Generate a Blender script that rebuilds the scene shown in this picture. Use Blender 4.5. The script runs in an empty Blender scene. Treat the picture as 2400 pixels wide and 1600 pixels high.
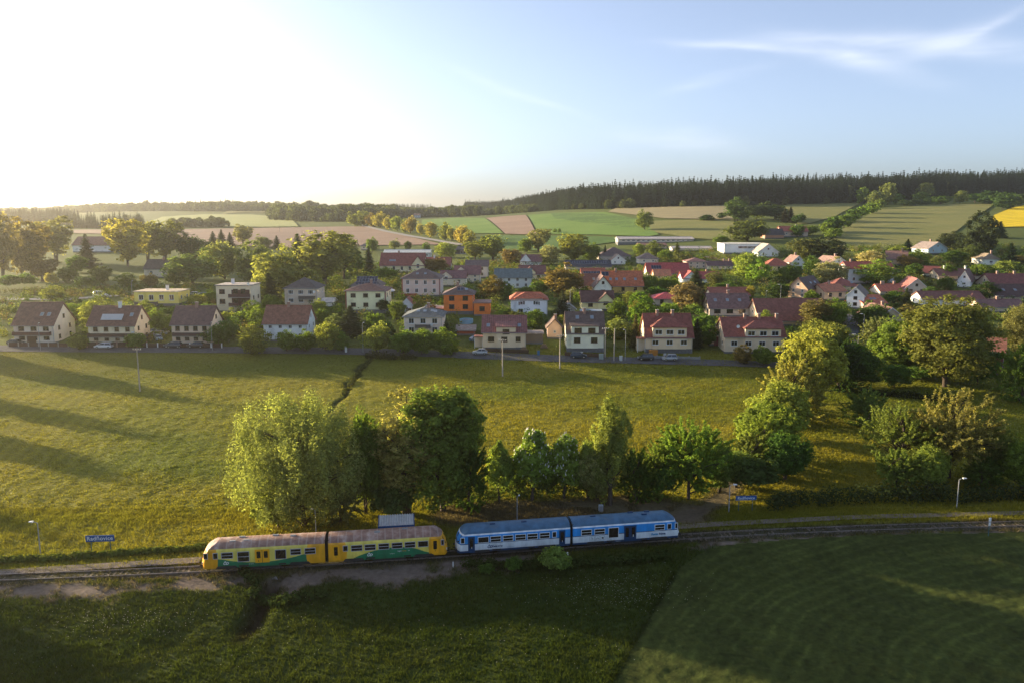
import bpy, math, random
import numpy as np
from mathutils import Vector, Matrix, Quaternion

# ------------------------------------------------------------------ camera, sky, sun, exposure
S = bpy.context.scene
COL = S.collection
CAM_H = 39.9
PITCH = math.radians(9.13)
F = 1866.7                                    # focal length in pixels of a 2400 px wide frame
cam_d = bpy.data.cameras.new('camera'); cam_d.lens = 28.0; cam_d.sensor_width = 36.0
cam_d.clip_start = 0.5; cam_d.clip_end = 20000
cam = bpy.data.objects.new('camera', cam_d); COL.objects.link(cam)
cam.location = (0, 0, CAM_H); cam.rotation_euler = (math.pi/2 - PITCH, 0, 0)
S.camera = cam

SUN_AZ = math.radians(-63)                    # from the view direction (+Y), negative is to the left
SUN_EL = math.radians(11.0)
sd = Vector((math.sin(SUN_AZ)*math.cos(SUN_EL), math.cos(SUN_AZ)*math.cos(SUN_EL), math.sin(SUN_EL)))
sun_d = bpy.data.lights.new('sun', 'SUN'); sun_d.energy = 5.0; sun_d.angle = math.radians(0.9); sun_d.color = (1.0, 0.80, 0.50)
sun = bpy.data.objects.new('sun', sun_d); COL.objects.link(sun)
sun.rotation_euler = sd.to_track_quat('Z', 'Y').to_euler(); sun.location = (0, 0, 300)

W = bpy.data.worlds.new('World'); S.world = W; W.use_nodes = True
wt = W.node_tree; wt.nodes.clear()
def wn(t, **k):
    n = wt.nodes.new(t)
    for a, b in k.items(): setattr(n, a, b)
    return n
def wm(op, a, b=None, c=None):
    n = wn('ShaderNodeMath', operation=op)
    for i, v in enumerate((a, b, c)):
        if v is None: continue
        if isinstance(v, (int, float)): n.inputs[i].default_value = v
        else: wt.links.new(v, n.inputs[i])
    return n.outputs[0]
sky = wn('ShaderNodeTexSky', sky_type='NISHITA', sun_disc=False)
sky.sun_elevation = SUN_EL; sky.sun_rotation = SUN_AZ
sky.altitude = 500; sky.air_density = 0.62; sky.dust_density = 2.8; sky.ozone_density = 2.6
# thin cirrus: soft streaks fixed in the sky, (u, v) = direction / forward
tc = wn('ShaderNodeTexCoord'); sp = wn('ShaderNodeSeparateXYZ'); wt.links.new(tc.outputs['Generated'], sp.inputs[0])
yy = wm('MAXIMUM', sp.outputs[1], 0.05)
U = wm('DIVIDE', sp.outputs[0], yy); V = wm('DIVIDE', sp.outputs[2], yy)
nz = wn('ShaderNodeTexNoise'); nz.inputs['Scale'].default_value = 3.2; nz.inputs['Detail'].default_value = 4
mp = wn('ShaderNodeMapping'); mp.inputs['Scale'].default_value = (1.0, 1.0, 3.0)
wt.links.new(tc.outputs['Generated'], mp.inputs[0]); wt.links.new(mp.outputs[0], nz.inputs['Vector'])
nz2 = wn('ShaderNodeTexNoise'); nz2.inputs['Scale'].default_value = 9; nz2.inputs['Detail'].default_value = 6; nz2.inputs['Distortion'].default_value = 0.6
mp2 = wn('ShaderNodeMapping'); mp2.inputs['Scale'].default_value = (0.9, 0.9, 5.0); mp2.inputs['Rotation'].default_value = (0, 0.10, 0)
wt.links.new(tc.outputs['Generated'], mp2.inputs[0]); wt.links.new(mp2.outputs[0], nz2.inputs['Vector'])
wob = wm('MULTIPLY', wm('SUBTRACT', nz.outputs['Fac'], 0.5), 0.045)
def streak(px, py, lx, ly, ang, amp):
    # centre and half sizes in pixels of the 2400 px frame, turned into direction space
    u0 = (px-1200)/F/1.0; v0 = math.tan(math.atan((800-py)/F) - PITCH) / math.cos(math.atan((px-1200)/F))*math.cos(math.atan((px-1200)/F))
    a = math.radians(ang); du = wm('SUBTRACT', U, u0); dv = wm('SUBTRACT', wm('ADD', V, wob), v0)
    p = wm('ADD', wm('MULTIPLY', du, math.cos(a)/(lx/F)), wm('MULTIPLY', dv, math.sin(a)/(lx/F)))
    q = wm('ADD', wm('MULTIPLY', du, -math.sin(a)/(ly/F)), wm('MULTIPLY', dv, math.cos(a)/(ly/F)))
    r2 = wm('ADD', wm('MULTIPLY', p, p), wm('MULTIPLY', q, q))
    return wm('MULTIPLY', wm('EXPONENT', wm('MULTIPLY', r2, -1.0)), amp)
tot = None
for s_ in ((2230,110,280,24,-2,0.75),(1990,150,140,22,-14,0.85),(1790,118,190,9,-3,0.8),(2190,85,110,20,24,0.55),(2290,40,90,10,30,0.5),
           (1660,190,110,12,14,0.35),(1600,330,150,20,-6,0.45),(1210,205,150,10,-20,0.3),(460,25,170,16,-12,0.35),(1950,95,260,16,2,0.4)):
    g = streak(*s_); tot = g if tot is None else wm('ADD', tot, g)
cl = wm('MULTIPLY', tot, wm('POWER', nz2.outputs['Fac'], 1.5))
cl = wm('MINIMUM', wm('MULTIPLY', cl, 0.62), 0.36)
hs = wn('ShaderNodeHueSaturation'); hs.inputs['Saturation'].default_value = 0.72
wt.links.new(sky.outputs[0], hs.inputs['Color'])
mixc = wn('ShaderNodeMix', data_type='RGBA'); wt.links.new(cl, mixc.inputs[0])
wt.links.new(hs.outputs[0], mixc.inputs[6]); mixc.inputs[7].default_value = (5.6, 5.5, 5.6, 1)
bg = wn('ShaderNodeBackground'); bg.inputs[1].default_value = 0.108
wt.links.new(mixc.outputs[2], bg.inputs[0])
wo = wn('ShaderNodeOutputWorld'); wt.links.new(bg.outputs[0], wo.inputs[0])

S.view_settings.view_transform = 'Standard'; S.view_settings.look = 'None'
S.view_settings.exposure = 1.6; S.view_settings.gamma = 1.0; S.view_settings.use_curve_mapping = False
HAZE_D, HAZE_G = 0.00016, 0.82
S.cycles.max_bounces = 6; S.cycles.diffuse_bounces = 3; S.cycles.glossy_bounces = 2; S.cycles.transmission_bounces = 4
S.cycles.volume_bounces = 0; S.cycles.transparent_max_bounces = 8; S.cycles.use_denoising = True
S.cycles.caustics_reflective = False; S.cycles.caustics_refractive = False

# ------------------------------------------------------------------ numeric helpers
rng = np.random.default_rng(7)
def vnoise(x, y, seed=0):
    x = np.asarray(x, float); y = np.asarray(y, float)
    xi = np.floor(x).astype(np.int64); yi = np.floor(y).astype(np.int64); fx = x-xi; fy = y-yi
    fx = fx*fx*(3-2*fx); fy = fy*fy*(3-2*fy)
    def h(a, b):
        n = (a*374761393 + b*668265263 + seed*1442695041) & 0x7fffffff
        n = ((n ^ (n >> 13))*1274126177) & 0x7fffffff
        return ((n ^ (n >> 16)) & 0xffff)/65535.0
    return (h(xi,yi)*(1-fx)+h(xi+1,yi)*fx)*(1-fy)+(h(xi,yi+1)*(1-fx)+h(xi+1,yi+1)*fx)*fy
def fbm(x, y, seed=0, o=3):
    r = 0; a = 0.5
    for i in range(o): r = r+a*vnoise(x*2**i, y*2**i, seed+i*17); a *= 0.5
    return r/(1-0.5**o)
def sstep(a, b, x):
    t = np.clip((np.asarray(x, float)-a)/(b-a), 0, 1); return t*t*(3-2*t)
cp, sp_ = math.cos(PITCH), math.sin(PITCH)
def ray(px, py):
    dx = (px-1200)/F; dy = (800-py)/F
    return np.array([dx, cp+sp_*dy, -sp_+cp*dy])
def flat(px, py, z=0.0):                      # where the ray through a pixel meets the level z
    r = ray(px, py); t = (z-CAM_H)/r[2]; return np.array([r[0]*t, r[1]*t])

# ------------------------------------------------------------------ the lie of the land
TRK = np.array([flat(*p) for p in ((-500,1372),(0,1353),(240,1344),(478,1333),(770,1316),(1060,1297),(1330,1277),(1588,1258),(1800,1246),(2050,1236),(2400,1226),(2900,1218))])
def ytrack(X): return np.interp(X, TRK[:,0], TRK[:,1])
DT = np.array([100,130,160,185,197,205,215,250,300,350,400,480,560,640,720,800,900,1100,1500,2200,3500,6000.])
XT = np.array([-600,0,400,800,1000,1200,1600,2000,2400,3000.])
HT = np.array([
 [0,.4,1.2,2.2,3.4,4.9,6.0,10.5,13.5,15,16,19,21,23,25,26,26,27,30,34,36,38],
 [0,.4,1.2,2.2,3.4,4.9,6.0,10.5,13.0,15,16,19,21.5,24,26,27,27,28,32,36,38,38],
 [0,.4,1.2,2.2,3.4,4.9,6.0,10.5,12.5,14,16,20,22.5,25,26.5,27,28,33,50,42,40,38],
 [0,.2,.9,1.8,3.2,4.9,6.2,10.8,12.0,12,12.5,15,18,22,26,29,31,36,48,48,44,38],
 [0,.1,.7,1.7,3.1,4.8,6.0,10.5,12.0,11.7,12.5,14.5,19,24.5,29,32.5,33,31,30,46,46,38],
 [0,.1,.7,1.6,2.9,4.4,5.8,10.0,11.8,12,13,17,23,29.5,35,38,38.5,37,36,48,46,38],
 [0,.1,.6,1.4,2.4,3.6,5.0,8.6,11.0,14,18,25,33,41,47,51,56,62,62,60,52,38],
 [0,.1,.6,1.4,2.3,3.3,4.6,7.2,9.8,15,20,28,35,42,47,53,60,66,66,60,52,38],
 [0,.1,.6,1.4,2.2,3.0,4.3,6.6,9.8,15,21,31.5,39,46,54,59,65,70,70,60,52,38],
 [0,.1,.6,1.4,2.2,3.0,4.3,6.6,9.8,15,21,31.5,39,46,54,59,65,70,70,60,52,38]])
ST = (XT-1200)/F
LD = np.linspace(math.log(100), math.log(6000), 420); SG = np.linspace(ST[0], ST[-1], 200)
tmp = np.array([np.interp(LD, np.log(DT), r) for r in HT])
HG = np.array([np.interp(SG, ST, tmp[:,j]) for j in range(len(LD))]).T
def smooth(a, k, ax):
    w = np.exp(-0.5*(np.arange(-3*k, 3*k+1)/k)**2); w /= w.sum()
    return np.apply_along_axis(lambda v: np.convolve(np.pad(v, 3*k, mode='edge'), w, mode='valid'), ax, a)
HG = smooth(smooth(HG, 4, 1), 7, 0)
DITCH = np.array([flat(*p, z=zz) for p, zz in (((868,845),2.6),((846,868),1.8),((838,882),1.4),((820,905),.8),((806,925),.5),((770,985),.2),((720,1090),0))])
DITCH = np.array([np.interp(np.linspace(0,1,40), np.linspace(0,1,len(DITCH)), DITCH[:,k]) for k in (0,1)]).T; DITCH[:,0] += .8*np.sin(np.arange(40)*.55)+.35*np.sin(np.arange(40)*1.9)
def pdist(X, Y, P):
    X = np.asarray(X, float); Y = np.asarray(Y, float); d = np.full(np.broadcast(X, Y).shape, 1e9)
    for (x0,y0),(x1,y1) in zip(P[:-1], P[1:]):
        L = (x1-x0)**2+(y1-y0)**2; t = np.clip(((X-x0)*(x1-x0)+(Y-y0)*(y1-y0))/max(L,1e-9), 0, 1)
        d = np.minimum(d, np.hypot(X-x0-t*(x1-x0), Y-y0-t*(y1-y0)))
    return d
CULV = flat(640, 1372, -0.8)
def hgt(X, Y, fine=False):
    X = np.asarray(X, float); Y = np.asarray(Y, float)
    Yc = np.maximum(Y, 40); s = np.clip(X/np.maximum(Yc, 100), SG[0], SG[-1]-1e-6)
    ld = np.clip(np.log(np.maximum(Yc, 100)), LD[0], LD[-1]-1e-6)
    i = (s-SG[0])/(SG[1]-SG[0]); j = (ld-LD[0])/(LD[1]-LD[0])
    i0 = np.clip(np.floor(i).astype(int), 0, len(SG)-2); j0 = np.clip(np.floor(j).astype(int), 0, len(LD)-2); a = i-i0; b = j-j0
    far = HG[i0,j0]*(1-a)*(1-b)+HG[i0+1,j0]*a*(1-b)+HG[i0,j0+1]*(1-a)*b+HG[i0+1,j0+1]*a*b
    d = Y-ytrack(X)
    near = np.interp(d, [-120,-45,-14,-5,-2.2,4.5,8,20,40], [-3.2,-2.4,-1.4,-0.35,-0.12,-0.12,-0.35,-0.3,0])
    h = near+far*sstep(12, 40, d)
    h = h + 0.55*sstep(130, 300, Y)*(fbm(X*.02, Y*.02, 3)-.5)*sstep(900, 400, Y)
    if fine or True:
        dd = pdist(X, Y, DITCH); h = h-0.6*np.exp(-(dd/.5)**2)
        h = h-1.3*np.exp(-((X-CULV[0])/1.1)**2)*sstep(-14,-11, d)*sstep(-2.6,-5, d)
    if fine:
        n = sstep(260, 150, Y)*(.25+.75*sstep(3, 9, np.abs(d-1)))
        h = h+n*(0.34*(fbm(X*.22, Y*.22, 5, 4)-.5)+0.16*(vnoise(X*1.3, Y*1.3, 9)-.5))
    return h
def T(px, py, dmin=45.0):                     # where the ray through a pixel meets the land
    r = ray(px, py); ts = dmin*np.exp(np.linspace(0, math.log(5500/dmin), 1500)); ts = ts/r[1]
    z = CAM_H+r[2]*ts; hh = hgt(r[0]*ts, r[1]*ts); below = np.nonzero(z < hh)[0]
    if len(below) == 0: k = len(ts)-1; t = ts[k]
    else:
        k = below[0]
        if k == 0: t = ts[0]
        else:
            g0 = z[k-1]-hh[k-1]; g1 = z[k]-hh[k]; t = ts[k-1]+(ts[k]-ts[k-1])*g0/(g0-g1)
    X, Y = r[0]*t, r[1]*t
    return np.array([X, Y, float(hgt(X, Y))])

# ------------------------------------------------------------------ mesh and object helpers
class MB:
    def __init__(s): s.v = []; s.f = []; s.m = []
    def add(s, vs, fs, m=0):
        b = len(s.v); s.v += [tuple(p) for p in vs]; s.f += [tuple(i+b for i in f) for f in fs]; s.m += [m]*len(fs); return s
    def box(s, x0, x1, y0, y1, z0, z1, m=0):
        return s.add([(x0,y0,z0),(x1,y0,z0),(x1,y1,z0),(x0,y1,z0),(x0,y0,z1),(x1,y0,z1),(x1,y1,z1),(x0,y1,z1)],
                     [(0,3,2,1),(4,5,6,7),(0,1,5,4),(1,2,6,5),(2,3,7,6),(3,0,4,7)], m)
    def tube(s, pts, rad, n=6, m=0, cap=True):
        pts = [Vector(p) for p in pts]; rings = []
        for i, p in enumerate(pts):
            t = (pts[min(i+1, len(pts)-1)]-pts[max(i-1, 0)]); t = t.normalized() if t.length > 1e-9 else Vector((0,0,1))
            a = t.orthogonal().normalized(); b = t.cross(a); r = rad[i] if hasattr(rad, '__len__') else rad
            rings.append([p+(a*math.cos(2*math.pi*k/n)+b*math.sin(2*math.pi*k/n))*r for k in range(n)])
        vs = [q for rr in rings for q in rr]; fs = []
        for i in range(len(pts)-1):
            for k in range(n): fs.append((i*n+k, i*n+(k+1)%n, (i+1)*n+(k+1)%n, (i+1)*n+k))
        if cap: fs += [tuple(range(n-1,-1,-1)), tuple(range((len(pts)-1)*n, len(pts)*n))]
        return s.add(vs, fs, m)
    def prism(s, poly, axis, a0, a1, m=0):        # polygon in the other two axes, extruded along axis
        n = len(poly)
        def P(u, v, w):
            return {'x': (w,u,v), 'y': (u,w,v), 'z': (u,v,w)}[axis]
        vs = [P(u,v,a0) for u,v in poly]+[P(u,v,a1) for u,v in poly]
        fs = [tuple(range(n-1,-1,-1)), tuple(range(n,2*n))]+[(i,(i+1)%n,n+(i+1)%n,n+i) for i in range(n)]
        return s.add(vs, fs, m)
    def mesh(s, name, mats, smooth=False):
        me = bpy.data.meshes.new(name); me.from_pydata(s.v, [], s.f)
        for m in mats: me.materials.append(m)
        if len(mats) > 1: me.polygons.foreach_set('material_index', s.m)
        if smooth: me.polygons.foreach_set('use_smooth', [True]*len(me.polygons))
        me.update(); return me
def ob(name, me, parent=None, loc=None, rot=None, scale=None):
    o = bpy.data.objects.new(name, me); COL.objects.link(o)
    if parent: o.parent = parent
    if loc is not None: o.location = loc
    if rot is not None: o.rotation_euler = rot
    if scale is not None: o.scale = scale
    return o
LABELS = {}
def tag(o, label, cat, group=None):
    o['label'] = label; o['category'] = cat
    if group: o['group'] = group
    LABELS.setdefault(label, []).append(o); return o
def fix(mb):                                   # outward normals
    return mb
def npmesh(name, V_, F_, mat, attr=None, smooth=False, fcols=4):
    me = bpy.data.meshes.new(name); V_ = np.asarray(V_, np.float32); F_ = np.asarray(F_, np.int32)
    me.vertices.add(len(V_)); me.vertices.foreach_set('co', V_.ravel())
    me.loops.add(F_.size); me.loops.foreach_set('vertex_index', F_.ravel())
    me.polygons.add(len(F_)); me.polygons.foreach_set('loop_start', np.arange(0, F_.size, F_.shape[1], dtype=np.int32))
    if mat: me.materials.append(mat)
    if smooth: me.polygons.foreach_set('use_smooth', np.ones(len(F_), bool))
    for k, a in (attr or {}).items():
        a = np.asarray(a, np.float32)
        if a.ndim == 1: at = me.attributes.new(k, 'FLOAT', 'POINT'); at.data.foreach_set('value', a)
        else: at = me.attributes.new(k, 'FLOAT_COLOR', 'POINT'); at.data.foreach_set('color', np.c_[a, np.ones(len(a))].astype(np.float32).ravel())
    me.update(calc_edges=True); return me

# ------------------------------------------------------------------ materials
MATS = {}
def nt(m):
    m.use_nodes = True; t = m.node_tree; b = t.nodes.get('Principled BSDF'); return t, b
def link(t, a, b): t.links.new(a, b)
def mat(key, color, rough=0.7, var=0.12, scale=2.0, metal=0.0, bump=0.0, spec=0.35, wear=None, detail=4):
    if key in MATS: return MATS[key]
    m = bpy.data.materials.new(key); t, b = nt(m)
    tcn = t.nodes.new('ShaderNodeTexCoord'); n = t.nodes.new('ShaderNodeTexNoise'); n.inputs['Scale'].default_value = scale; n.inputs['Detail'].default_value = detail
    link(t, tcn.outputs['Object'], n.inputs['Vector'])
    cr = t.nodes.new('ShaderNodeValToRGB'); c = np.array(color[:3])
    cr.color_ramp.elements[0].position = 0.25; cr.color_ramp.elements[1].position = 0.75
    cr.color_ramp.elements[0].color = (*np.clip(c*(1-var), 0, 1), 1); cr.color_ramp.elements[1].color = (*np.clip(c*(1+var), 0, 1), 1)
    link(t, n.outputs['Fac'], cr.inputs[0]); out = cr.outputs[0]
    if wear:
        n2 = t.nodes.new('ShaderNodeTexNoise'); n2.inputs['Scale'].default_value = wear[1]; n2.inputs['Detail'].default_value = 6
        link(t, tcn.outputs['Object'], n2.inputs['Vector']); r2 = t.nodes.new('ShaderNodeMapRange')
        r2.inputs[1].default_value = wear[2]; r2.inputs[2].default_value = wear[2]+0.15; link(t, n2.outputs['Fac'], r2.inputs[0])
        mx = t.nodes.new('ShaderNodeMix'); mx.data_type = 'RGBA'; link(t, r2.outputs[0], mx.inputs[0]); link(t, out, mx.inputs[6]); mx.inputs[7].default_value = (*wear[0], 1); out = mx.outputs[2]
    link(t, out, b.inputs['Base Color']); b.inputs['Roughness'].default_value = rough; b.inputs['Metallic'].default_value = metal; b.inputs['Specular IOR Level'].default_value = spec
    if bump:
        bp = t.nodes.new('ShaderNodeBump'); bp.inputs['Strength'].default_value = bump; bp.inputs['Distance'].default_value = 0.05; link(t, n.outputs['Fac'], bp.inputs['Height']); link(t, bp.outputs[0], b.inputs['Normal'])
    MATS[key] = m; return m
def roofmat(color, metal=False):
    color = tuple(min(.8, v*k_) for v, k_ in zip(color, (1.6,1.4,1.22)))
    key = 'roof_%d_%d_%d_%d' % (*[int(v*255) for v in color], metal)
    if key in MATS: return MATS[key]
    m = bpy.data.materials.new(key); t, b = nt(m); tcn = t.nodes.new('ShaderNodeTexCoord'); c = np.array(color)
    n = t.nodes.new('ShaderNodeTexNoise'); n.inputs['Scale'].default_value = 1.1; n.inputs['Detail'].default_value = 9; n.inputs['Roughness'].default_value = 0.8
    link(t, tcn.outputs['Object'], n.inputs['Vector'])
    cr = t.nodes.new('ShaderNodeValToRGB'); cr.color_ramp.elements[0].position = 0.33; cr.color_ramp.elements[1].position = 0.68
    cr.color_ramp.elements[0].color = (*c*0.5, 1); cr.color_ramp.elements[1].color = (*np.clip(c*1.45+0.02, 0, 1), 1); link(t, n.outputs['Fac'], cr.inputs[0])
    wv = t.nodes.new('ShaderNodeTexWave'); wv.wave_type = 'BANDS'; wv.bands_direction = 'X' if metal else 'Z'; wv.inputs['Scale'].default_value = 0.55 if metal else 1.25; wv.inputs['Distortion'].default_value = 0.4
    link(t, tcn.outputs['Object'], wv.inputs['Vector'])
    mr = t.nodes.new('ShaderNodeMapRange'); mr.inputs[3].default_value = 0.78; mr.inputs[4].default_value = 1.08; link(t, wv.outputs['Fac'], mr.inputs[0])
    mx = t.nodes.new('ShaderNodeMix'); mx.data_type = 'RGBA'; mx.blend_type = 'MULTIPLY'; mx.inputs[0].default_value = 1
    link(t, cr.outputs[0], mx.inputs[6]); link(t, mr.outputs[0], mx.inputs[7]); link(t, mx.outputs[2], b.inputs['Base Color'])
    b.inputs['Roughness'].default_value = 0.5 if metal else 0.75; b.inputs['Specular IOR Level'].default_value = 0.4
    bp = t.nodes.new('ShaderNodeBump'); bp.inputs['Strength'].default_value = 0.5; bp.inputs['Distance'].default_value = 0.05; link(t, wv.outputs['Fac'], bp.inputs['Height']); link(t, bp.outputs[0], b.inputs['Normal'])
    MATS[key] = m; return m
def wallmat(color):
    color = tuple(min(.88, v*k_) for v, k_ in zip(color, (1.48,1.38,1.24)))
    return mat('wall_%d_%d_%d' % tuple(int(v*255) for v in color), color, 0.9, 0.09, 0.5, wear=(tuple(np.array(color)*0.72), 0.35, 0.6), detail=6, spec=0.2)
M_GLASS = mat('glass', (0.02,0.024,0.03), 0.08, 0.3, 1.0, spec=0.8)
M_WHITE = mat('white_paint', (0.78,0.78,0.76), 0.5, 0.04, 3)
M_WOOD = mat('brown_wood', (0.10,0.05,0.03), 0.8, 0.3, 4)
M_GREY = mat('grey_metal', (0.33,0.34,0.35), 0.5, 0.1, 3, metal=0.2)
M_DARK = mat('dark_metal', (0.025,0.025,0.027), 0.6, 0.3, 3)
M_CONC = mat('concrete', (0.33,0.31,0.29), 0.9, 0.15, 2, bump=0.2)
M_PLINTH = mat('plinth_render', (0.16,0.16,0.165), 0.9, 0.2, 2)
M_POLE = mat('pole_concrete', (0.42,0.36,0.30), 0.9, 0.12, 2)
M_SOLAR = mat('solar_cells', (0.015,0.02,0.045), 0.18, 0.3, 1.2, spec=0.6)
M_CHIM = mat('chimney_brick', (0.36,0.22,0.17), 0.9, 0.25, 6)
M_BARK = mat('bark', (0.075,0.055,0.04), 0.95, 0.35, 5, bump=0.5)
def leafmat(key, use_attr=False, trans=0.5):
    m = bpy.data.materials.new(key); m.use_nodes = True; t = m.node_tree; t.nodes.clear()
    at = t.nodes.new('ShaderNodeAttribute'); at.attribute_name = 'lv'
    if use_attr: src = t.nodes.new('ShaderNodeAttribute'); src.attribute_name = 'gcol'; so = src.outputs['Color']
    else: src = t.nodes.new('ShaderNodeObjectInfo'); so = src.outputs['Color']
    mr = t.nodes.new('ShaderNodeMapRange'); mr.inputs[3].default_value = 0.55; mr.inputs[4].default_value = 1.45; link(t, at.outputs['Fac'], mr.inputs[0])
    mx = t.nodes.new('ShaderNodeMix'); mx.data_type = 'RGBA'; mx.blend_type = 'MULTIPLY'; mx.inputs[0].default_value = 1
    link(t, so, mx.inputs[6]); link(t, mr.outputs[0], mx.inputs[7])
    d = t.nodes.new('ShaderNodeBsdfDiffuse'); tr = t.nodes.new('ShaderNodeBsdfTranslucent'); link(t, mx.outputs[2], d.inputs[0])
    tw = t.nodes.new('ShaderNodeMix'); tw.data_type = 'RGBA'; tw.blend_type = 'MULTIPLY'; tw.inputs[0].default_value = 1; link(t, mx.outputs[2], tw.inputs[6]); tw.inputs[7].default_value = (1.5,1.45,0.75,1)
    link(t, tw.outputs[2], tr.inputs[0])
    ms = t.nodes.new('ShaderNodeMixShader'); ms.inputs[0].default_value = trans; link(t, d.outputs[0], ms.inputs[1]); link(t, tr.outputs[0], ms.inputs[2])
    o = t.nodes.new('ShaderNodeOutputMaterial'); link(t, ms.outputs[0], o.inputs[0]); return m
M_LEAF = leafmat('leaf'); M_GRASS = leafmat('grass_blade', True, 0.35)

# ------------------------------------------------------------------ ground sheet
def groundmat():
    m = bpy.data.materials.new('ground_soil_grass'); t, b = nt(m); a = t.nodes.new('ShaderNodeAttribute'); a.attribute_name = 'gcol'
    ge = t.nodes.new('ShaderNodeNewGeometry'); n = t.nodes.new('ShaderNodeTexNoise'); n.inputs['Scale'].default_value = 1.6; n.inputs['Detail'].default_value = 8; n.inputs['Roughness'].default_value = 0.7
    link(t, ge.outputs['Position'], n.inputs['Vector']); mr = t.nodes.new('ShaderNodeMapRange'); mr.inputs[1].default_value = 0.25; mr.inputs[2].default_value = 0.75; mr.inputs[3].default_value = 0.55; mr.inputs[4].default_value = 1.4; link(t, n.outputs['Fac'], mr.inputs[0])
    mx = t.nodes.new('ShaderNodeMix'); mx.data_type = 'RGBA'; mx.blend_type = 'MULTIPLY'; mx.inputs[0].default_value = 1; link(t, a.outputs['Color'], mx.inputs[6]); link(t, mr.outputs[0], mx.inputs[7])
    link(t, mx.outputs[2], b.inputs['Base Color']); b.inputs['Roughness'].default_value = 0.95; b.inputs['Specular IOR Level'].default_value = 0.1
    bp = t.nodes.new('ShaderNodeBump'); bp.inputs['Strength'].default_value = 0.7; bp.inputs['Distance'].default_value = 0.25; link(t, n.outputs['Fac'], bp.inputs['Height']); link(t, bp.outputs[0], b.inputs['Normal'])
    return m
M_GROUND = groundmat()
def grow(a, b, s0, g):
    r = [a]; s = s0
    while r[-1] < b: r.append(r[-1]+s); s *= g
    return r
xs = grow(90, 5000, 0.7, 1.03); GX = np.array([-v for v in xs[::-1]][:-1]+list(np.arange(-90, 90.01, 0.6))+xs[1:])
GY = np.array([-600,-300,-150,-60,-10,20,35,44]+list(np.arange(47, 215, 0.6))+grow(215.2, 6500, 0.9, 1.012))
def hsv_pts(px): return np.array([T(*p)[:2] for p in px])
PLAT_L = np.array([flat(x, y) for x, y in ((-300,1352),(0,1341),(200,1328),(470,1311))]); PLAT_R = np.array([flat(x, y) for x, y in ((1560,1236),(1700,1226),(2000,1211),(2400,1201),(2700,1196))])
DIRT = [np.array([flat(x, y, -0.6) for x, y in P]) for P in (((-200,1394),(150,1392),(400,1378),(560,1368)), ((680,1368),(800,1352),(950,1345)), ((950,1345),(1100,1325),(1200,1322)), ((1620,1288),(1800,1276),(2000,1266),(2400,1258),(2700,1254)))]
YARD = [np.array([flat(x, y) for x, y in P]) for P in (((1090,1200),(1300,1190),(1480,1180),(1600,1195)), ((1600,1212),(1640,1190),(1690,1160),(1725,1120)))]
FIELD_E = np.array([flat(x, y, -1.9) for x, y in ((1390,1690),(1440,1600),(1531,1445),(1590,1357),(1633,1328),(1684,1309),(1837,1295),(2041,1284),(2400,1277),(2900,1272))])
def field_in(X, Y):                            # the mown field in the lower right: below and right of its edge
    i = FIELD_E; xs_ = np.interp(Y, i[:6,1], i[:6,0]); ys_ = np.interp(X, i[3:,0], i[3:,1])
    return (X > xs_) & (Y < ys_) & (Y < i[5,1]+40) & ((Y < i[5,1]) | (X > i[5,0]))
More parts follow.
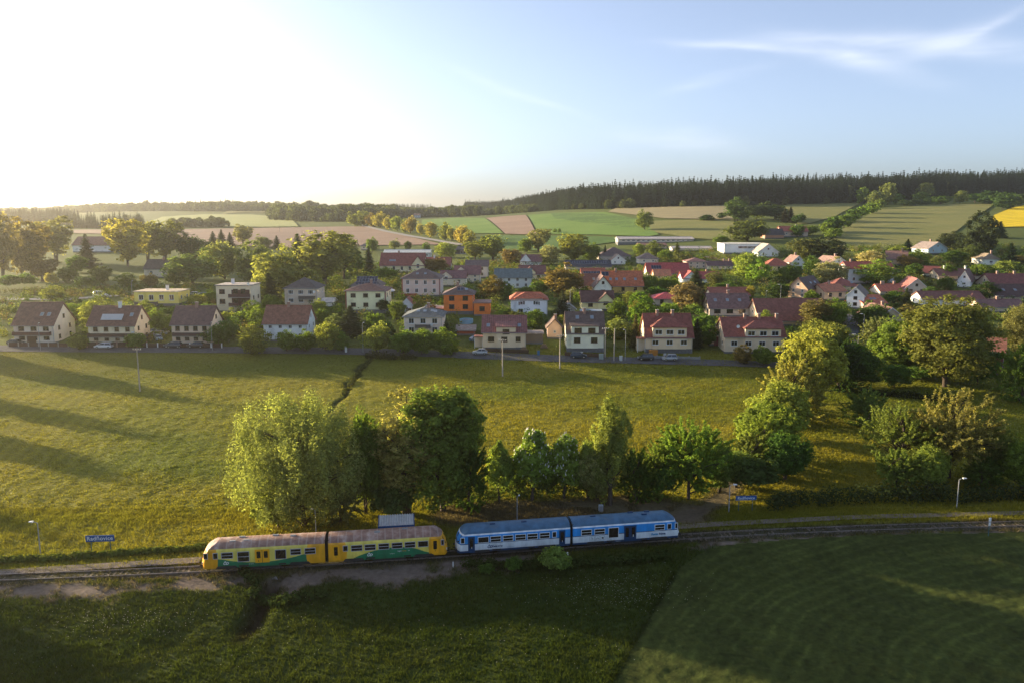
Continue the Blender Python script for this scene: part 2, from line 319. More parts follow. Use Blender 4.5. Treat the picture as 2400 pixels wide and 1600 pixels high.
def gcolor(X, Y):
    d = Y-ytrack(X); n1 = fbm(X*.035, Y*.09, 21); n2 = fbm(X*.3, Y*.3, 31); n3 = fbm(X*.011, Y*.02, 41)
    lush = np.array([0.122,0.142,0.018]); gold = np.array([0.225,0.200,0.026]); dark = np.array([0.040,0.062,0.012]); dirt = np.array([0.155,0.122,0.098]); soil = np.array([0.08,0.06,0.04])
    k = np.clip(n1*1.5-.25+.5*(n3-.5), 0, 1)[...,None]; c = lush*(1-k)+gold*k
    rows = (0.5+0.5*np.sin((X+.17*Y)*2.3+9*n3+2.5*n2))*sstep(-16,-36, X)*sstep(195, 170, Y); c = c*(1+(.24*(rows-.45)*sstep(-16,-36, X))[...,None])
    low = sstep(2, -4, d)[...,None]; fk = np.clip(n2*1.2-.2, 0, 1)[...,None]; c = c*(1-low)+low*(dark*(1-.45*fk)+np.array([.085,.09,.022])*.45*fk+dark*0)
    vil = sstep(203, 212, Y)[...,None]; c = c*(1-vil)+vil*(np.array([.09,.125,.025])*(1-.5*fk)+np.array([.15,.13,.05])*.5*fk)
    hill = sstep(380, 480, Y)[...,None]; c = c*(1-hill)+hill*np.array([.10,.125,.03])
    for P, w in zip(DIRT, (1.1,2.0,1.5,.7)):
        m = (sstep(w+.9, w-.9, pdist(X, Y, P)+5.2*(fbm(X*.55,Y*.7,51,4)-.5)+1.6*(vnoise(X*2.1,Y*2.1,53)-.5)))[...,None]; c = c*(1-m)+m*dirt*(.8+.5*n2[...,None])
    for P, w in zip(YARD, (4.2,1.9)):
        m = .85*sstep(w+1.2, w-1.2, pdist(X, Y, P)+2.2*(fbm(X*.6,Y*.6,61)-.5))[...,None]; c = c*(1-m)+m*np.array([.125,.095,.065])*(.8+.5*n2[...,None])
    m = sstep(2.1, 1.3, np.abs(d)+.6*(n2-.5))[...,None]; c = c*(1-m)+m*(np.array([.07,.055,.035])*(1-.6*fk)+np.array([.06,.075,.02])*.6*fk)
    m = sstep(.75, .3, pdist(X, Y, DITCH)+.9*(n2-.5))[...,None]*sstep(112, 120, Y)[...,None]; c = c*(1-m)+m*np.array([.055,.065,.018])
    m = (np.exp(-((X-CULV[0])/1.0)**2)*sstep(-16,-12, d)*sstep(-2.6,-5, d))[...,None]; c = c*(1-m)+m*soil*.5
    mf = field_in(X, Y)[...,None]; r = .5+.5*np.sin(pdist(X, Y, FIELD_E)*3.4+5*n3)
    c = np.where(mf, (np.array([.064,.080,.020])*(.94+.26*(r**3)[...,None])*(.45+.7*n2[...,None]+.5*fbm(X*1.1,Y*.5,71)[...,None])), c)
    me_ = sstep(.7, .15, pdist(X, Y, FIELD_E))[...,None]*sstep(-6,-9, d)[...,None]; c = c*(1-.45*me_)
    return c
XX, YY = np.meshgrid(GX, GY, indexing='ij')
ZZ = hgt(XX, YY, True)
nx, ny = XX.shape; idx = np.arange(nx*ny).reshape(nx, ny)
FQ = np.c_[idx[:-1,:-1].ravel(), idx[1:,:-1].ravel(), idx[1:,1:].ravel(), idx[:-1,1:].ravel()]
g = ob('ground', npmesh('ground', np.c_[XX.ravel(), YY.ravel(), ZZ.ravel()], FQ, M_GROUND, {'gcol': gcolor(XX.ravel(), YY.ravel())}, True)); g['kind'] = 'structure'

FX, FY = np.meshgrid(np.arange(4, 95, .28), np.arange(40, 101, .28), indexing='ij'); fin = field_in(FX, FY)
fi = np.arange(FX.size).reshape(FX.shape); fk_ = (fin[:-1,:-1] & fin[1:,:-1] & fin[1:,1:] & fin[:-1,1:]).ravel(); fqs = np.c_[fi[:-1,:-1].ravel(), fi[1:,:-1].ravel(), fi[1:,1:].ravel(), fi[:-1,1:].ravel()][fk_]
used_v, inv = np.unique(fqs, return_inverse=True); fx_, fy_ = FX.ravel()[used_v], FY.ravel()[used_v]
def field_colour(X, Y):
    ec = np.hypot((X-FIELD_E[2,0]-70)/1.0, (Y-FIELD_E[5,1]+46)/.75); dd = .35*pdist(X, Y, FIELD_E)-.72*ec+2.4*(fbm(X*.09, Y*.09, 63)-.5); n2 = fbm(X*.35, Y*.35, 31); n3 = fbm(X*.05, Y*.05, 41); fine = vnoise(X*2.6, Y*2.6, 77)
    r = (.5+.5*np.sin(dd*3.3+5*n3))**4; big = .5+.5*np.sin(dd*.82+4*n3)
    return np.array([.052,.066,.014])*((.80+.30*r*(.3+1.2*n2)+.10*big)*(.5+.55*n2+.45*fine))[...,None]
mf_ = ob('mown_field', npmesh('mown_field', np.c_[fx_, fy_, hgt(fx_, fy_, True)+.05], inv.reshape(fqs.shape), M_GROUND, {'gcol': field_colour(fx_, fy_)}, True)); mf_['kind'] = 'structure'

# ------------------------------------------------------------------ sheets draped on the land: fields and roads
def sheetmat(key, c, c2, sx=.05, sy=.05, rough=.95, stripe=None, fine=1.2):
    m = bpy.data.materials.new(key); t, b = nt(m); ge = t.nodes.new('ShaderNodeNewGeometry')
    mpn = t.nodes.new('ShaderNodeMapping'); mpn.inputs['Scale'].default_value = (sx, sy, .05); link(t, ge.outputs['Position'], mpn.inputs[0])
    n = t.nodes.new('ShaderNodeTexNoise'); n.inputs['Scale'].default_value = 1; n.inputs['Detail'].default_value = 6; link(t, mpn.outputs[0], n.inputs['Vector'])
    cr = t.nodes.new('ShaderNodeValToRGB'); cr.color_ramp.elements[0].position = .3; cr.color_ramp.elements[1].position = .7; cr.color_ramp.elements[0].color = (*c, 1); cr.color_ramp.elements[1].color = (*c2, 1); link(t, n.outputs['Fac'], cr.inputs[0])
    n2 = t.nodes.new('ShaderNodeTexNoise'); n2.inputs['Scale'].default_value = fine; n2.inputs['Detail'].default_value = 5; link(t, ge.outputs['Position'], n2.inputs['Vector'])
    mr = t.nodes.new('ShaderNodeMapRange'); mr.inputs[1].default_value = .3; mr.inputs[2].default_value = .7; mr.inputs[3].default_value = .8; mr.inputs[4].default_value = 1.2; link(t, n2.outputs['Fac'], mr.inputs[0]); fac = mr.outputs[0]
    if stripe:
        mp3 = t.nodes.new('ShaderNodeMapping'); mp3.inputs['Rotation'].default_value = (0,0,math.radians(stripe[0])); link(t, ge.outputs['Position'], mp3.inputs[0])
        wv = t.nodes.new('ShaderNodeTexWave'); wv.inputs['Scale'].default_value = stripe[1]; wv.inputs['Distortion'].default_value = 1.5; wv.inputs['Detail'].default_value = 2; wv.inputs['Detail Scale'].default_value = .3; link(t, mp3.outputs[0], wv.inputs['Vector'])
        m3 = t.nodes.new('ShaderNodeMapRange'); m3.inputs[3].default_value = 1-stripe[2]; m3.inputs[4].default_value = 1+stripe[2]; link(t, wv.outputs['Fac'], m3.inputs[0])
        mm = t.nodes.new('ShaderNodeMath'); mm.operation = 'MULTIPLY'; link(t, fac, mm.inputs[0]); link(t, m3.outputs[0], mm.inputs[1]); fac = mm.outputs[0]
    mx = t.nodes.new('ShaderNodeMix'); mx.data_type = 'RGBA'; mx.blend_type = 'MULTIPLY'; mx.inputs[0].default_value = 1; link(t, cr.outputs[0], mx.inputs[6]); link(t, fac, mx.inputs[7])
    link(t, mx.outputs[2], b.inputs['Base Color']); b.inputs['Roughness'].default_value = rough; b.inputs['Specular IOR Level'].default_value = .15
    return m
def resample(P, n):
    P = np.asarray(P, float); L = np.r_[0, np.cumsum(np.hypot(*np.diff(P[:,:2], axis=0).T))]; u = np.linspace(0, L[-1], n)
    return np.c_[[np.interp(u, L, P[:,k]) for k in range(P.shape[1])]].T
def patch(name, bottom, top, m, nu=70, nv=50, lift=None):
    B = resample(np.array([T(*p)[:2] for p in resample(bottom, 26)]), nu); Tt = resample(np.array([T(*p)[:2] for p in resample(top, 26)]), nu)
    v = np.linspace(0, 1, nv)[None,:,None]; P = B[:,None,:]*(1-v)+Tt[:,None,:]*v
    X, Y = P[...,0], P[...,1]; Z = hgt(X, Y)+(lift if lift is not None else .12+Y*.0007)
    ii = np.arange(nu*nv).reshape(nu, nv); fq = np.c_[ii[:-1,:-1].ravel(), ii[1:,:-1].ravel(), ii[1:,1:].ravel(), ii[:-1,1:].ravel()]
    o = ob(name, npmesh(name, np.c_[X.ravel(), Y.ravel(), Z.ravel()], fq, m, None, True)); o['kind'] = 'structure'; return o
def ribbon(name, pts, width, m, lift=.1, z=None, px=True, step=2.0):
    P = np.array([T(*p)[:2] if z is None else flat(*p, z) for p in (resample(pts, 24))]) if px else np.array(pts)
    n = max(4, int(np.hypot(*np.diff(P, axis=0).T).sum()/step)); P = resample(P, n)
    for _ in range(2): P[1:-1] = (P[:-2]+2*P[1:-1]+P[2:])/4
    t = np.gradient(P, axis=0); t /= np.linalg.norm(t, axis=1)[:,None]; nn = np.c_[-t[:,1], t[:,0]]
    us = np.linspace(-.5, .5, 5); G = P[:,None,:]+nn[:,None,:]*us[None,:,None]*width; X, Y = G[...,0], G[...,1]; Z = hgt(X, Y)+lift
    ii = np.arange(n*5).reshape(n, 5); fq = np.c_[ii[:-1,:-1].ravel(), ii[1:,:-1].ravel(), ii[1:,1:].ravel(), ii[:-1,1:].ravel()][:, ::-1]
    o = ob(name, npmesh(name, np.c_[X.ravel(), Y.ravel(), Z.ravel()], fq, m, None, True)); o['kind'] = 'structure'; return o
PLOUGH = sheetmat('ploughed_soil', (.23,.155,.115), (.30,.205,.15), .02, .05, stripe=(20,.12,.06)); PLOUGH2 = sheetmat('ploughed_grey_soil', (.20,.15,.10), (.26,.20,.13), .02, .04, stripe=(-12,.1,.08))
CORN = sheetmat('young_corn', (.10,.19,.03), (.15,.23,.045), .03, .05); MEAD = sheetmat('hill_meadow', (.15,.165,.045), (.22,.205,.065), .02, .06, stripe=(78,.05,.10)); MEAD2 = sheetmat('pale_meadow', (.24,.27,.09), (.30,.31,.11), .02, .05)
DEEP = sheetmat('deep_green_crop', (.055,.12,.022), (.085,.15,.03), .03, .06); RAPE = sheetmat('rapeseed_bloom', (.62,.44,.008), (.75,.55,.015), .05, .05, stripe=(60,.05,.08)); STUB = sheetmat('stubble_field', (.25,.215,.12), (.30,.25,.13), .03, .08)
ASPH = sheetmat('asphalt', (.095,.092,.095), (.13,.125,.125), .3, .3, rough=.85); ASPH2 = sheetmat('pale_road', (.26,.25,.25), (.32,.31,.30), .3, .3)
for nm, b_, t_, m_ in (
  ('ploughed_field', [(380,575),(520,575),(700,585),(850,577),(1040,575)], [(380,540),(500,538),(640,536),(800,533),(850,533)], PLOUGH),
  ('ploughed_strip', [(150,548),(250,550),(330,550)], [(150,541),(250,540),(330,540)], PLOUGH),
  ('pale_meadow', [(330,527),(430,531),(560,534),(700,533)], [(380,510),(480,504),(590,505),(680,512)], MEAD2),
  ('upper_meadow', [(520,503),(560,500),(625,500)], [(540,494),(580,488),(630,486)], MEAD),
  ('cornfield', [(985,542),(1090,549),(1180,549)], [(990,517),(1060,513),(1135,513)], CORN),
  ('ploughed_slope', [(1184,550),(1230,551),(1257,549)], [(1139,513),(1180,509),(1232,506)], PLOUGH),
  ('striped_field', [(1262,550),(1400,552),(1520,556),(1545,552)], [(1236,506),(1300,501),(1420,499),(1500,518)], CORN),
  ('crop_field', [(1150,590),(1300,588),(1420,572),(1500,562)], [(1130,554),(1260,554),(1400,556),(1500,560)], DEEP),
  ('dark_crop', [(1300,514),(1400,528),(1500,538)], [(1290,502),(1400,502),(1500,515)], DEEP),
  ('stubble_field', [(1425,498),(1560,514),(1720,516)], [(1475,480),(1600,474),(1725,472)], STUB),
  ('hill_meadow', [(1525,545),(1620,560),(1720,566)], [(1520,520),(1620,517),(1720,517)], MEAD),
  ('upper_hill_meadow', [(1870,527),(1900,525),(1960,508)], [(1830,478),(1930,473),(2030,473)], MEAD),
  ('pasture', [(1900,585),(2050,590),(2200,578)], [(2065,490),(2190,482),(2335,478)], MEAD),
  ('ridge_pasture', [(2130,474),(2300,460),(2450,462)], [(2150,463),(2300,446),(2450,440)], MEAD),
  ('rapeseed_field', [(2311,535),(2360,534),(2460,531)], [(2330,506),(2370,490),(2460,470)], RAPE)):
    patch(nm, b_, t_, m_)
ribbon('village_road', [(-260,812),(0,817),(240,819),(500,820),(800,823),(1000,828),(1125,834),(1350,842),(1570,847),(1760,853),(1900,858)], 5.2, ASPH, .14)
ribbon('upper_road', [(-250,700),(0,702),(140,703),(240,697),(320,690),(430,686)], 4.0, ASPH2, .16)
ribbon('side_street', [(1996,868),(1990,830),(1990,790),(1998,750),(1990,738)], 4.5, ASPH, .16)
ribbon('back_street', [(930,715),(1000,718),(1060,724)], 5, ASPH2, .2); ribbon('barn_street', [(1762,742),(1772,725),(1795,706),(1830,704)], 5, ASPH2, .2)
GRAVEL = sheetmat('platform_gravel', (.15,.12,.10), (.22,.18,.15), .6, .6, fine=5)
ribbon('platform_path', PLAT_L, 1.6, GRAVEL, .16, px=False, step=1.0); ribbon('platform_path', PLAT_R, 1.4, GRAVEL, .16, px=False, step=1.0)
ribbon('country_road', [(846,530),(905,545),(960,556),(1020,566),(1080,577)], 5, ASPH2, .9)
ribbon('farm_track', [(1640,600),(1700,612),(1755,622)], 3.5, PLOUGH2, .35)

# ------------------------------------------------------------------ buildings
WMESH = {}
def window_meshes(w, h, brown=False, split=2):
    k = (round(w,2), round(h,2), brown, split)
    if k not in WMESH:
        t = .10; b = MB()
        b.box(-w/2,-w/2+t,-.05,0,0,h).box(w/2-t,w/2,-.05,0,0,h).box(-w/2+t,w/2-t,-.05,0,0,t).box(-w/2+t,w/2-t,-.05,0,h-t,h)
        for i in range(1, split): x = -w/2+w*i/split; b.box(x-.035,x+.035,-.049,0,t,h-t)
        b.box(-w/2-.08,w/2+.08,-.12,0,-.08,-.003)
        p = MB(); p.box(-w/2+t+.002,w/2-t-.002,-.025,-.004,t+.002,h-t-.002)
        WMESH[k] = (b.mesh('window', [M_WOOD if brown else M_WHITE]), p.mesh('pane', [M_GLASS]))
    return WMESH[k]
def put_window(par, x, y, z, w, h, ang, brown=False, split=2):
    a, b = window_meshes(w, h, brown, split)
    o = ob('window', a, par, (x, y, z), (0, 0, ang)); ob('pane', b, o)
def gable_roof(mb, x0, x1, y0, y1, z, rise, ov=.5, th=.22, axis='x'):
    # ridge along axis, an upside-down V with thickness
    if axis == 'x': u0, u1, a0, a1 = y0, y1, x0, x1
    else: u0, u1, a0, a1 = x0, x1, y0, y1
    um = (u0+u1)/2; hw_ = (u1-u0)/2; s = rise/hw_; e = ov
    poly = [(u0-e, z-s*e),(um, z+rise),(u1+e, z-s*e),(u1+e, z-s*e+th),(um, z+rise+th*1.2),(u0-e, z-s*e+th)]
    if axis == 'x': mb.prism(poly, 'x', a0-ov*.8, a1+ov*.8)
    else: mb.prism(poly, 'y', a0-ov*.8, a1+ov*.8)
def hip_roof(mb, x0, x1, y0, y1, z, rise, ov=.5, k=1.0):
    X0, X1, Y0, Y1 = x0-ov, x1+ov, y0-ov, y1+ov; w = X1-X0; d = Y1-Y0; z = z-.1
    if w >= d: i = d/2*k; r = [(X0+i,(Y0+Y1)/2), (X1-i,(Y0+Y1)/2)]
    else: i = w/2*k; r = [((X0+X1)/2,Y0+i), ((X0+X1)/2,Y1-i)]
    v = [(X0,Y0,z),(X1,Y0,z),(X1,Y1,z),(X0,Y1,z)]+[(a,b,z+.18) for a,b in ((X0,Y0),(X1,Y0),(X1,Y1),(X0,Y1))]+[(*r[0],z+.18+rise),(*r[1],z+.18+rise)]
    fs = [(0,3,2,1),(0,1,5,4),(1,2,6,5),(2,3,7,6),(3,0,4,7)]
    if w >= d: fs += [(4,5,9,8),(5,6,9),(6,7,8,9),(7,4,8)]
    else: fs += [(4,5,8),(5,6,9,8),(6,7,9),(7,4,8,9)]
    mb.add(v, fs)
CHIM = MB().box(-.35,.35,-.3,.3,-1.2,1.1,0).box(-.43,.43,-.38,.38,1.1,1.22,1).mesh('chimney', [M_CHIM, M_CONC])
CHIMW = MB().box(-.4,.4,-.35,.35,-1.2,1.3,0).box(-.48,.48,-.43,.43,1.3,1.42,1).mesh('chimney', [M_WHITE, M_CONC])
SKYL = MB().box(-.45,.45,-.6,.6,0,.09,0).box(-.36,.36,-.5,.5,.09,.1,1).mesh('skylight', [M_GREY, mat('sky_glass', (.25,.3,.34), .08, .1, 1, spec=1)])
def solar_mesh(w, h):
    b = MB().box(-w/2,w/2,-h/2,h/2,.02,.10,0); nxx = max(2, round(w/1.1)); nyy = max(1, round(h/1.7))
    for i in range(nxx):
        for j in range(nyy): b.box(-w/2+w*(i+.04)/nxx, -w/2+w*(i+.96)/nxx, -h/2+h*(j+.03)/nyy, -h/2+h*(j+.97)/nyy, .10, .115, 1)
    return b.mesh('solar_panel', [M_GREY, M_SOLAR])
DISH = MB(); 
for i in range(3):
    pass
_v = [(0,-.0,0)]; _f = []
for j in range(1, 4):
    for i in range(12): a = i*math.pi/6; r = .45*j/3; _v.append((r*math.cos(a), -.5*r*r, r*math.sin(a)))
for i in range(12):
    _f.append((0, 1+i, 1+(i+1)%12))
    for j in range(2): _f.append((1+j*12+i, 1+(j+1)*12+i, 1+(j+1)*12+(i+1)%12, 1+j*12+(i+1)%12))
DISH.add(_v, _f); DISH.tube([(0,.02,0),(0,.35,-.1),(0,.35,-.5)], .03, 5); DISH.tube([(0,-.02,-.42),(0,-.45,-.05)], .015, 4); DISH = DISH.mesh('satellite_dish', [M_WHITE])
HOUSES = {}
def house(key, short, label, x, y, wpx, hpx, rpx, typ, depth, wall, roof, rot=0, rows=1, cols=2, win=(1.15,1.3), brown=False, bay=None, chim=None, sky=(), solar=None,
          plinth=.5, metal=False, k=1.0, balcony=None, door=None, side=True, D=None, cat='house', whitechim=False, dish=None, split=2, gar=None, corner=None, name='house', winlist=None):
    P = T(x, y) if D is None else np.array([*(ray(x, y)*D/ray(x, y)[1])[:2], 0]); px_m = P[1]/F
    th = math.radians(rot); ta = (x-1200)/F
    fac = max(.35, math.cos(th)-ta*math.sin(th)); w = wpx*px_m/fac; hw = hpx*px_m; d = depth
    if typ in ('gx','hip'): rise = max(.8, rpx*px_m-(d/2)*.13)
    else: rise = rpx*px_m
    c = Vector((P[0]-math.sin(th)*d/2, P[1]+math.cos(th)*d/2))
    cor = [(c.x+math.cos(th)*a-math.sin(th)*b, c.y+math.sin(th)*a+math.cos(th)*b) for a in (-w/2,w/2) for b in (-d/2,d/2)]
    zg = float(hgt(P[0], P[1])); zmin = min(float(hgt(*q)) for q in cor)
    e = bpy.data.objects.new(name, None); COL.objects.link(e); e.location = (c.x, c.y, zg); e.rotation_euler = (0,0,th)
    tag(e, label, cat); bot = min(-.6, zmin-zg-.6); y0 = -d/2; y1 = d/2; x0 = -w/2; x1 = w/2
    WM = wallmat(wall); RM = roofmat(roof, metal)
    # walls
    b = MB()
    if typ == 'gx': b.prism([(y0,plinth),(y1,plinth),(y1,hw),(0,hw+rise-.02),(y0,hw)], 'x', x0, x1)
    elif typ == 'gy': b.prism([(x0,plinth),(x1,plinth),(x1,hw),(0,hw+rise-.02),(x0,hw)], 'y', y0, y1)
    else: b.box(x0,x1,y0,y1,plinth,hw)
    ob('wall', b.mesh('wall', [WM]), e)
    ob('plinth', MB().box(x0-.04,x1+.04,y0-.04,y1+.04,bot,plinth).mesh('plinth', [M_PLINTH]), e)
    # roof
    b = MB()
    if typ == 'gx': gable_roof(b, x0, x1, y0, y1, hw, rise)
    elif typ == 'gy': gable_roof(b, x0, x1, y0, y1, hw, rise, axis='y')
    elif typ == 'hip': hip_roof(b, x0, x1, y0, y1, hw, rise, k=k)
    else: b.box(x0-.25,x1+.25,y0-.25,y1+.25,hw,hw+.3)
    ro = ob('roof', b.mesh('roof', [RM]), e)
    s_ = rise/(d/2 if typ == 'gx' else w/2) if typ in ('gx','gy') else 0
    if typ == 'gx':
        ob('ridge_cap', MB().prism([(-.22,hw+rise+.2-.2*s_),(.22,hw+rise+.2-.2*s_),(.1,hw+rise+.38),(-.1,hw+rise+.38)], 'x', x0-.4, x1+.4).mesh('ridge_cap', [RM]), ro)
        ob('gutter', MB().tube([(x0-.4,y0-.56,hw-s_*.5+.04),(x1+.4,y0-.56,hw-s_*.5)], .075, 6).tube([(x1-.15,y0-.56,hw-s_*.5),(x1-.15,y0-.07,hw-s_*.5-.5),(x1-.15,y0-.07,.3)], .05, 6).mesh('gutter', [M_GREY]), e)
    elif typ == 'hip': ob('gutter', MB().tube([(x0-.5,y0-.56,hw+.02),(x1+.5,y0-.56,hw)], .075, 6).tube([(x1-.15,y0-.56,hw),(x1-.15,y0-.07,hw-.5),(x1-.15,y0-.07,.3)], .05, 6).mesh('gutter', [M_GREY]), e)
    elif typ == 'gy':
        v_ = MB()
        for sx_ in (-1, 1): v_.add([(0,y0-.44,hw+rise-.05),(0,y0-.40,hw+rise-.05),(sx_*(w/2+.5),y0-.40,hw-s_*.5-.05),(sx_*(w/2+.5),y0-.44,hw-s_*.5-.05),(0,y0-.44,hw+rise+.2),(0,y0-.40,hw+rise+.2),(sx_*(w/2+.5),y0-.40,hw-s_*.5+.2),(sx_*(w/2+.5),y0-.44,hw-s_*.5+.2)], [(0,1,2,3),(4,7,6,5),(0,3,7,4),(1,5,6,2),(2,6,7,3),(0,4,5,1)])
        ob('verge_board', v_.mesh('verge_board', [M_WOOD if key in ('p','t','zo','y') else M_WHITE]), ro)
    def slope(sx, t):                          # a place on the slope that faces the front
        if typ in ('gx','hip'): return (sx*w/2, y0+t*d/2, hw+t*rise+.27), (math.atan2(rise, d/2), 0, 0)
        return (x1-t*w/2, sx*d/2, hw+t*rise+.27), (0, math.atan2(rise, w/2), 0)
    for q in (chim or ()):
        if typ == 'flat': ob('chimney', CHIMW, ro, (q*w/2, 0, hw+.5))
        else:
            lo, _ = slope(q, .88); ob('chimney', CHIMW if whitechim else CHIM, ro, (lo[0], lo[1]+.3, hw+rise+.1))
    for sx, t in sky: lo, r_ = slope(sx, t); ob('skylight', SKYL, ro, lo, r_)
    if solar:
        sx, t, sw, sh = solar; lo, r_ = slope(sx, t); ob('solar_panel', solar_mesh(sw*w, sh*math.hypot(rise, d/2)), ro, (lo[0], lo[1], lo[2]-.02), r_)
    # windows on the front, then on the side that turns to the camera
    by = y0
    storey = (hw-plinth)/max(rows, 1)
    skipx = None
    if bay:
        bx, bw, bh, bt, br = bay; bx = bx*px_m; bw = bw*px_m; bh = bh*px_m; br = br*px_m; bd = 1.0; skipx = (bx-bw/2, bx+bw/2)
        yb0 = y0-.35; yb1 = y0+d*.42
        m2 = MB()
        if bt == 'gable': m2.prism([(bx-bw/2,plinth),(bx+bw/2,plinth),(bx+bw/2,bh),(bx,bh+br-.02),(bx-bw/2,bh)], 'y', yb0, yb1)
        else: m2.box(bx-bw/2,bx+bw/2,yb0,yb1,plinth,bh)
        bo = ob('bay', m2.mesh('bay', [WM]), e); m3 = MB()
        if bt == 'gable': gable_roof(m3, bx-bw/2, bx+bw/2, yb0, yb1+2, bh, br, axis='y', ov=.4)
        elif bt == 'hip': hip_roof(m3, bx-bw/2, bx+bw/2, yb0, yb1+1.5, bh, br, ov=.45)
        else: m3.add([(bx-bw/2-.3,yb0-.3,bh-.15),(bx+bw/2+.3,yb0-.3,bh-.15),(bx+bw/2+.3,yb1+1.5,bh+br),(bx-bw/2-.3,yb1+1.5,bh+br),(bx-bw/2-.3,yb0-.3,bh+.05),(bx+bw/2+.3,yb0-.3,bh+.05),(bx+bw/2+.3,yb1+1.5,bh+br+.2),(bx-bw/2-.3,yb1+1.5,bh+br+.2)],
                     [(0,3,2,1),(4,5,6,7),(0,1,5,4),(1,2,6,5),(2,3,7,6),(3,0,4,7)])
        ob('bay_roof', m3.mesh('bay_roof', [RM]), bo)
        nb = max(1, round(bw/3.4)) if bt != 'gable' else 1
        zt = bh-1.95 if bt != 'gable' else bh-1.3
        for i in range(nb): put_window(bo, bx+bw*((i+.5)/nb-.5), yb0, zt, win[0]*1.1, win[1], 0, brown, split)
    if winlist:
        for (fx, fz, ww, wh, sp2) in winlist: put_window(e, fx*w/2, y0-.035, fz*hw, ww, wh, 0, brown, sp2)
    elif rows:
        for r in range(rows):
            for cidx in range(cols):
                wx = w*((cidx+.5)/cols-.5)*.92; wz = plinth+storey*(r+.5)-win[1]/2+.1; yy_ = y0
                if skipx and skipx[0]-.3 < wx < skipx[1]+.3:
                    if bay[3] == 'gable' and r == rows-1: continue
                    yy_ = y0-.35
                if wz+win[1] > hw-.1 and typ != 'gy': wz = max(plinth+.1, hw-win[1]-.2)
                if door is not None and r == 0 and cidx == door:
                    o = ob('door', MB().box(-.55,.55,-.08,0,0,2.1).mesh('door', [M_WOOD]), e, (wx, yy_, max(0, plinth-.2))); continue
                put_window(e, wx, yy_, wz, win[0], win[1], 0, brown, split)
        if typ == 'gy' and rise > 2.2: put_window(e, 0, y0, hw+rise*.25, .9, 1.0, 0, brown, 1)
    if side:
        # direction from the house to the camera in local axes
        vx = (-c.x)*math.cos(th)+(-c.y)*math.sin(th); sx = 1 if vx > 0 else -1; ang = math.pi/2*sx; xx = x1 if sx > 0 else x0
        for r in range(max(1, rows)):
            for q in (-.25,.25):
                wz = plinth+storey*(r+.5)-.55
                if wz+1.1 < hw: put_window(e, xx, q*d, wz, .95, 1.15, ang, brown, 1)
        if typ == 'gx' and rise > 2.4: put_window(e, xx, 0, hw+rise*.22, .9, 1.1, ang, brown, 1)
    if balcony:
        fx, fz, fw, bc = balcony; bm = mat('balcony_%d' % int(bc[0]*255), bc, .8, .25, 5); q = MB(); ww = fw*w
        q.box(-ww/2,ww/2,-1.15,0,-.16,0,1); q.box(-ww/2,ww/2,-1.15,-1.09,.003,.95,0).box(-ww/2,-ww/2+.06,-1.09,-.01,.003,.95,0).box(ww/2-.06,ww/2,-1.09,-.01,.003,.95,0)
        ob('balcony', q.mesh('balcony', [bm, M_CONC]), e, (fx*w/2, y0, fz*hw))
    if gar is not None:
        fx, gw, gh = gar[:3]; ob('garage_door', MB().box(-gw/2,gw/2,-.07,0,0,gh).mesh('garage_door', [mat('door_red', (.17,.03,.03), .6, .2, 3) if len(gar) > 3 else M_WOOD]), e, (fx*w/2, y0, .05))
    if corner:
        cm = wallmat(corner); q = MB()
        for s2 in (x0-.03, x1-.37): q.box(s2, s2+.4, y0-.05, y0+.3, plinth+.01, hw-.01)
        ob('corner_strip', q.mesh('corner_strip', [cm]), e)
    if dish: ob('satellite_dish', DISH, e, (dish[0]*w/2, y0-.45, dish[1]*hw))
    HOUSES[key] = (short, e, P, w, d); return e
GR = (.075,.065,.065); BR = (.115,.062,.05); RB = (.15,.06,.045); RD = (.21,.06,.045); OR = (.33,.105,.05); MV = (.14,.075,.085); DK = (.045,.043,.048); RED = (.24,.045,.04); TL = (.07,.10,.115); BRD = (.075,.038,.034)
WH = (.72,.71,.68); CR = (.62,.55,.42); CY = (.66,.60,.40); PK = (.58,.42,.33); BG = (.50,.44,.35); GY = (.48,.45,.42)
H_ = house
H_('a', 'the white balcony house', 'white gabled house with a full-width wooden balcony at the far left of the road', 82,806,95,47,51,'gx',10.5,(.60,.56,.50),BR, rows=2, cols=3, brown=True, win=(1.5,1.3), sky=((.25,.42),(.6,.42)), balcony=(-.05,.46,.92,(.13,.06,.045)), gar=(-.15,2.4,2.3))
H_('b', 'the cream house with pale roof panels', 'cream gabled house with a row of pale solar collectors on its brown roof', 264,808,110,48,43,'gx',9,CR,BR, rows=2, cols=4, brown=True, chim=(.12,), whitechim=True, sky=((.75,.5),), dish=(.95,.6), balcony=(0,.42,.96,(.07,.035,.028)))
H_('c', 'the house with the large dark brown roof', 'pinkish cream house under a big dark brown roof beside the yard of parked cars', 450,808,92,50,41,'gx',9,(.56,.47,.38),(.10,.062,.06), rows=2, cols=4, brown=True, chim=(.05,), dish=(.85,.6), balcony=(-.1,.44,.8,(.09,.05,.045)))
H_('d', 'the low white house with the red-brown roof', 'low white house with a plain red-brown roof and a tall chimney behind roadside trees', 670,800,103,44,40,'gx',9,WH,(.15,.07,.05), rows=2, cols=4, win=(.95,.95), chim=(0,))
H_('e', 'the yellow flat-roofed house', 'yellow flat-roofed bungalow with a recessed loggia', 368,718,104,33,0,'flat',9,(.70,.53,.16),(.42,.38,.30), rows=1, cols=4, win=(1.5,1.7), chim=(.25,), balcony=(-.45,.12,.5,(.12,.10,.09)), plinth=.9)
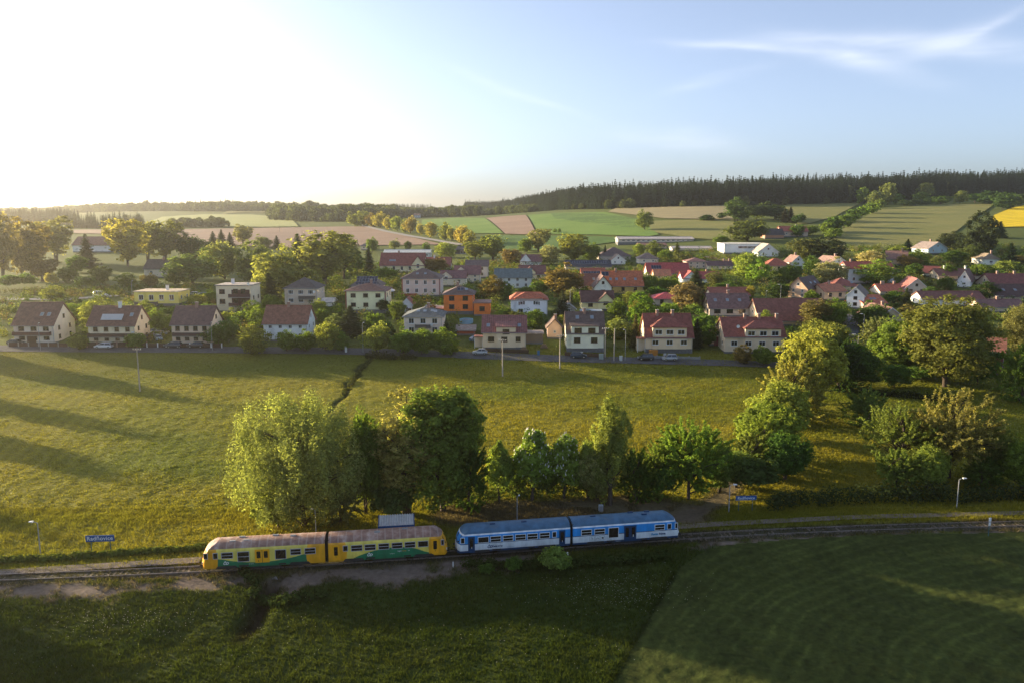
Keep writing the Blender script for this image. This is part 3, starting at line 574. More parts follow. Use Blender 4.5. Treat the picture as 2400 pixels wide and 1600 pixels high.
H_('f', 'the flat-roofed block with brown loggias', 'cubic flat-roofed house with stacked brown loggias on its right half', 550,732,82,62,0,'flat',9,(.58,.52,.40),(.22,.22,.22), rows=0, winlist=[(-.66,.70,1.7,1.4,2),(-.66,.33,1.7,1.4,2),(.12,.70,1.5,1.5,2),(.55,.70,1.5,1.5,2),(.12,.34,1.5,1.5,2),(.55,.34,1.5,1.5,2)], brown=True, chim=(-.3,), balcony=(.35,.58,.60,(.11,.05,.045)), dish=(.9,1.08))
b_ = HOUSES['f'][1]; wf = HOUSES['f'][3]; df = HOUSES['f'][4]
ob('loggia_panel', MB().box(-.12*wf/2,.92*wf/2,-df/2-.03,-df/2+.02,1.6,6.9).mesh('loggia_panel', [mat('loggia_brown', (.10,.05,.042), .85, .2, 3)]), b_); bl2 = [c for c in b_.children if c.name.startswith('balcony')][0]; c2 = bl2.copy(); COL.objects.link(c2); c2.location.z -= 2.7
H_('g', 'the grey pyramid-roofed house', 'grey-beige two-storey house with a dark pyramid roof and a covered balcony', 706,718,76,42,28,'hip',10.5,(.48,.43,.37),(.062,.056,.06), rows=2, cols=3, win=(1.6,1.3), dish=(.85,.82), balcony=(.4,.42,.5,(.12,.075,.06)), split=3)
H_('h', 'the pale yellow house with brown corners', 'pale yellow two-storey house with brown corner strips and a brown hipped roof', 858,735,95,53,20,'hip',11,(.68,.62,.43),BR, rows=2, cols=3, win=(1.5,1.2), brown=True, chim=(.15,), corner=(.20,.08,.05), plinth=1.2)
H_('i', 'the roof covered in solar panels', 'house with its whole front roof covered in dark solar panels behind the pale yellow house', 858,694,68,23,25,'hip',10,(.4,.38,.34),(.06,.06,.07), rows=1, cols=2, solar=(0,.5,.72,.82), k=.7)
H_('j', 'the big lilac-grey apartment house', 'big lilac-grey apartment house with a mansard-like hipped roof and a red ground balcony', 987,695,90,42,27,'hip',13,(.52,.45,.42),(.085,.06,.058), rows=2, cols=4, win=(1.1,1.5), corner=(.28,.10,.07), balcony=(-.62,.02,.40,(.33,.06,.05)), sky=((-.22,.4),(.2,.4)))
H_('k', 'the orange house', 'bright orange cubic house with a dark hipped roof and a flat annex', 1075,737,70,47,22,'hip',10,(.62,.17,.045),(.085,.058,.055), rows=2, cols=2, win=(1.6,1.4), brown=True, chim=(-.1,), sky=((.5,.5),), solar=(.1,.5,.22,.34), plinth=1.0)
H_('k2', 'the orange annex', 'flat orange annex on the right of the orange house', 1130,741,38,30,0,'flat',8,(.62,.17,.045),(.2,.13,.11), rows=1, cols=1, win=(1.6,1.4), brown=True, cat='annex', name='house_annex', side=False)
H_('l', 'the bungalow with the slate-blue roof', 'bungalow with a wide slate-blue hipped roof and four skylights', 992,788,90,46,24,'hip',12,(.55,.49,.44),(.075,.095,.105), rows=2, cols=3, win=(1.5,1.5), sky=((-.3,.5),(.05,.5),(.45,.55),(.62,.45)), chim=(.2,), dish=(.45,.62), balcony=(0,.45,.4,(.12,.06,.05)))
H_('m', 'the white house with the red half-hipped roof', 'bright white house with a red half-hipped roof and a square front bay', 1240,741,86,38,20,'hip',10,(.80,.79,.76),(.28,.085,.045), rows=2, cols=2, win=(1.5,1.25), k=.45, bay=(0,64,42,'hip',13), brown=False)
H_('n', 'the beige cottage with the mauve metal roof', 'beige cottage with a stained mauve metal roof and wide front dormer behind the pale pole', 1182,818,102,42,36,'gx',9,(.54,.46,.34),(.15,.065,.065), metal=True, rows=1, cols=3, win=(1.6,1.3), brown=True, bay=(4,46,54,'shed',14), sky=((-.75,.35),(.7,.35)))
H_('o', 'the small white garden house', 'tiny white gabled garden house beside the apartment house hedge', 954,735,27,21,14,'gy',6,(.78,.77,.74),RB, rows=1, cols=1, win=(.7,.8), cat='garden house', gar=(.3,1.5,1.5))
H_('p', 'the pink-walled shed', 'small pink-walled shed with a steep gable beside the grey-roofed house', 1300,794,34,28,18,'gy',6,PK,(.10,.07,.06), rows=1, cols=1, win=(.6,.7), cat='shed', chim=(-.6,))
H_('q', 'the cream house with the charcoal roof', 'cream two-storey house with a steep charcoal roof and brown quoins by the dark blue car', 1372,825,88,47,47,'gx',10,(.66,.62,.53),(.085,.065,.062), rows=1, cols=2, win=(1.7,1.45), brown=True, bay=(-2,65,63,'shed',9), sky=((-.4,.72),(.4,.72)), chim=(0,), plinth=1.1, metal=False)
H_('r', 'the beige house with the red hipped bay', 'beige two-storey house with a brick-red roof and a broad hipped front bay', 1568,827,110,40,52,'gx',10,(.56,.48,.36),(.155,.052,.042), rows=1, cols=3, win=(1.7,1.3), bay=(0,80,62,'hip',19), chim=(-.42,.25), plinth=1.1)
H_('s', 'the right-hand house with the red hipped bay', 'house with a long red-brown roof and hipped bay ending the front road', 1768,828,142,42,42,'gx',10,(.54,.47,.37),(.155,.055,.045), rows=1, cols=4, win=(1.7,1.3), bay=(18,84,60,'hip',14), chim=(-.2,.28,.88), dish=(-.6,1.55))
H_('s2', 'the pink garage', 'flat-roofed pink garage with a dark red door and one small window', 1679,810,36,42,0,'flat',7,PK,(.25,.2,.18), rows=0, gar=(.3,2.6,2.3,1), winlist=[(.1,.58,.8,.8,1)], cat='garage', name='garage', side=False)
H_('t', 'the yellow gabled house with the dark brown roof', 'pale yellow house with a dark brown roof and a broad front gable', 1401,728,76,21,25,'gx',8.5,(.66,.57,.33),BRD, rows=1, cols=2, brown=True, bay=(19,37,23,'gable',17), win=(1.5,1.1))
H_('u', 'the long mauve-roofed house', 'long low house with a mauve-grey roof and three dark skylights', 1710,743,96,22,33,'gx',9,(.52,.47,.42),(.13,.085,.085), rows=1, cols=3, win=(2.0,1.3), brown=True, sky=((-.65,.5),(-.05,.5),(.55,.5)), chim=(.05,))
H_('v', 'the red tiled roof behind it', 'red tiled roof just behind the long mauve-roofed house', 1711,706,90,14,18,'gx',8,BG,(.20,.075,.055), rows=1, cols=3, chim=(0,))
H_('w', 'the bright red metal roof', 'small house with a bright red metal hipped roof beside the brown bush', 1566,718,66,17,17,'hip',9,GY,(.30,.045,.05), metal=True, rows=1, cols=2, brown=True)
H_('x', 'the long orange-tiled house', 'long ochre house with a bright orange-red tiled roof and four skylights', 1460,691,94,22,34,'gx',10,(.50,.36,.12),OR, rows=1, cols=3, brown=True, sky=((-.6,.4),(-.3,.4),(.1,.4),(.65,.4)), solar=(-.85,.78,.18,.3), chim=(-.3,))
H_('y', 'the white gable with the arched window', 'tall white gable with a steep brown roof in front of the orange-tiled house', 1413,700,40,28,24,'gy',9,(.66,.63,.57),(.10,.058,.052), rows=1, cols=1, win=(1.6,1.3), brown=True)
H_('z', 'the brown-roofed wing', 'brown-roofed low wing left of the white arched gable', 1385,684,50,16,26,'gx',8,(.6,.54,.45),(.11,.058,.052), rows=1, cols=2, sky=((.3,.5),))
H_('za', 'the red ridge roof with a row of panels', 'narrow red roof with a strip of dark panels behind the brown-roofed wing', 1391,655,54,12,14,'gx',7,(.6,.54,.45),(.27,.085,.055), rows=0, solar=(0,.2,.9,.35))
H_('zb', 'the long dark solar roof', 'long dark blue roof lined with solar panels behind the brown tree', 1379,634,106,9,15,'gx',9,GY,(.03,.035,.055), rows=1, cols=4, solar=(0,.62,.9,.5), win=(.9,.8))
H_('zc', 'the big slate barn roof', 'big hipped slate-purple barn roof above the village centre', 1442,613,72,12,23,'hip',14,(.4,.36,.34),(.095,.07,.075), rows=0, cat='barn', name='barn')
H_('zd', 'the little white twin gable', 'little white gabled cottage with a grey-brown roof under the slate barn', 1449,622,34,11,13,'gy',8,(.72,.70,.64),(.17,.13,.11), rows=1, cols=2, win=(.8,.9))
H_('ze', 'the grey hipped cottage', 'small cottage with a grey hipped roof beside the blue pool cover', 1520,620,46,13,15,'hip',8,(.62,.58,.52),(.16,.13,.12), rows=1, cols=2, win=(.9,.9))
H_('zf', 'the crimson roof with two solar blocks', 'long building with a crimson roof carrying two blocks of solar panels', 1567,648,98,8,24,'gx',10,GY,(.25,.05,.055), rows=0, solar=(-.55,.4,.24,.62), cat='barn', name='barn')
H_('zg', 'the little orange roof', 'little orange-roofed cottage in front of the crimson solar roof', 1553,656,38,10,14,'gx',7,CR,(.34,.15,.09), rows=1, cols=2, win=(.8,.9))
H_('zh', 'the white house with the crimson roof', 'white house with a crimson roof and a left front gable', 1643,666,88,13,16,'gx',8,(.74,.72,.68),(.26,.06,.06), rows=1, cols=3, bay=(-24,34,14,'gable',15), chim=(.4,))
H_('zi', 'the grey-brown block', 'plain grey-brown two-storey block with a mauve roof', 1634,632,48,18,11,'hip',9,(.42,.38,.34),(.15,.085,.085), rows=2, cols=3, win=(.9,1.0))
H_('zj', 'the low dark-roofed row', 'low row house with a dark purple-brown roof and brick chimneys', 1688,634,57,11,11,'gx',8,(.6,.55,.48),(.085,.05,.055), rows=1, cols=4, win=(.8,.9), chim=(.45,.9))
H_('zk', 'the white industrial hall', 'long white flat industrial hall with a strip of high windows', 1745,595,96,22,0,'flat',14,(.78,.75,.70),(.5,.5,.5), rows=0, winlist=[(-.2+.22*i,.55,2.6,1.2,3) for i in range(6)], cat='hall', name='industrial_hall')
H_('zl', 'the white house with two slit windows', 'white gabled house with two narrow windows beside the industrial hall', 1800,604,47,13,18,'gy',10,(.80,.79,.76),(.28,.26,.25), rows=1, cols=2, win=(.8,1.6), split=1)
H_('zm', 'the cream house with the red hipped roof', 'cream house with a plain red hipped roof below the two white gables', 1825,638,60,14,20,'hip',10,(.62,.50,.36),(.24,.075,.05), rows=1, cols=3, win=(1,1.3), brown=True)
H_('zn', 'the tall white gable', 'tall narrow white gable with a small dark balcony window', 1870,634,30,19,14,'gy',10,(.76,.74,.70),(.14,.09,.085), rows=2, cols=1, win=(1.0,1.2), chim=(0,))
H_('zo', 'the pink house with two dormers', 'pink gabled house with a dark roof and two white dormers', 1869,701,46,25,24,'gy',14,(.66,.43,.32),(.065,.045,.045), rot=-40, rows=2, cols=2, win=(.8,1.1), sky=((-.1,.4),(.5,.4)))
H_('zp', 'the pink house with the orange roof', 'pinkish cream house with a faded orange roof next to the pink gable', 1957,704,50,21,17,'gx',9,(.62,.46,.34),(.30,.13,.08), rot=12, rows=1, cols=2, brown=True, chim=(0,))
H_('zq', 'the dark red hipped roof', 'dark red steep hipped roof behind the faded orange roof', 1982,684,64,12,22,'hip',10,BG,(.17,.06,.05), rows=1, cols=2, sky=((.55,.4),))
H_('zr', 'the white gable with the red-framed windows', 'white gable house with dark red window frames and a slate side roof', 2003,724,41,32,18,'gy',14,(.78,.76,.73),(.12,.10,.09), rot=-28, rows=2, cols=1, win=(1.2,1.1), brown=True)
H_('zs', 'the coral-red roof', 'small beige house with a sunlit coral-red roof and skylights', 2050,726,54,15,19,'gx',9,(.52,.46,.38),(.40,.13,.08), rot=14, rows=1, cols=2, sky=((0,.5),(.3,.5)))
H_('zt', 'the plain beige barn gable', 'plain windowless beige barn gable with a chimney beside the side street', 2087,772,62,26,24,'gy',14,(.42,.36,.27),(.14,.08,.07), rows=0, chim=(0,), cat='barn', name='barn', side=False)
H_('zu', 'the huge red-brown barn roof', 'huge long red-brown barn roof at the right end of the village', 1862,764,165,14,50,'gx',14,(.42,.34,.26),(.15,.062,.05), rows=0, cat='barn', name='barn', gar=(.45,3,2.2))
H_('zv', 'the orange roof with twin chimneys', 'low house with an orange-red roof and twin brick chimneys', 2090,692,54,9,17,'gx',9,GY,(.30,.10,.065), rows=1, cols=2, chim=(-.5,-.35,.6), win=(.8,.8))
H_('zw', 'the grey-pink gable house', 'grey-pink gabled house with a mauve roof beside a red barn roof', 2147,692,56,15,23,'gy',14,(.45,.40,.36),(.20,.085,.085), rot=-14, rows=1, cols=2, brown=True)
H_('zx', 'the tall white house with the red roof', 'tall white house with a bright red roof half hidden by chestnut trees', 2040,666,108,36,17,'gx',10,(.78,.76,.74),(.27,.065,.05), rows=2, cols=5, win=(1,1.3), chim=(-.7,))
H_('zy', 'the brown roof above the chestnuts', 'brown saddle roof just above the flowering chestnut trees', 2100,622,50,15,20,'gx',12,(.42,.36,.30),(.15,.09,.08), rot=-25, rows=1, cols=2, chim=(.5,))
H_('zz', 'the pale gable beside the chestnut', 'pale white gable with a grey-pink roof left of the tall white house', 1965,636,44,17,16,'gy',11,(.7,.67,.62),(.20,.14,.13), rot=15, rows=1, cols=2, chim=(-.4,))
H_('ya', 'the dark red roof with the white gable', 'dark red roof with a small white gable end near the right edge of the village', 2192,650,55,9,17,'gx',9,(.7,.66,.6),(.17,.055,.05), rot=-22, rows=1, cols=2, win=(.7,.8))
H_('yb', 'the long brown ridge', 'long low brown roof with two white chimneys', 2262,657,125,11,16,'gx',9,(.5,.44,.36),(.12,.06,.055), rows=1, cols=4, chim=(-.6,.2), whitechim=True)
H_('yc', 'the sharp white gable', 'sharp white gable wall with a long dark brown roof behind it', 2258,676,30,18,22,'gy',18,(.78,.75,.70),(.10,.05,.045), rot=-34, rows=1, cols=1, win=(1.2,.8))
H_('yd', 'the maroon barn roof', 'wide maroon barn roof at the right edge of the picture', 2372,678,90,10,27,'gx',12,BG,(.13,.045,.042), rows=0, chim=(-.4,.5), cat='barn', name='barn')
H_('ye', 'the blackish barn roof', 'wide blackish barn roof below the maroon roof at the right edge', 2374,706,86,11,29,'gx',12,BG,(.06,.035,.035), rows=1, cols=3, sky=((-.3,.5),(.35,.5)), cat='barn', name='barn')
H_('yf', 'the long brown roof with the white end house', 'long brown roof ending in a small white front with one window', 2235,718,145,16,19,'gx',9,(.72,.70,.66),(.125,.055,.048), rows=1, cols=4, win=(1.2,1.0), bay=(54,40,16,'hip',13))
H_('yg', 'the purple roof among the trees', 'purple-brown roof with a pale gable among the trees at the lower right of the village', 2352,733,104,13,18,'gx',9,(.58,.50,.42),(.13,.075,.075), rows=1, cols=2, chim=(.0,))
H_('yh', 'the pale blue house', 'pale blue gabled house with a grey roof alone below the pines', 2197,596,44,13,14,'gy',10,(.42,.56,.66),(.20,.18,.18), rot=20, rows=1, cols=2, win=(.9,1.0), chim=(0,))
H_('yi', 'the white cottage near the right edge', 'white cottage with an olive-grey mansard roof below the meadow at the right', 2322,624,38,16,16,'hip',9,(.74,.70,.62),(.16,.14,.11), rows=1, cols=1, win=(1.4,1.0), chim=(.6,), k=.6)
H_('yj', 'the brick house in the trees', 'brick-red wall and orange roof edge hidden among the trees at the right', 2330,880,40,58,30,'gx',12,(.12,.045,.035),(.15,.065,.045), rot=-30, rows=0, side=False)
H_('yk', 'the grey house behind the mauve gables', 'tall grey house with a slate roof behind the mauve gables', 1118,652,52,28,14,'gx',8,(.54,.51,.48),(.095,.075,.08), rows=2, cols=2, win=(.9,1.1), brown=True)
H_('yl', 'the mauve roof with two gables', 'cream house with a mauve roof and paired front gables', 1095,664,60,21,20,'gx',9,(.56,.51,.43),(.15,.075,.08), rows=2, cols=3, win=(.9,1.0), bay=(-14,26,27,'gable',12))
H_('ym', 'the purple-roofed house', 'purple-roofed cream house right behind the apartment house', 1062,672,60,20,18,'gx',9,(.58,.53,.45),(.14,.07,.078), rows=1, cols=2, bay=(-16,28,24,'gable',11))
H_('yn', 'the pale blue house with the teal roof', 'pale blue house with a long teal roof', 1203,678,86,28,20,'gx',9,(.50,.56,.60),(.075,.115,.13), rows=2, cols=4, win=(1.0,1.2), metal=True)
H_('yo', 'the cream house with the maroon roof', 'cream house with a dark maroon roof behind the teal roof', 1248,658,60,16,20,'gx',8,(.64,.56,.40),(.13,.058,.058), rows=1, cols=2, win=(1.3,1.0), bay=(-6,26,20,'gable',11), brown=True)
H_('yp', 'the white gable with red verges', 'white gable with bright red verges and a purple side roof', 1246,624,46,11,16,'gx',8,(.76,.74,.70),(.14,.07,.085), rows=1, cols=2, win=(.8,.8), bay=(-14,26,12,'gable',16))
H_('yq', 'the old school with the eyebrow dormer', 'large cream building with a deep red roof and a white eyebrow dormer', 942,640,102,18,30,'gx',13,(.66,.57,.42),(.17,.055,.05), rows=1, cols=5, win=(1.2,1.9), bay=(38,30,18,'gable',20), chim=(-.2,), sky=((-.55,.35),(-.45,.35),(-.35,.35)))
H_('yr', 'the red-roofed school wing', 'long red-roofed wing to the right of the eyebrow dormer', 1012,633,86,9,21,'gx',10,(.66,.6,.52),(.19,.06,.055), rows=1, cols=3, chim=(.1,), whitechim=True)
H_('ys', 'the pale blue greenhouse hall', 'long pale blue barrel-like greenhouse hall beyond the red roofs', 954,606,108,13,8,'gx',10,(.62,.68,.72),(.42,.48,.50), metal=True, rows=1, cols=12, win=(1.6,1.0), cat='greenhouse', name='greenhouse')
H_('yt', 'the black barn with white doors', 'small black barn with two white doors below the country road', 1084,596,34,11,8,'gx',8,(.035,.033,.035),(.08,.075,.075), rows=0, winlist=[(-.1,.1,1.8,1.9,1),(.25,.1,1.8,1.9,1)], cat='barn', name='barn')
H_('yu', 'the small villa at the ploughed field', 'small villa with a grey hipped roof at the edge of the ploughed field', 859,587,26,10,10,'hip',8,(.62,.50,.42),(.12,.11,.12), rows=1, cols=2, win=(1,1))
H_('yv', 'the white barn at the far left', 'long white barn with a rust-brown roof among the trees at the far left', 214,592,86,17,21,'gx',14,(.76,.75,.73),(.16,.085,.07), rows=0, cat='barn', name='barn', side=False)
H_('yw', 'the dark-roofed house in the trees', 'dark-roofed house half hidden in trees behind the yellow bungalow', 370,652,62,22,22,'gx',9,(.5,.47,.43),(.05,.042,.042), rows=1, cols=2, chim=(.2,))
H_('yx', 'the long grey hall', 'long grey livestock hall at the foot of the hill meadow', 1537,570,176,9,7,'gx',12,(.46,.43,.40),(.36,.35,.35), metal=True, rows=1, cols=14, win=(1.6,.8), cat='hall', name='livestock_hall')
H_('yy', 'the brown hall', 'short brown-roofed hall in front of the long grey hall', 1530,585,64,9,7,'gx',9,(.45,.40,.34),(.14,.075,.06), rows=0, cat='hall', name='livestock_hall')
H_('xa', 'the long pale shed', 'long low pale shed to the right of the brown hall', 1622,589,92,6,5,'gx',8,(.5,.47,.44),(.40,.38,.38), metal=True, rows=0, cat='shed', name='shed')
H_('xb', 'the hillside farmhouse', 'red-roofed hillside farmhouse between the dark trees', 1862,556,62,13,13,'gx',10,(.45,.36,.30),(.26,.075,.06), rows=1, cols=3, win=(1,1), chim=(.3,))
H_('xc', 'the dark farm barn', 'dark-roofed barn attached left of the hillside farmhouse', 1815,560,44,10,14,'gx',9,(.36,.2,.15),(.05,.045,.05), rows=0, cat='barn', name='barn')
H_('xd', 'the red garden shed', 'low red garden shed with a grey roof by the orange house', 1092,786,42,13,8,'gx',5,(.26,.07,.045),(.22,.2,.19), rows=0, cat='shed', name='shed', side=False)
H_('xe', 'the grey garden hut', 'small grey garden hut with a dark gable left of the yellow gabled house', 1333,737,30,14,12,'gy',5,(.34,.33,.31),(.09,.075,.07), rows=1, cols=1, win=(1,.9), cat='hut', name='garden_hut')
H_('xf', 'the carport with the pale roof', 'open carport with a flat pale roof beside the beige cottage', 1252,806,42,24,0,'flat',5,(.14,.12,.10),(.30,.28,.28), rows=0, cat='carport', name='carport', side=False)
H_('xg', 'the white lean-to', 'small white lean-to behind the grey pyramid-roofed house', 768,722,26,14,6,'gx',5,(.7,.69,.66),(.45,.43,.42), rows=0, cat='shed', name='shed', side=False)
H_('xh', 'the distant white farmhouse', 'tiny distant white farmhouse on the wooded hillside left of the fields', 977,514,14,6,5,'gx',10,(.75,.74,.72),(.2,.12,.1), rows=1, cols=3, D=1050)
for q_ in ('xh',):
    pass
# pale solar collectors on the cream house and the eight-pane loggia glazing of the flat block
hb = HOUSES['b']; ro_ = [c for c in hb[1].children if c.name.startswith('roof')][0]
zz0 = max(v.co.z for v in ro_.data.vertices); yy0 = min(v.co.y for v in ro_.data.vertices); zz1 = min(v.co.z for v in ro_.data.vertices)
pm = MB()
for i in range(6): pm.box(-2.85+i*.95, -1.95+i*.95, -1.0, 1.0, .03, .12)
ob('solar_collector', pm.mesh('solar_collector', [mat('collector', (.52,.52,.50), .3, .06, 2, spec=.6)]), ro_, (-.2, yy0*.62, zz1+(zz0-zz1)*.40+.28), (math.atan2(zz0-zz1, -yy0), 0, 0))

# ------------------------------------------------------------------ trees and other plants
def leaf_quads(C, N, L, Wd, rg):
    """quads at C facing N, size L x Wd"""
    n = len(C); r = rg.normal(size=(n,3)); t = np.cross(N, r); t /= np.linalg.norm(t, axis=1)[:,None]+1e-9; b = np.cross(N, t)
    L = L[:,None]; Wd = Wd[:,None]
    V = np.stack([C-t*L, C-b*Wd, C+t*L, C+b*Wd], 1).reshape(-1,3); Fq = np.arange(4*n).reshape(n,4); return V, Fq
def tube_np(pts, rad, n=5):
    pts = np.asarray(pts, float); k = len(pts); t = np.gradient(pts, axis=0); t /= np.linalg.norm(t, axis=1)[:,None]+1e-9
    a = np.cross(t, [0.31,0.9,0.2]); a /= np.linalg.norm(a, axis=1)[:,None]+1e-9; b = np.cross(t, a); an = np.arange(n)*2*math.pi/n
    V = pts[:,None,:]+(a[:,None,:]*np.cos(an)[None,:,None]+b[:,None,:]*np.sin(an)[None,:,None])*np.asarray(rad)[:,None,None]
    i = np.arange(k*n).reshape(k,n); j = np.roll(i, -1, 1); Fq = np.c_[i[:-1].ravel(), j[:-1].ravel(), j[1:].ravel(), i[1:].ravel()]; return V.reshape(-1,3), Fq
TREE_LIB = {}
def build_tree(key, kind, seed, nl, leaf, H=10., Wd=8., base=.22, nclump=60, limbs=22, droop=0, spread=.10, multi=1):
    rg = np.random.default_rng(seed); TV, TF = [], []; off = 0
    def addtube(p, r, n=5):
        nonlocal off
        v, f = tube_np(p, r, n); TV.append(v); TF.append(f+off); off += len(v)
    if kind == 'conifer':
        addtube([(0,0,-.6),(0,0,H*.5),(0,0,H)], [H*.016,H*.010,.01], 6)
        nlev = nclump; C=[]; N=[]; S=[]
        per = max(3, nl//nlev)
        for i in range(nlev):
            z = H*(base*.35+(1-base*.35)*(i+.5)/nlev); R = Wd/2*(1-z/H)**.85*(.8+.4*rg.random())+.12
            nb = 7; ph = rg.random()*6.28
            for b in range(nb):
                a = ph+b*2*math.pi/nb+rg.normal(0,.2); rr = R*(.65+.5*rg.random()); m = max(2, per//nb)
                u = (np.arange(m)+rg.random(m))/m; rad = rr*u
                P = np.c_[np.cos(a)*rad, np.sin(a)*rad, z-rad*.38+.12*rad*rad/max(rr,.1)]+rg.normal(0, .05*rr+.02, (m,3)); C.append(P)
                nn = np.c_[np.cos(a)*.35*np.ones(m), np.sin(a)*.35*np.ones(m), np.ones(m)]+rg.normal(0,.5,(m,3)); N.append(nn); S.append(leaf*(1.15-.5*u)*(1-.55*z/H))
        C = np.concatenate(C); N = np.concatenate(N); S = np.concatenate(S); N /= np.linalg.norm(N, axis=1)[:,None]
        V, Fq = leaf_quads(C, N, S*1.2, S*.6, rg); lv = np.repeat(np.clip(.5+.22*rg.normal(size=len(C)), 0, 1), 4)
    else:
        cz0 = H*base; A = Wd/2; B = (H-cz0)/2; cz = cz0+B
        # lobed envelope
        lob = rg.normal(size=(46,3)); lob /= np.linalg.norm(lob, axis=1)[:,None]; la = np.r_[rg.uniform(-.22,.20,10), rg.uniform(-.34,.26,36)]; lp = np.r_[np.full(10,3.), np.full(36,14.)]
        d = rg.normal(size=(nclump,3)); d /= np.linalg.norm(d, axis=1)[:,None]
        env = 1+((np.clip(d@lob.T, 0, 1)**lp)*la).sum(1); r = rg.random(nclump)**(1/2.6)*.96
        if kind == 'bush': d[:,2] = np.abs(d[:,2])*1.2-.35; d /= np.linalg.norm(d, axis=1)[:,None]
        c = d*(r*env)[:,None]*np.array([A,A,B]); 
        if kind == 'cone': tt = (c[:,2]/B+1)/2; c[:,:2] *= (1.2-.80*tt)[:,None]
        if kind == 'vase': tt = (c[:,2]/B+1)/2; c[:,:2] *= (.55+.6*tt)[:,None]
        c = c+np.array([0,0,cz]); c[:,2] = np.maximum(c[:,2], H*.05)
        # trunk(s) and limbs
        stems = []
        for m in range(multi):
            o = rg.normal(0, .02*Wd, 2) if multi > 1 else np.zeros(2); lean = rg.normal(0, .05*Wd*(1 if multi == 1 else 2.2), 2); top = cz0+B*(1.1 if kind != 'bush' else .3)
            zt = np.linspace(-.5, top, 6); f = (zt+.5)/(top+.5); P = np.c_[o[0]+lean[0]*f**1.5+rg.normal(0,.012*H,6)*f, o[1]+lean[1]*f**1.5+rg.normal(0,.012*H,6)*f, zt]
            r0 = H*(.021 if multi == 1 else .014); addtube(P, r0*(1-.75*f)+.015, 7); stems.append(P)
        pick = rg.permutation(nclump)[:limbs]
        for q in pick:
            P = stems[rg.integers(len(stems))]; e = c[q]; zs = min(max(cz0*.75, e[2]-.45*np.hypot(*e[:2])-.08*H), P[-1,2]); s = np.array([np.interp(zs, P[:,2], P[:,0]), np.interp(zs, P[:,2], P[:,1]), zs])
            mid = s*.5+e*.5+np.array([0,0,.06*H])*rg.random()+rg.normal(0,.025*H,3); u = np.linspace(0,1,5)[:,None]
            addtube(s*(1-u)**2+2*mid*u*(1-u)+e*u*u, H*.0085*(1-.8*u[:,0])+.008, 4)
        per = np.full(nclump, nl//nclump); per = (per*rg.uniform(.55,1.5,nclump)).astype(int)+1; ci = np.repeat(np.arange(nclump), per); n = len(ci)
        rc = Wd*spread*rg.uniform(.7,1.35,nclump)
        g3 = rg.normal(size=(n,3)); g3 /= np.linalg.norm(g3, axis=1)[:,None]; rr = rg.random(n)**(1/2.4)
        sc = np.array([1,1,.8]); 
        if droop: sc = np.array([.75,.75,1.0+droop])
        C = c[ci]+g3*(rr*rc[ci])[:,None]*sc
        if droop: C[:,2] -= droop*.5*rc[ci]*rr
        out = d[ci]
        if kind != 'twig':                     # a third of the leaves fill the crown between the clumps
            fr = np.nonzero(rg.random(n) < .20)[0]; d2 = rg.normal(size=(len(fr),3)); d2 /= np.linalg.norm(d2, axis=1)[:,None]
            if kind == 'bush': d2[:,2] = np.abs(d2[:,2])*1.2-.35; d2 /= np.linalg.norm(d2, axis=1)[:,None]
            e2 = 1+((np.clip(d2@lob.T, 0, 1)**lp)*la).sum(1); q2 = d2*(rg.random(len(fr))**(1/2.2)*.98*e2)[:,None]*np.array([A,A,B]); t2 = (q2[:,2]/B+1)/2
            if kind == 'cone': q2[:,:2] *= (1.2-.80*t2)[:,None]
            if kind == 'vase': q2[:,:2] *= (.55+.6*t2)[:,None]
            C[fr] = q2+np.array([0,0,cz]); out = out.copy(); out[fr] = d2
        if kind == 'twig':
            td = d+np.array([0,0,.55])+rg.normal(0,.35,(nclump,3)); td /= np.linalg.norm(td, axis=1)[:,None]; u = rg.uniform(-1.0,1.3,n); C = c[ci]+td[ci]*(u*rc[ci]*1.5)[:,None]+rg.normal(0,.16*Wd*spread,(n,3))
            for q in range(nclump):
                if q % 2 == 0: addtube([c[q]-td[q]*rc[q]*1.5, c[q]+td[q]*rc[q]*2.1], [.025,.008], 3)
        C[:,2] = np.maximum(C[:,2], .05)
        N = g3*.7+out*.5+np.array([0,0,.35])+rg.normal(0,.45,(n,3)); N /= np.linalg.norm(N, axis=1)[:,None]
        S = leaf*rg.uniform(.6,1.35,n); V, Fq = leaf_quads(C, N, S, S*(.36 if droop else .6), rg)
        lv = np.repeat(np.clip(.5+.20*rg.normal(size=n)+np.repeat(.13*rg.normal(size=nclump), per), 0, 1), 4)
    trunk = npmesh(key+'_trunk', np.concatenate(TV), np.concatenate(TF), M_BARK, None, True); crown = npmesh(key+'_crown', V, Fq, M_LEAF, {'lv': lv})
    z1 = np.percentile(V[:,2], 99.8); x1 = np.percentile(np.abs(V[:,:2]), 98.5)
    TREE_LIB[key] = (trunk, crown, z1, 2*x1)
def candle_crown(key, src, n):                 # white blossom candles for chestnuts
    t, c, H, Wd = TREE_LIB[src]; co = np.empty(len(c.vertices)*3, np.float32); c.vertices.foreach_get('co', co); co = co.reshape(-1,3); rg = np.random.default_rng(5)
    ctr = co.mean(0); rad = np.linalg.norm((co-ctr)/np.array([Wd/2,Wd/2,H*.4]), axis=1); cand = np.nonzero(rad > .72)[0]; p = co[rg.choice(cand, n)]
    V, Fq = [], []; o = 0
    for q in p:
        h = .32*rg.uniform(.8,1.3); w = .09
        V += [(q[0]+w,q[1],q[2]),(q[0]-w*.5,q[1]+w*.87,q[2]),(q[0]-w*.5,q[1]-w*.87,q[2]),(q[0],q[1],q[2]+h)]; Fq += [(o,o+1,o+3),(o+1,o+2,o+3),(o+2,o,o+3)]; o += 4
    return npmesh(key, V, Fq, mat('blossom', (.72,.68,.58), .8, .1, 3))
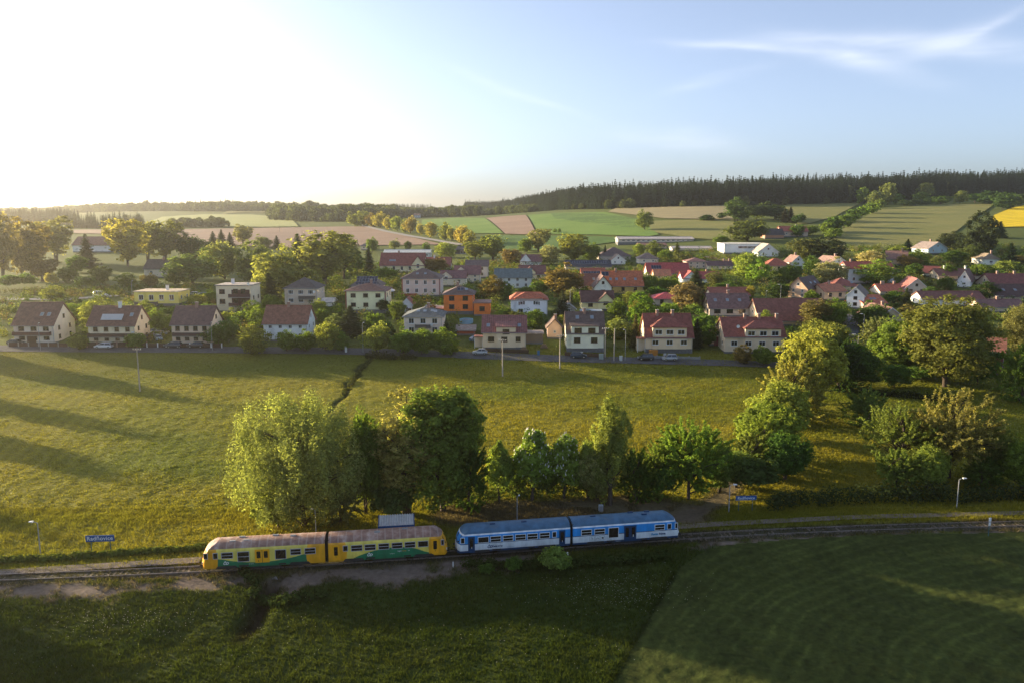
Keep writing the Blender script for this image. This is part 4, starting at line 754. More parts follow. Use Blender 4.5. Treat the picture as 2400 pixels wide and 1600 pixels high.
build_tree('willow','round',11,66000,.19,17,17,.0,300,60,droop=.55,spread=.066)
build_tree('maple','round',12,32000,.23,18,11,.06,210,40,spread=.085)
build_tree('pale','vase',13,19000,.16,17,8.5,.06,240,110,spread=.075,multi=5)
build_tree('linden','cone',14,10000,.19,9,5,.16,110,20,spread=.095)
build_tree('chestnut','cone',15,14000,.23,10,6,.14,140,18,spread=.095)
build_tree('birch','cone',16,18000,.18,15,7.5,.06,190,30,droop=.7,spread=.075)
build_tree('cherry','twig',17,24000,.16,11,9.5,.08,300,40,spread=.055)
build_tree('fruit','twig',18,17000,.15,11,12,.20,300,70,spread=.045)
build_tree('hedgetree','round',19,26000,.18,11,9,.0,260,26,spread=.07,multi=3)
build_tree('hedgetree2','twig',20,27000,.18,12,9,.0,300,30,spread=.062,multi=3)
build_tree('walnut','round',21,32000,.24,18,16,.10,260,60,spread=.068)
for i in range(4): build_tree('round%d' % i,'round',30+i,6500,.30,10,8.5,.03,120,16,spread=.105)
for i in range(2): build_tree('tall%d' % i,'vase',40+i,7500,.30,14,8.5,.14,150,36,spread=.085,multi=2+i)
for i in range(3): build_tree('bush%d' % i,'bush',50+i,3600,.22,4,5,.0,70,8,spread=.13,multi=3)
for i in range(3): build_tree('spruce%d' % i,'conifer',60+i,3400,.62,16,6.5,.1,26,0)
for i in range(2): build_tree('farround%d' % i,'round',70+i,1300,.60,10,8.5,.0,60,5,spread=.12)
for i in range(3): build_tree('farspruce%d' % i,'conifer',80+i,760,1.15,24,8.5,.1,16,0)
CANDLES = candle_crown('candles', 'chestnut', 420)
LIBKEYS = {'round': ['round0','round1','round2','round3'], 'tall': ['tall0','tall1'], 'bush': ['bush0','bush1','bush2'], 'spruce': ['spruce0','spruce1','spruce2'], 'far': ['farround0','farround1'], 'fsp': ['farspruce0','farspruce1','farspruce2']}
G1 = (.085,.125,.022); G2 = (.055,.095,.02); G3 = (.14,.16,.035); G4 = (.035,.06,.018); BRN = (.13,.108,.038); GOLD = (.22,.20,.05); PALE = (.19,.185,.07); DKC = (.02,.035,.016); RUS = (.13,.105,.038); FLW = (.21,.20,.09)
TREES = []; trr = random.Random(4); tcount = 0
def tree(px, yb, yt, wpx, kind, tint, label=None, group=None, name=None, D=None, candles=False, xy=None, hm=None, wm_=None, cat='tree'):
    global tcount
    if xy is not None: P = np.array([xy[0], xy[1], float(hgt(*xy))]); Hm, Wm = hm, wm_
    else:
        P = T(px, yb) if D is None else np.array([*(ray(px, yb)*D/ray(px, yb)[1])[:2], 0.]); P[2] = float(hgt(P[0], P[1])); Hm = (yb-yt)*P[1]/F; Wm = wpx*P[1]/F
    keys = LIBKEYS.get(kind, [kind]); key = keys[tcount % len(keys)]; tcount += 1; tr_, cr_, H0, W0 = TREE_LIB[key]
    nm = name or {'bush':'shrub','spruce':'spruce_tree','fsp':'spruce_tree','willow':'willow_tree','maple':'maple_tree','chestnut':'chestnut_tree','birch':'birch_tree','cherry':'cherry_tree','fruit':'fruit_tree','walnut':'walnut_tree','linden':'linden_tree'}.get(kind, 'tree')
    e = bpy.data.objects.new(nm, None); COL.objects.link(e); e.location = P; e.rotation_euler = (0,0,trr.uniform(0,6.28)); s = Wm/W0; e.scale = (s, s, Hm/H0)
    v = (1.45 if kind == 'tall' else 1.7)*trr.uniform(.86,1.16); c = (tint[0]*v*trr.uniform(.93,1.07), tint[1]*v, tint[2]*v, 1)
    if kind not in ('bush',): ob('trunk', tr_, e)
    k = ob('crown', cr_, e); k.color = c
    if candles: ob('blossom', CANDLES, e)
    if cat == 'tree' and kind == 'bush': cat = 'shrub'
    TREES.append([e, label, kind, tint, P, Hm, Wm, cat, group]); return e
t = tree
# along the railway
t(714,1232,908,300,'willow',(.165,.185,.058),'huge pale golden-green willow above the yellow train')
t(862,1205,948,95,'hedgetree',G1,'slim dark green tree squeezed between the willow and the pale twiggy tree')
t(955,1205,897,150,'pale',(.17,.165,.055),'tall pale tree with thin bare-looking branches beside the big dark maple')
t(1040,1198,885,190,'maple',(.095,.125,.026),'tall dense dark green maple behind the gap between the two trains')
t(1100,1190,1010,90,'hedgetree2',G2,'dark bushy tree at the right foot of the tall maple')
t(1170,1178,1020,60,'linden',(.115,.155,.03),'smallest slender tree at the left end of the row behind the blue train')
t(1247,1172,998,98,'chestnut',(.14,.19,.035),'bright green cone-shaped chestnut with white blossom behind the blue train', candles=True)
t(1322,1168,1008,78,'chestnut',(.125,.175,.035),'narrower flowering chestnut right of the bright green one', candles=True)
t(1430,1182,912,120,'birch',(.15,.175,.045),'tall tree with a slender pointed top in the middle of the station row')
t(1395,1172,1040,90,'hedgetree',PALE,'pale olive bush-like tree in front of the slender pointed tree')
t(1490,1175,1040,90,'hedgetree2',G2,'dark green rounded tree right of the slender pointed tree')
t(1614,1168,962,165,'cherry',(.10,.145,.025),'broad dark cherry tree with spiky shoots near the right end of the blue train')
t(800,1225,1090,120,'hedgetree2',(.09,.105,.035),'grey-green bush under the right side of the willow')
t(650,1240,1120,110,'hedgetree',(.13,.15,.03),'leafy bush at the left foot of the willow')
t(925,1215,1120,100,'bush',(.06,.085,.025),'low dark shrub at the foot of the pale twiggy tree', cat='shrub')
t(1545,1165,1075,80,'bush',G2,'low dark shrub left of the cherry tree', cat='shrub')
t(1300,1342,1278,76,'bush',(.10,.14,.035),'round green shrub standing in front of the blue train', cat='shrub')
t(1205,1338,1300,40,'bush',G2,'small dark shrub left of the round one in front of the blue train', cat='shrub')
t(1140,1345,1318,40,'bush',G2,'tiny low shrub on the bank below the coupling of the trains', cat='shrub')
t(1382,1168,1022,84,'hedgetree',(.13,.155,.04),'light olive crown between the narrower chestnut and the slender pointed tree')
t(1283,1160,1052,62,'hedgetree',(.11,.15,.03),'small bushy crown filling the gap between the two chestnuts')
t(1208,1164,1062,60,'hedgetree2',(.11,.145,.03),'small feathery crown between the slender tree and the bright chestnut')
t(1540,1162,1025,92,'hedgetree2',(.10,.14,.03),'feathery green tree close left of the cherry tree')
t(1682,1152,1030,88,'hedgetree',(.10,.13,.03),'leafy tree right of the cherry tree beside the dirt path')
t(905,1200,1010,80,'hedgetree',(.11,.135,.03),'green crown closing the gap between the willow and the pale twiggy tree')
t(2330,1130,985,90,'hedgetree2',(.09,.115,.03),'feathery green tree right of the big fruit tree crown')
t(2030,1000,905,90,'hedgetree2',(.09,.12,.03),'loose green tree above the second fruit tree')
# the hedge row that runs up to the village and the orchard on its right
t(1895,940,770,140,'hedgetree',(.17,.18,.035),'sunlit yellow-green tree at the top of the hedge row')
t(1850,992,838,150,'hedgetree2',(.17,.165,.045),'broad olive-gold tree in the middle of the hedge row')
t(1800,1068,935,140,'hedgetree',(.14,.17,.03),'bright green bushy tree in the lower hedge row')
t(1765,1115,1010,130,'hedgetree2',(.12,.14,.035),'lowest bushy tree of the hedge row')
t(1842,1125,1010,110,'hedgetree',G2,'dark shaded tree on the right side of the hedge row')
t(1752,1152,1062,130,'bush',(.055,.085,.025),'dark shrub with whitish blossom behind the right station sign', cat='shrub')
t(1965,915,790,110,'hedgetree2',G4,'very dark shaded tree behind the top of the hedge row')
t(1925,838,752,115,'hedgetree',(.15,.155,.035),'olive tree where the hedge row meets the front road')
t(2000,905,815,110,'round',G2,'dark round tree just right of the hedge row top')
t(1990,855,800,80,'round',(.11,.17,.03),'bright green small tree at the foot of the street lamps')
t(1870,968,798,125,'hedgetree2',(.15,.165,.035),'leafy tree between the two highest trees of the hedge row')
t(1828,1030,885,135,'hedgetree',(.15,.175,.035),'light green crown bridging the middle of the hedge row')
t(1782,1092,968,120,'hedgetree2',(.13,.16,.03),'round green crown between the lower hedge row trees')
t(1728,1140,1052,95,'hedgetree',(.10,.13,.03),'leftmost low tree at the railway end of the hedge row')
t(1915,900,762,110,'hedgetree',(.14,.155,.035),'green-gold tree on the right flank of the hedge row top')
t(2225,1120,908,215,'fruit',(.15,.13,.04),'big spreading fruit tree with reddish twigs in the right orchard')
t(2108,1115,935,160,'fruit',(.11,.13,.03),'second spreading fruit tree left of the reddish-twigged one')
t(2100,1152,1045,110,'hedgetree2',(.10,.125,.028),'bushy tree below the second fruit tree')
t(2175,1150,1035,85,'hedgetree',(.12,.15,.03),'upright leafy bush in front of the big fruit tree trunk')
t(2300,1145,1062,90,'hedgetree2',G2,'dark green bush right of the big fruit tree')
t(2390,1150,1020,90,'hedgetree',G1,'leafy bush at the right edge behind the last platform lamp')
t(2215,905,692,222,'walnut',(.115,.118,.03),'great spreading walnut tree at the right of the village')
t(2110,872,748,130,'hedgetree',G1,'green tree at the left foot of the walnut')
t(2055,818,742,85,'hedgetree2',(.13,.15,.06),'pale blossoming tree beside the plain beige barn gable')
t(2395,835,712,110,'walnut',(.10,.10,.035),'brownish-green tree at the right edge above the brick house')
t(2392,945,800,95,'hedgetree2',G1,'tall green tree at the right edge below the brick house')
t(2290,900,800,90,'round',G2,'dark tree between the walnut and the brick house')
t(2160,890,840,70,'round',G2,'small orchard tree left of the walnut trunk')
t(2095,905,850,70,'round',G2,'small orchard tree above the dark hedge')
t(1905,772,702,75,'tall',BRN,'brownish thin-leaved tree in front of the huge barn roof')
t(1952,768,700,75,'round',G1,'round green tree beside the head of the side street')
t(2040,770,702,80,'round',(.06,.09,.025),'dark green tree in front of the coral-red roof')
t(2140,770,715,70,'tall',BRN,'reddish-brown tree left of the walnut crown')
# roadside trees in front of the first houses
for a in ((590,828,760,74,G3),(672,824,770,52,G1),(716,824,768,50,G1),(764,823,754,58,G3),(802,822,776,40,G1),(882,828,752,64,G3),(945,830,762,62,G1),(988,831,770,52,G1),(1040,832,766,68,G1),(512,812,752,58,G2),(184,820,777,42,G3),(318,817,780,46,G1),(1742,853,806,44,BRN),(1790,855,808,52,G1)):
    t(*a[:4],'round',a[4], group='trees along the front road')
# the wooded left side
for a in ((8,656,500,78,'tall',(.17,.155,.05)),(75,645,512,78,'tall',(.165,.14,.045)),(52,652,562,44,'tall',BRN),(132,615,510,84,'tall',(.19,.18,.05)),(300,625,516,98,'tall',(.24,.22,.05)),(347,612,522,64,'tall',(.18,.17,.05)),(388,612,520,84,'tall',(.14,.15,.04)),
          (450,612,548,76,'round',G4),(452,664,584,110,'round',(.09,.12,.035)),(527,655,567,86,'round',(.13,.145,.05)),(592,660,565,84,'round',(.12,.14,.045)),(650,700,575,118,'round',(.14,.16,.045)),(762,668,544,120,'tall',(.15,.165,.045)),(806,655,552,74,'tall',(.12,.14,.045)),(705,695,622,76,'round',(.09,.11,.035)),(100,660,600,60,'tall',RUS),
          (205,628,550,44,'spruce',(.03,.04,.02)),(178,640,600,46,'round',G2),(700,642,550,62,'spruce',(.07,.095,.035)),(632,712,640,56,'spruce',(.035,.05,.02)),(500,580,543,24,'spruce',DKC),(520,580,539,24,'spruce',DKC),(540,582,546,24,'spruce',DKC),(570,576,527,40,'tall',PALE),(617,582,550,36,'round',(.11,.13,.05)),(649,585,553,22,'spruce',(.05,.07,.03)),
          (256,590,560,40,'round',(.15,.16,.05)),(5,612,565,40,'round',G1),(160,662,620,44,'round',G2),(240,668,625,50,'round',(.10,.12,.035)),(300,672,640,46,'round',G1),(350,675,640,44,'round',BRN),(410,668,630,40,'round',G3),(120,672,640,30,'bush',GOLD),(60,675,640,44,'bush',G2),(20,678,645,44,'bush',G2),(200,678,648,44,'bush',G2)):
    t(*a, group='trees in the wooded left part of the village')
# village gardens
for a in ((180,762,712,52,'round',G1),(345,752,704,48,'round',G3),(395,780,738,42,'round',G1),(528,775,722,48,'round',G3),(640,742,692,46,'round',G1),(592,748,704,52,'round',G1),(748,745,700,42,'round',G3),(782,752,712,48,'round',G1),(930,750,706,42,'round',G1),(130,706,670,52,'round',G3),(462,716,690,42,'bush',G3),(492,708,678,42,'round',G1),(1258,770,726,48,'round',G1),(1315,778,738,38,'round',G3),(1150,778,742,38,'bush',G1),(1442,780,738,44,'round',G3),(1662,728,690,42,'round',G1),(1792,770,726,44,'round',G3),(1210,760,728,40,'bush',G3),(1365,700,672,36,'round',G1),(1480,712,684,36,'round',G3),(1700,770,742,44,'bush',G3),(1870,735,700,40,'round',G1),(1930,745,715,40,'round',G3),(226,778,705,60,'round',G3),(205,745,706,50,'round',G1),(365,778,722,52,'round',G1),(385,742,722,44,'bush',G2),(480,740,712,40,'round',G2),(545,790,742,50,'round',G2),(610,770,716,60,'round',G1),(570,760,728,44,'bush',G1),
          (822,786,716,60,'spruce',(.05,.065,.03)),(788,782,735,56,'round',(.13,.15,.06)),(755,760,722,40,'round',G1),(882,770,735,40,'bush',G1),(900,735,700,30,'bush',G4),(979,738,692,28,'round',G3),(1046,796,745,22,'spruce',DKC),(1183,752,717,46,'round',G1),(905,800,752,40,'bush',G4),
          (1155,702,645,62,'round',(.13,.105,.032)),(1018,638,602,66,'round',RUS),(1320,690,618,90,'round',(.125,.098,.032)),(1197,622,584,48,'round',RUS),(1155,612,552,54,'tall',G3),(1112,612,563,48,'tall',(.14,.16,.04)),(1102,640,604,40,'round',G3),(1047,605,570,48,'round',(.17,.19,.04)),(865,645,578,32,'spruce',DKC),(872,592,556,30,'round',G1),(925,585,560,24,'round',(.14,.15,.06)),(955,588,566,18,'round',G4),(1000,588,568,18,'round',G1),(834,640,596,40,'round',G2),(905,660,628,50,'bush',G1),
          (1290,620,576,46,'round',FLW),(1342,618,550,70,'tall',(.16,.18,.04)),(1388,614,570,42,'round',G1),(1262,590,538,56,'tall',(.17,.165,.06)),(1235,592,560,36,'round',G1),(1418,612,576,15,'spruce',DKC),(1300,655,628,36,'round',G2),(1262,690,655,40,'round',G1),(1230,702,672,36,'round',G2),(1185,705,660,30,'round',G2),
          (1318,742,680,34,'spruce',(.06,.075,.045)),(1335,712,672,40,'round',(.11,.12,.05)),(1358,718,684,30,'bush',G1),(1497,765,683,62,'round',(.085,.13,.02)),(1447,745,700,46,'round',G1),(1521,745,688,30,'spruce',(.11,.085,.03)),(1491,758,705,32,'round',BRN),(1458,795,748,60,'round',(.13,.15,.05)),(1500,790,745,40,'round',G1),(1488,815,735,26,'spruce',(.09,.08,.035)),
          (1615,728,662,78,'round',(.125,.095,.045)),(1570,742,710,50,'bush',(.12,.17,.03)),(1625,748,712,48,'bush',(.12,.17,.035)),(1645,800,722,60,'round',G2),(1632,815,745,30,'spruce',DKC),(1662,810,750,40,'round',G2),(1525,690,640,44,'round',G1),(1565,690,645,50,'round',G1),(1540,700,672,60,'bush',G2),(1630,690,632,50,'spruce',(.05,.07,.03)),(1675,680,635,36,'tall',(.10,.11,.04)),(1700,692,658,50,'round',G2),
          (1757,655,594,70,'round',(.16,.185,.04)),(1775,660,608,54,'round',(.15,.21,.035)),(1850,664,616,56,'round',G1),(1760,705,670,22,'tall',GOLD),(1822,700,665,50,'round',G4),(1900,640,600,40,'round',G2),(1586,618,570,28,'spruce',(.08,.095,.03)),(1598,622,588,40,'round',(.10,.115,.04)),(1495,598,572,30,'round',(.15,.18,.04)),(1532,600,565,44,'round',(.10,.13,.04)),(1560,608,585,34,'round',G1),(1765,590,578,20,'round',(.15,.035,.04)),
          (1884,608,560,86,'round',(.07,.08,.028)),(1930,612,556,84,'round',(.03,.04,.018)),(1962,610,578,30,'round',(.11,.13,.04)),(1946,664,604,72,'round',FLW),(2046,630,588,64,'round',FLW),(2058,668,609,90,'round',(.15,.19,.035)),(2126,625,597,50,'round',RUS),(2127,588,561,22,'spruce',DKC),(2105,600,578,40,'round',G3),(2150,620,585,44,'round',G1),
          (2122,732,675,34,'spruce',(.05,.065,.025)),(2095,712,676,36,'round',G2),(2178,700,672,30,'round',G2),(2145,650,618,40,'round',G2),(2220,652,618,34,'round',G1),(2215,682,642,34,'round',G1),(2232,620,588,56,'round',G2),(2275,612,575,60,'round',(.08,.10,.03)),(2300,655,620,60,'bush',G1),(2360,640,612,60,'bush',G3),(2366,626,570,36,'spruce',DKC),(2310,700,660,60,'round',G4),(1845,692,668,24,'bush',G1),(1900,710,680,36,'bush',G1),(2390,622,600,50,'round',BRN),
          (2292,605,498,72,'round',(.025,.035,.016)),(2232,580,543,66,'round',(.035,.045,.02)),(2265,592,548,54,'round',(.03,.04,.018)),(2215,585,556,40,'round',(.035,.045,.02)),(2343,558,520,28,'spruce',DKC)):
    t(*a, group='trees and shrubs in the village gardens')
# fields and hillsides
for a in ((1511,540,492,42,'round',(.09,.11,.03)),(1300,546,536,9,'far',G1),(1311,547,536,9,'far',G1),(1727,518,464,56,'round',(.06,.09,.03)),(1773,515,478,46,'round',(.05,.075,.025)),(1816,515,474,52,'round',(.055,.08,.028)),(1852,522,486,22,'spruce',(.06,.055,.03)),(1838,522,490,18,'spruce',(.06,.055,.03)),(1874,524,501,30,'round',G4),(1752,566,508,84,'round',(.08,.105,.03)),(1868,556,528,34,'round',G2),(1655,518,504,36,'far',G4),(1692,514,499,20,'far',G4),(1690,572,550,36,'round',G1),
          (1935,548,522,28,'far',G1),(1955,546,508,40,'far',G2),(1978,535,505,36,'far',G1),(1998,522,490,32,'far',G2),(2020,512,485,32,'far',G1),(2042,502,476,34,'far',G1),(2060,490,470,30,'far',G1),(1950,560,535,40,'far',G1),(1905,552,530,34,'far',G1),
          (2050,485,448,40,'far',(.09,.11,.035)),(2080,480,430,36,'far',(.10,.115,.035)),(2020,478,440,34,'far',G1),(1990,476,436,30,'far',(.09,.10,.035)),(1960,474,438,30,'far',G1),(1935,474,436,26,'far',(.10,.12,.035)),(2100,478,455,34,'far',G2),(2170,470,430,36,'far',(.08,.095,.03)),(2215,462,425,34,'far',(.09,.10,.035)),(2160,475,452,40,'far',G2),
          (2120,482,470,30,'far',G4),(2145,483,468,34,'far',G4),(2170,482,466,30,'far',G4),(2205,480,460,40,'far',G2),(2250,478,448,34,'far',(.10,.12,.035)),(2285,476,455,44,'far',G2),(2318,480,448,46,'far',G4),(2350,485,452,50,'far',G4),(2385,482,456,50,'far',G4),(2350,492,470,44,'far',G4),(1820,470,442,26,'far',(.08,.09,.03)),(1684,472,462,12,'far',G3)):
    t(*a, group='trees on the fields and the hillside')
for a in ((832,532,497,34),(852,532,496,36),(872,533,500,34),(892,535,497,36),(910,538,506,26),(932,542,508,30),(950,546,513,24),(962,548,507,30),(985,552,520,16),(1008,558,522,32),(1044,564,522,28),(1058,566,530,24),(1076,570,532,24),(1084,573,530,28),(1102,577,540,30)):
    t(*a,'round',[GOLD,G3,(.16,.17,.045),(.17,.14,.045)][tcount % 5 % 4], group='avenue trees along the country road')
# unseen trees at left: meadow shadows imply some, others added to shade the foreground
for a in ((-168,214,18,9),(-150,181,18,8),(-136,156,16,8),(-146,140,19,8),(-104,107,12,7),(-98,94,17,11),(-86,84,15,11),(-100,70,16,12),(-84,60,14,11),(-120,98,18,12),(-112,60,18,13)):
    t(0,0,0,0,'hedgetree' if tcount % 2 else 'hedgetree2',G1,'unseen leafy tree casting shade from outside the left edge of the picture','trees beyond the left edge', xy=a[:2], hm=a[2], wm_=a[3])

# names for the trees: what they look like and which house they stand by
def colour_word(c):
    r, g_, b = c
    if max(c) < .07: return 'dark green' if g_ >= r else 'dark'
    if r > g_*1.25: return 'rusty brown'
    if r > g_*1.02: return 'golden' if r > .18 else 'olive'
    if b > .4*g_ and g_ > .15: return 'pale blossoming'
    if g_ > .15: return 'light green'
    if g_ > .11: return 'mid green'
    return 'deep green'
def relation(P, w_, h_):
    sx = (P[0]/P[1]-h_[2][0]/h_[2][1])*F; half = .5*h_[3]*F/h_[2][1]
    if sx < -half*.8: return 'left of'
    if sx > half*.8: return 'right of'
    return 'in front of' if P[1] < h_[2][1]+2 else 'behind'
used = {}
for q in TREES:
    e, label, kind, tint, P, Hm, Wm, cat, group = q
    if label: tag(e, label, cat, group); used.setdefault(label, []).append(q); continue
    k = min(HOUSES.values(), key=lambda h_: math.hypot((P[0]/P[1]-h_[2][0]/h_[2][1])*F, 3*(h_[2][1]-P[1])*F*CAM_H/P[1]**2))
    size = 'tall' if Hm > 13 else 'small' if Hm < 5.5 else 'mid-sized'
    shape = {'bush':'shrub','spruce':'conifer','fsp':'conifer','tall':'open-crowned tree'}.get(kind, 'rounded tree')
    if group and group.startswith('avenue'): label = '%s %s avenue tree by the country road' % (size, colour_word(tint))
    elif group and group.startswith('trees on the fields'): label = '%s %s %s on the hillside %s %s' % (size, colour_word(tint), shape, relation(P, Wm, k), k[0])
    else: label = '%s %s %s %s %s' % (size, colour_word(tint), shape, relation(P, Wm, k), k[0])
    for w_ in ('mid-sized ', 'rounded ', 'open-crowned '):
        if len(label.split()) > 15: label = label.replace(w_, '')
    q[1] = label; used.setdefault(label, []).append(q)
ORD = ['leftmost','second-from-left','third-from-left','fourth-from-left','fifth-from-left','sixth-from-left','seventh-from-left','eighth-from-left']
for label, qs in used.items():
    if len(qs) == 1:
        q = qs[0]
        if 'label' not in q[0]: tag(q[0], label, q[7], q[8])
        continue
    if 'outside the left edge' in label: continue
    qs.sort(key=lambda q: q[4][0]/q[4][1])
    for i, q in enumerate(qs): tag(q[0], ('%s %s' % (ORD[i], label)) if i < len(qs)-1 or len(qs) > 8 else 'rightmost %s' % label, q[7], q[8])

# woods that read as one mass: instanced spruces and broadleaves
LIBC = bpy.data.collections.new('wood_sources')
def src(key, tint, col):
    V_ = TREE_LIB[key][1].copy(); o = bpy.data.objects.new('tree_source', V_); o.color = tint
    m = bpy.data.materials.get('wood_%s' % key)
    if not m:
        m = leafmat('wood_%s' % key); t_ = m.node_tree; oi = [n for n in t_.nodes if n.type == 'OBJECT_INFO'][0]
        rgb = t_.nodes.new('ShaderNodeRGB'); rgb.outputs[0].default_value = tint; mr = t_.nodes.new('ShaderNodeMapRange'); mr.inputs[3].default_value = .65; mr.inputs[4].default_value = 1.4; link(t_, oi.outputs['Random'], mr.inputs[0])
        mx = t_.nodes.new('ShaderNodeMix'); mx.data_type = 'RGBA'; mx.blend_type = 'MULTIPLY'; mx.inputs[0].default_value = 1; link(t_, rgb.outputs[0], mx.inputs[6]); link(t_, mr.outputs[0], mx.inputs[7])
        for l in list(t_.links):
            if l.from_socket == oi.outputs['Color']: to = l.to_socket; t_.links.remove(l); link(t_, mx.outputs[2], to)
    V_.materials.clear(); V_.materials.append(m); col.objects.link(o)
CONC = bpy.data.collections.new('spruce_sources'); BROC = bpy.data.collections.new('broadleaf_sources')
for i in range(3): src('farspruce%d' % i, (.022,.036,.022,1), CONC)
for i in range(2): src('farround%d' % i, (.085,.105,.04,1), BROC)
def gn_tree(colr, smin, smax):
    ng = bpy.data.node_groups.new('wood', 'GeometryNodeTree'); ng.interface.new_socket('Geometry', in_out='INPUT', socket_type='NodeSocketGeometry'); ng.interface.new_socket('Geometry', in_out='OUTPUT', socket_type='NodeSocketGeometry')
    N = ng.nodes; gi = N.new('NodeGroupInput'); go = N.new('NodeGroupOutput'); ci = N.new('GeometryNodeCollectionInfo'); ci.inputs[0].default_value = colr; ci.inputs[1].default_value = True; ci.inputs[2].default_value = True
    ip = N.new('GeometryNodeInstanceOnPoints'); ip.inputs['Pick Instance'].default_value = True
    rs = N.new('GeometryNodeInputNamedAttribute'); rs.data_type = 'FLOAT'; rs.inputs[0].default_value = 'sc'
    rr = N.new('FunctionNodeRandomValue'); rr.data_type = 'FLOAT_VECTOR'; rr.inputs[0].default_value = (-.03,-.03,0); rr.inputs[1].default_value = (.03,.03,6.28)
    L = ng.links; L.new(gi.outputs[0], ip.inputs['Points']); L.new(ci.outputs[0], ip.inputs['Instance']); L.new(rs.outputs[0], ip.inputs['Scale']); L.new(rr.outputs[0], ip.inputs['Rotation']); L.new(ip.outputs[0], go.inputs[0]); return ng
def wood(name, label, front, depth, spacing, colr, smin, smax, seed=0, D=None):
    rg = np.random.default_rng(seed); fp = np.array([T(*p)[:2] if D is None else (ray(p[0],500)*p[1]/ray(p[0],500)[1])[:2] for p in resample(front, 40)]); L = np.hypot(*np.diff(fp, axis=0).T).sum(); n = int(L*depth/spacing**2)
    u = rg.random(n); f = resample(fp, 400)[(u*399).astype(int)]; dv = f/np.linalg.norm(f, axis=1)[:,None]; P = f+dv*(rg.random(n)**1.15*depth)[:,None]+rg.normal(0, spacing*.3, (n,2))
    me = bpy.data.meshes.new(name); V = np.c_[P, hgt(P[:,0], P[:,1])-.3].astype(np.float32); me.vertices.add(n); me.vertices.foreach_set('co', V.ravel()); at = me.attributes.new('sc', 'FLOAT', 'POINT'); w_ = np.clip(.15+.55*fbm(P[:,0]*.022, P[:,1]*.022, seed+5)*1.0+rg.normal(0,.2,n), 0, 1); w_ = np.where(rg.random(n) < .04, w_+.22, w_); at.data.foreach_set('value', (smin+(smax-smin)*w_).astype(np.float32)); me.update()
    o = ob(name, me); md = o.modifiers.new('wood', 'NODES'); md.node_group = gn_tree(colr, smin, smax); o['kind'] = 'stuff'; o['label'] = label; o['category'] = 'wood'; return o
wood('spruce_forest', 'dark spruce forest along the crest of the right-hand hill', [(1090,1600),(1137,1480),(1244,1080),(1351,830),(1440,760),(1560,725),(1720,715),(1900,722),(2040,735),(2120,750),(2240,790),(2420,800),(2560,805)], 190, 4.3, CONC, .52, 1.1, 1, D=1)
wood('forest_edge', 'broadleaf trees mixed into the front edge of the spruce forest', [(1351,822),(1440,752),(1560,718),(1720,708),(1900,714),(2040,728),(2120,742)], 16, 13, BROC, .5, 1.3, 12, D=1)
wood('forest_fringe', 'band of paler broadleaf trees at the foot of the spruce forest', [(1080,1150),(1140,1100),(1200,980),(1250,900)], 30, 7, BROC, .7, 1.3, 2, D=1)
wood('far_left_forest', 'distant dark conifer wood on the far left horizon', [(-200,900),(40,900),(130,900),(180,900)], 120, 5.5, CONC, .5, .85, 3, D=1)
wood('dark_strip_wood', 'dark strip of conifers behind the white barn', [(150,720),(240,725),(335,735)], 40, 3.6, CONC, .3, .72, 4, D=1)
wood('middle_strip_wood', 'strip of trees at the edge of the ploughed field', [(400,740),(450,740),(530,745)], 25, 5, BROC, .5, 1.2, 5, D=1)
wood('left_ridge_wood', 'mixed wood covering the left ridge beneath the bright sky', [(-40,1700),(190,1500),(320,1400),(420,1350),(560,1300),(660,1300)], 260, 9, BROC, .4, 1.75, 6, D=1)
wood('left_ridge_conifers', 'conifers standing out of the left ridge wood', [(330,1400),(420,1380),(560,1400)], 200, 13, CONC, .35, .9, 7, D=1)
wood('middle_hill_wood', 'blue-green wood on the hill left of the valley gap', [(640,950),(700,900),(790,860),(830,900),(920,1000)], 400, 8.5, BROC, .6, 2.0, 8, D=1)
wood('valley_wood', 'hazy wood in the valley gap between the two hills', [(900,1050),(960,1100),(1040,1080),(1120,1000)], 260, 9, BROC, 1.0, 1.7, 9, D=1)
wood('far_crest_wood', 'small faraway wood on the skyline left of the valley gap', [(905,2000),(950,2000),(1008,2000)], 200, 12, CONC, .6, .9, 10, D=1)
wood('far_crest_copse', 'tiny faraway copse on the skyline right of the valley gap', [(1083,2000),(1105,2000),(1130,2000)], 120, 12, CONC, .5, .8, 11, D=1)

# shrubbery and hedges
def leafmass(name, centres, radii, per, leaf, tint, seed, kind='stuff'):
    rg = np.random.default_rng(seed); C = np.asarray(centres); n = len(C); ci = np.repeat(np.arange(n), per); g3 = rg.normal(size=(len(ci),3)); g3 /= np.linalg.norm(g3, axis=1)[:,None]
    P = C[ci]+g3*(rg.random(len(ci))**(1/2.5))[:,None]*np.asarray(radii)[ci]; hh = hgt(P[:,0], P[:,1]); P[:,2] = np.maximum(P[:,2], hh+.03)
    N = g3+np.array([0,0,.5])+rg.normal(0,.4,P.shape); N /= np.linalg.norm(N, axis=1)[:,None]; S_ = leaf*rg.uniform(.6,1.4,len(ci)); V, Fq = leaf_quads(P, N, S_, S_*.6, rg)
    gc = np.asarray(tint)[ci] if np.ndim(tint) == 2 else np.tile(np.asarray(tint), (len(ci),1))
    lv = np.clip(.5+.2*rg.normal(size=len(ci)), 0, 1); o = ob(name, npmesh(name, V, Fq, M_GRASS, {'lv': np.repeat(lv,4), 'gcol': np.repeat(gc,4,0)}));
    if kind: o['kind'] = kind
    return o
rs_ = np.random.default_rng(77)
cs, rd, tn = [], [], []
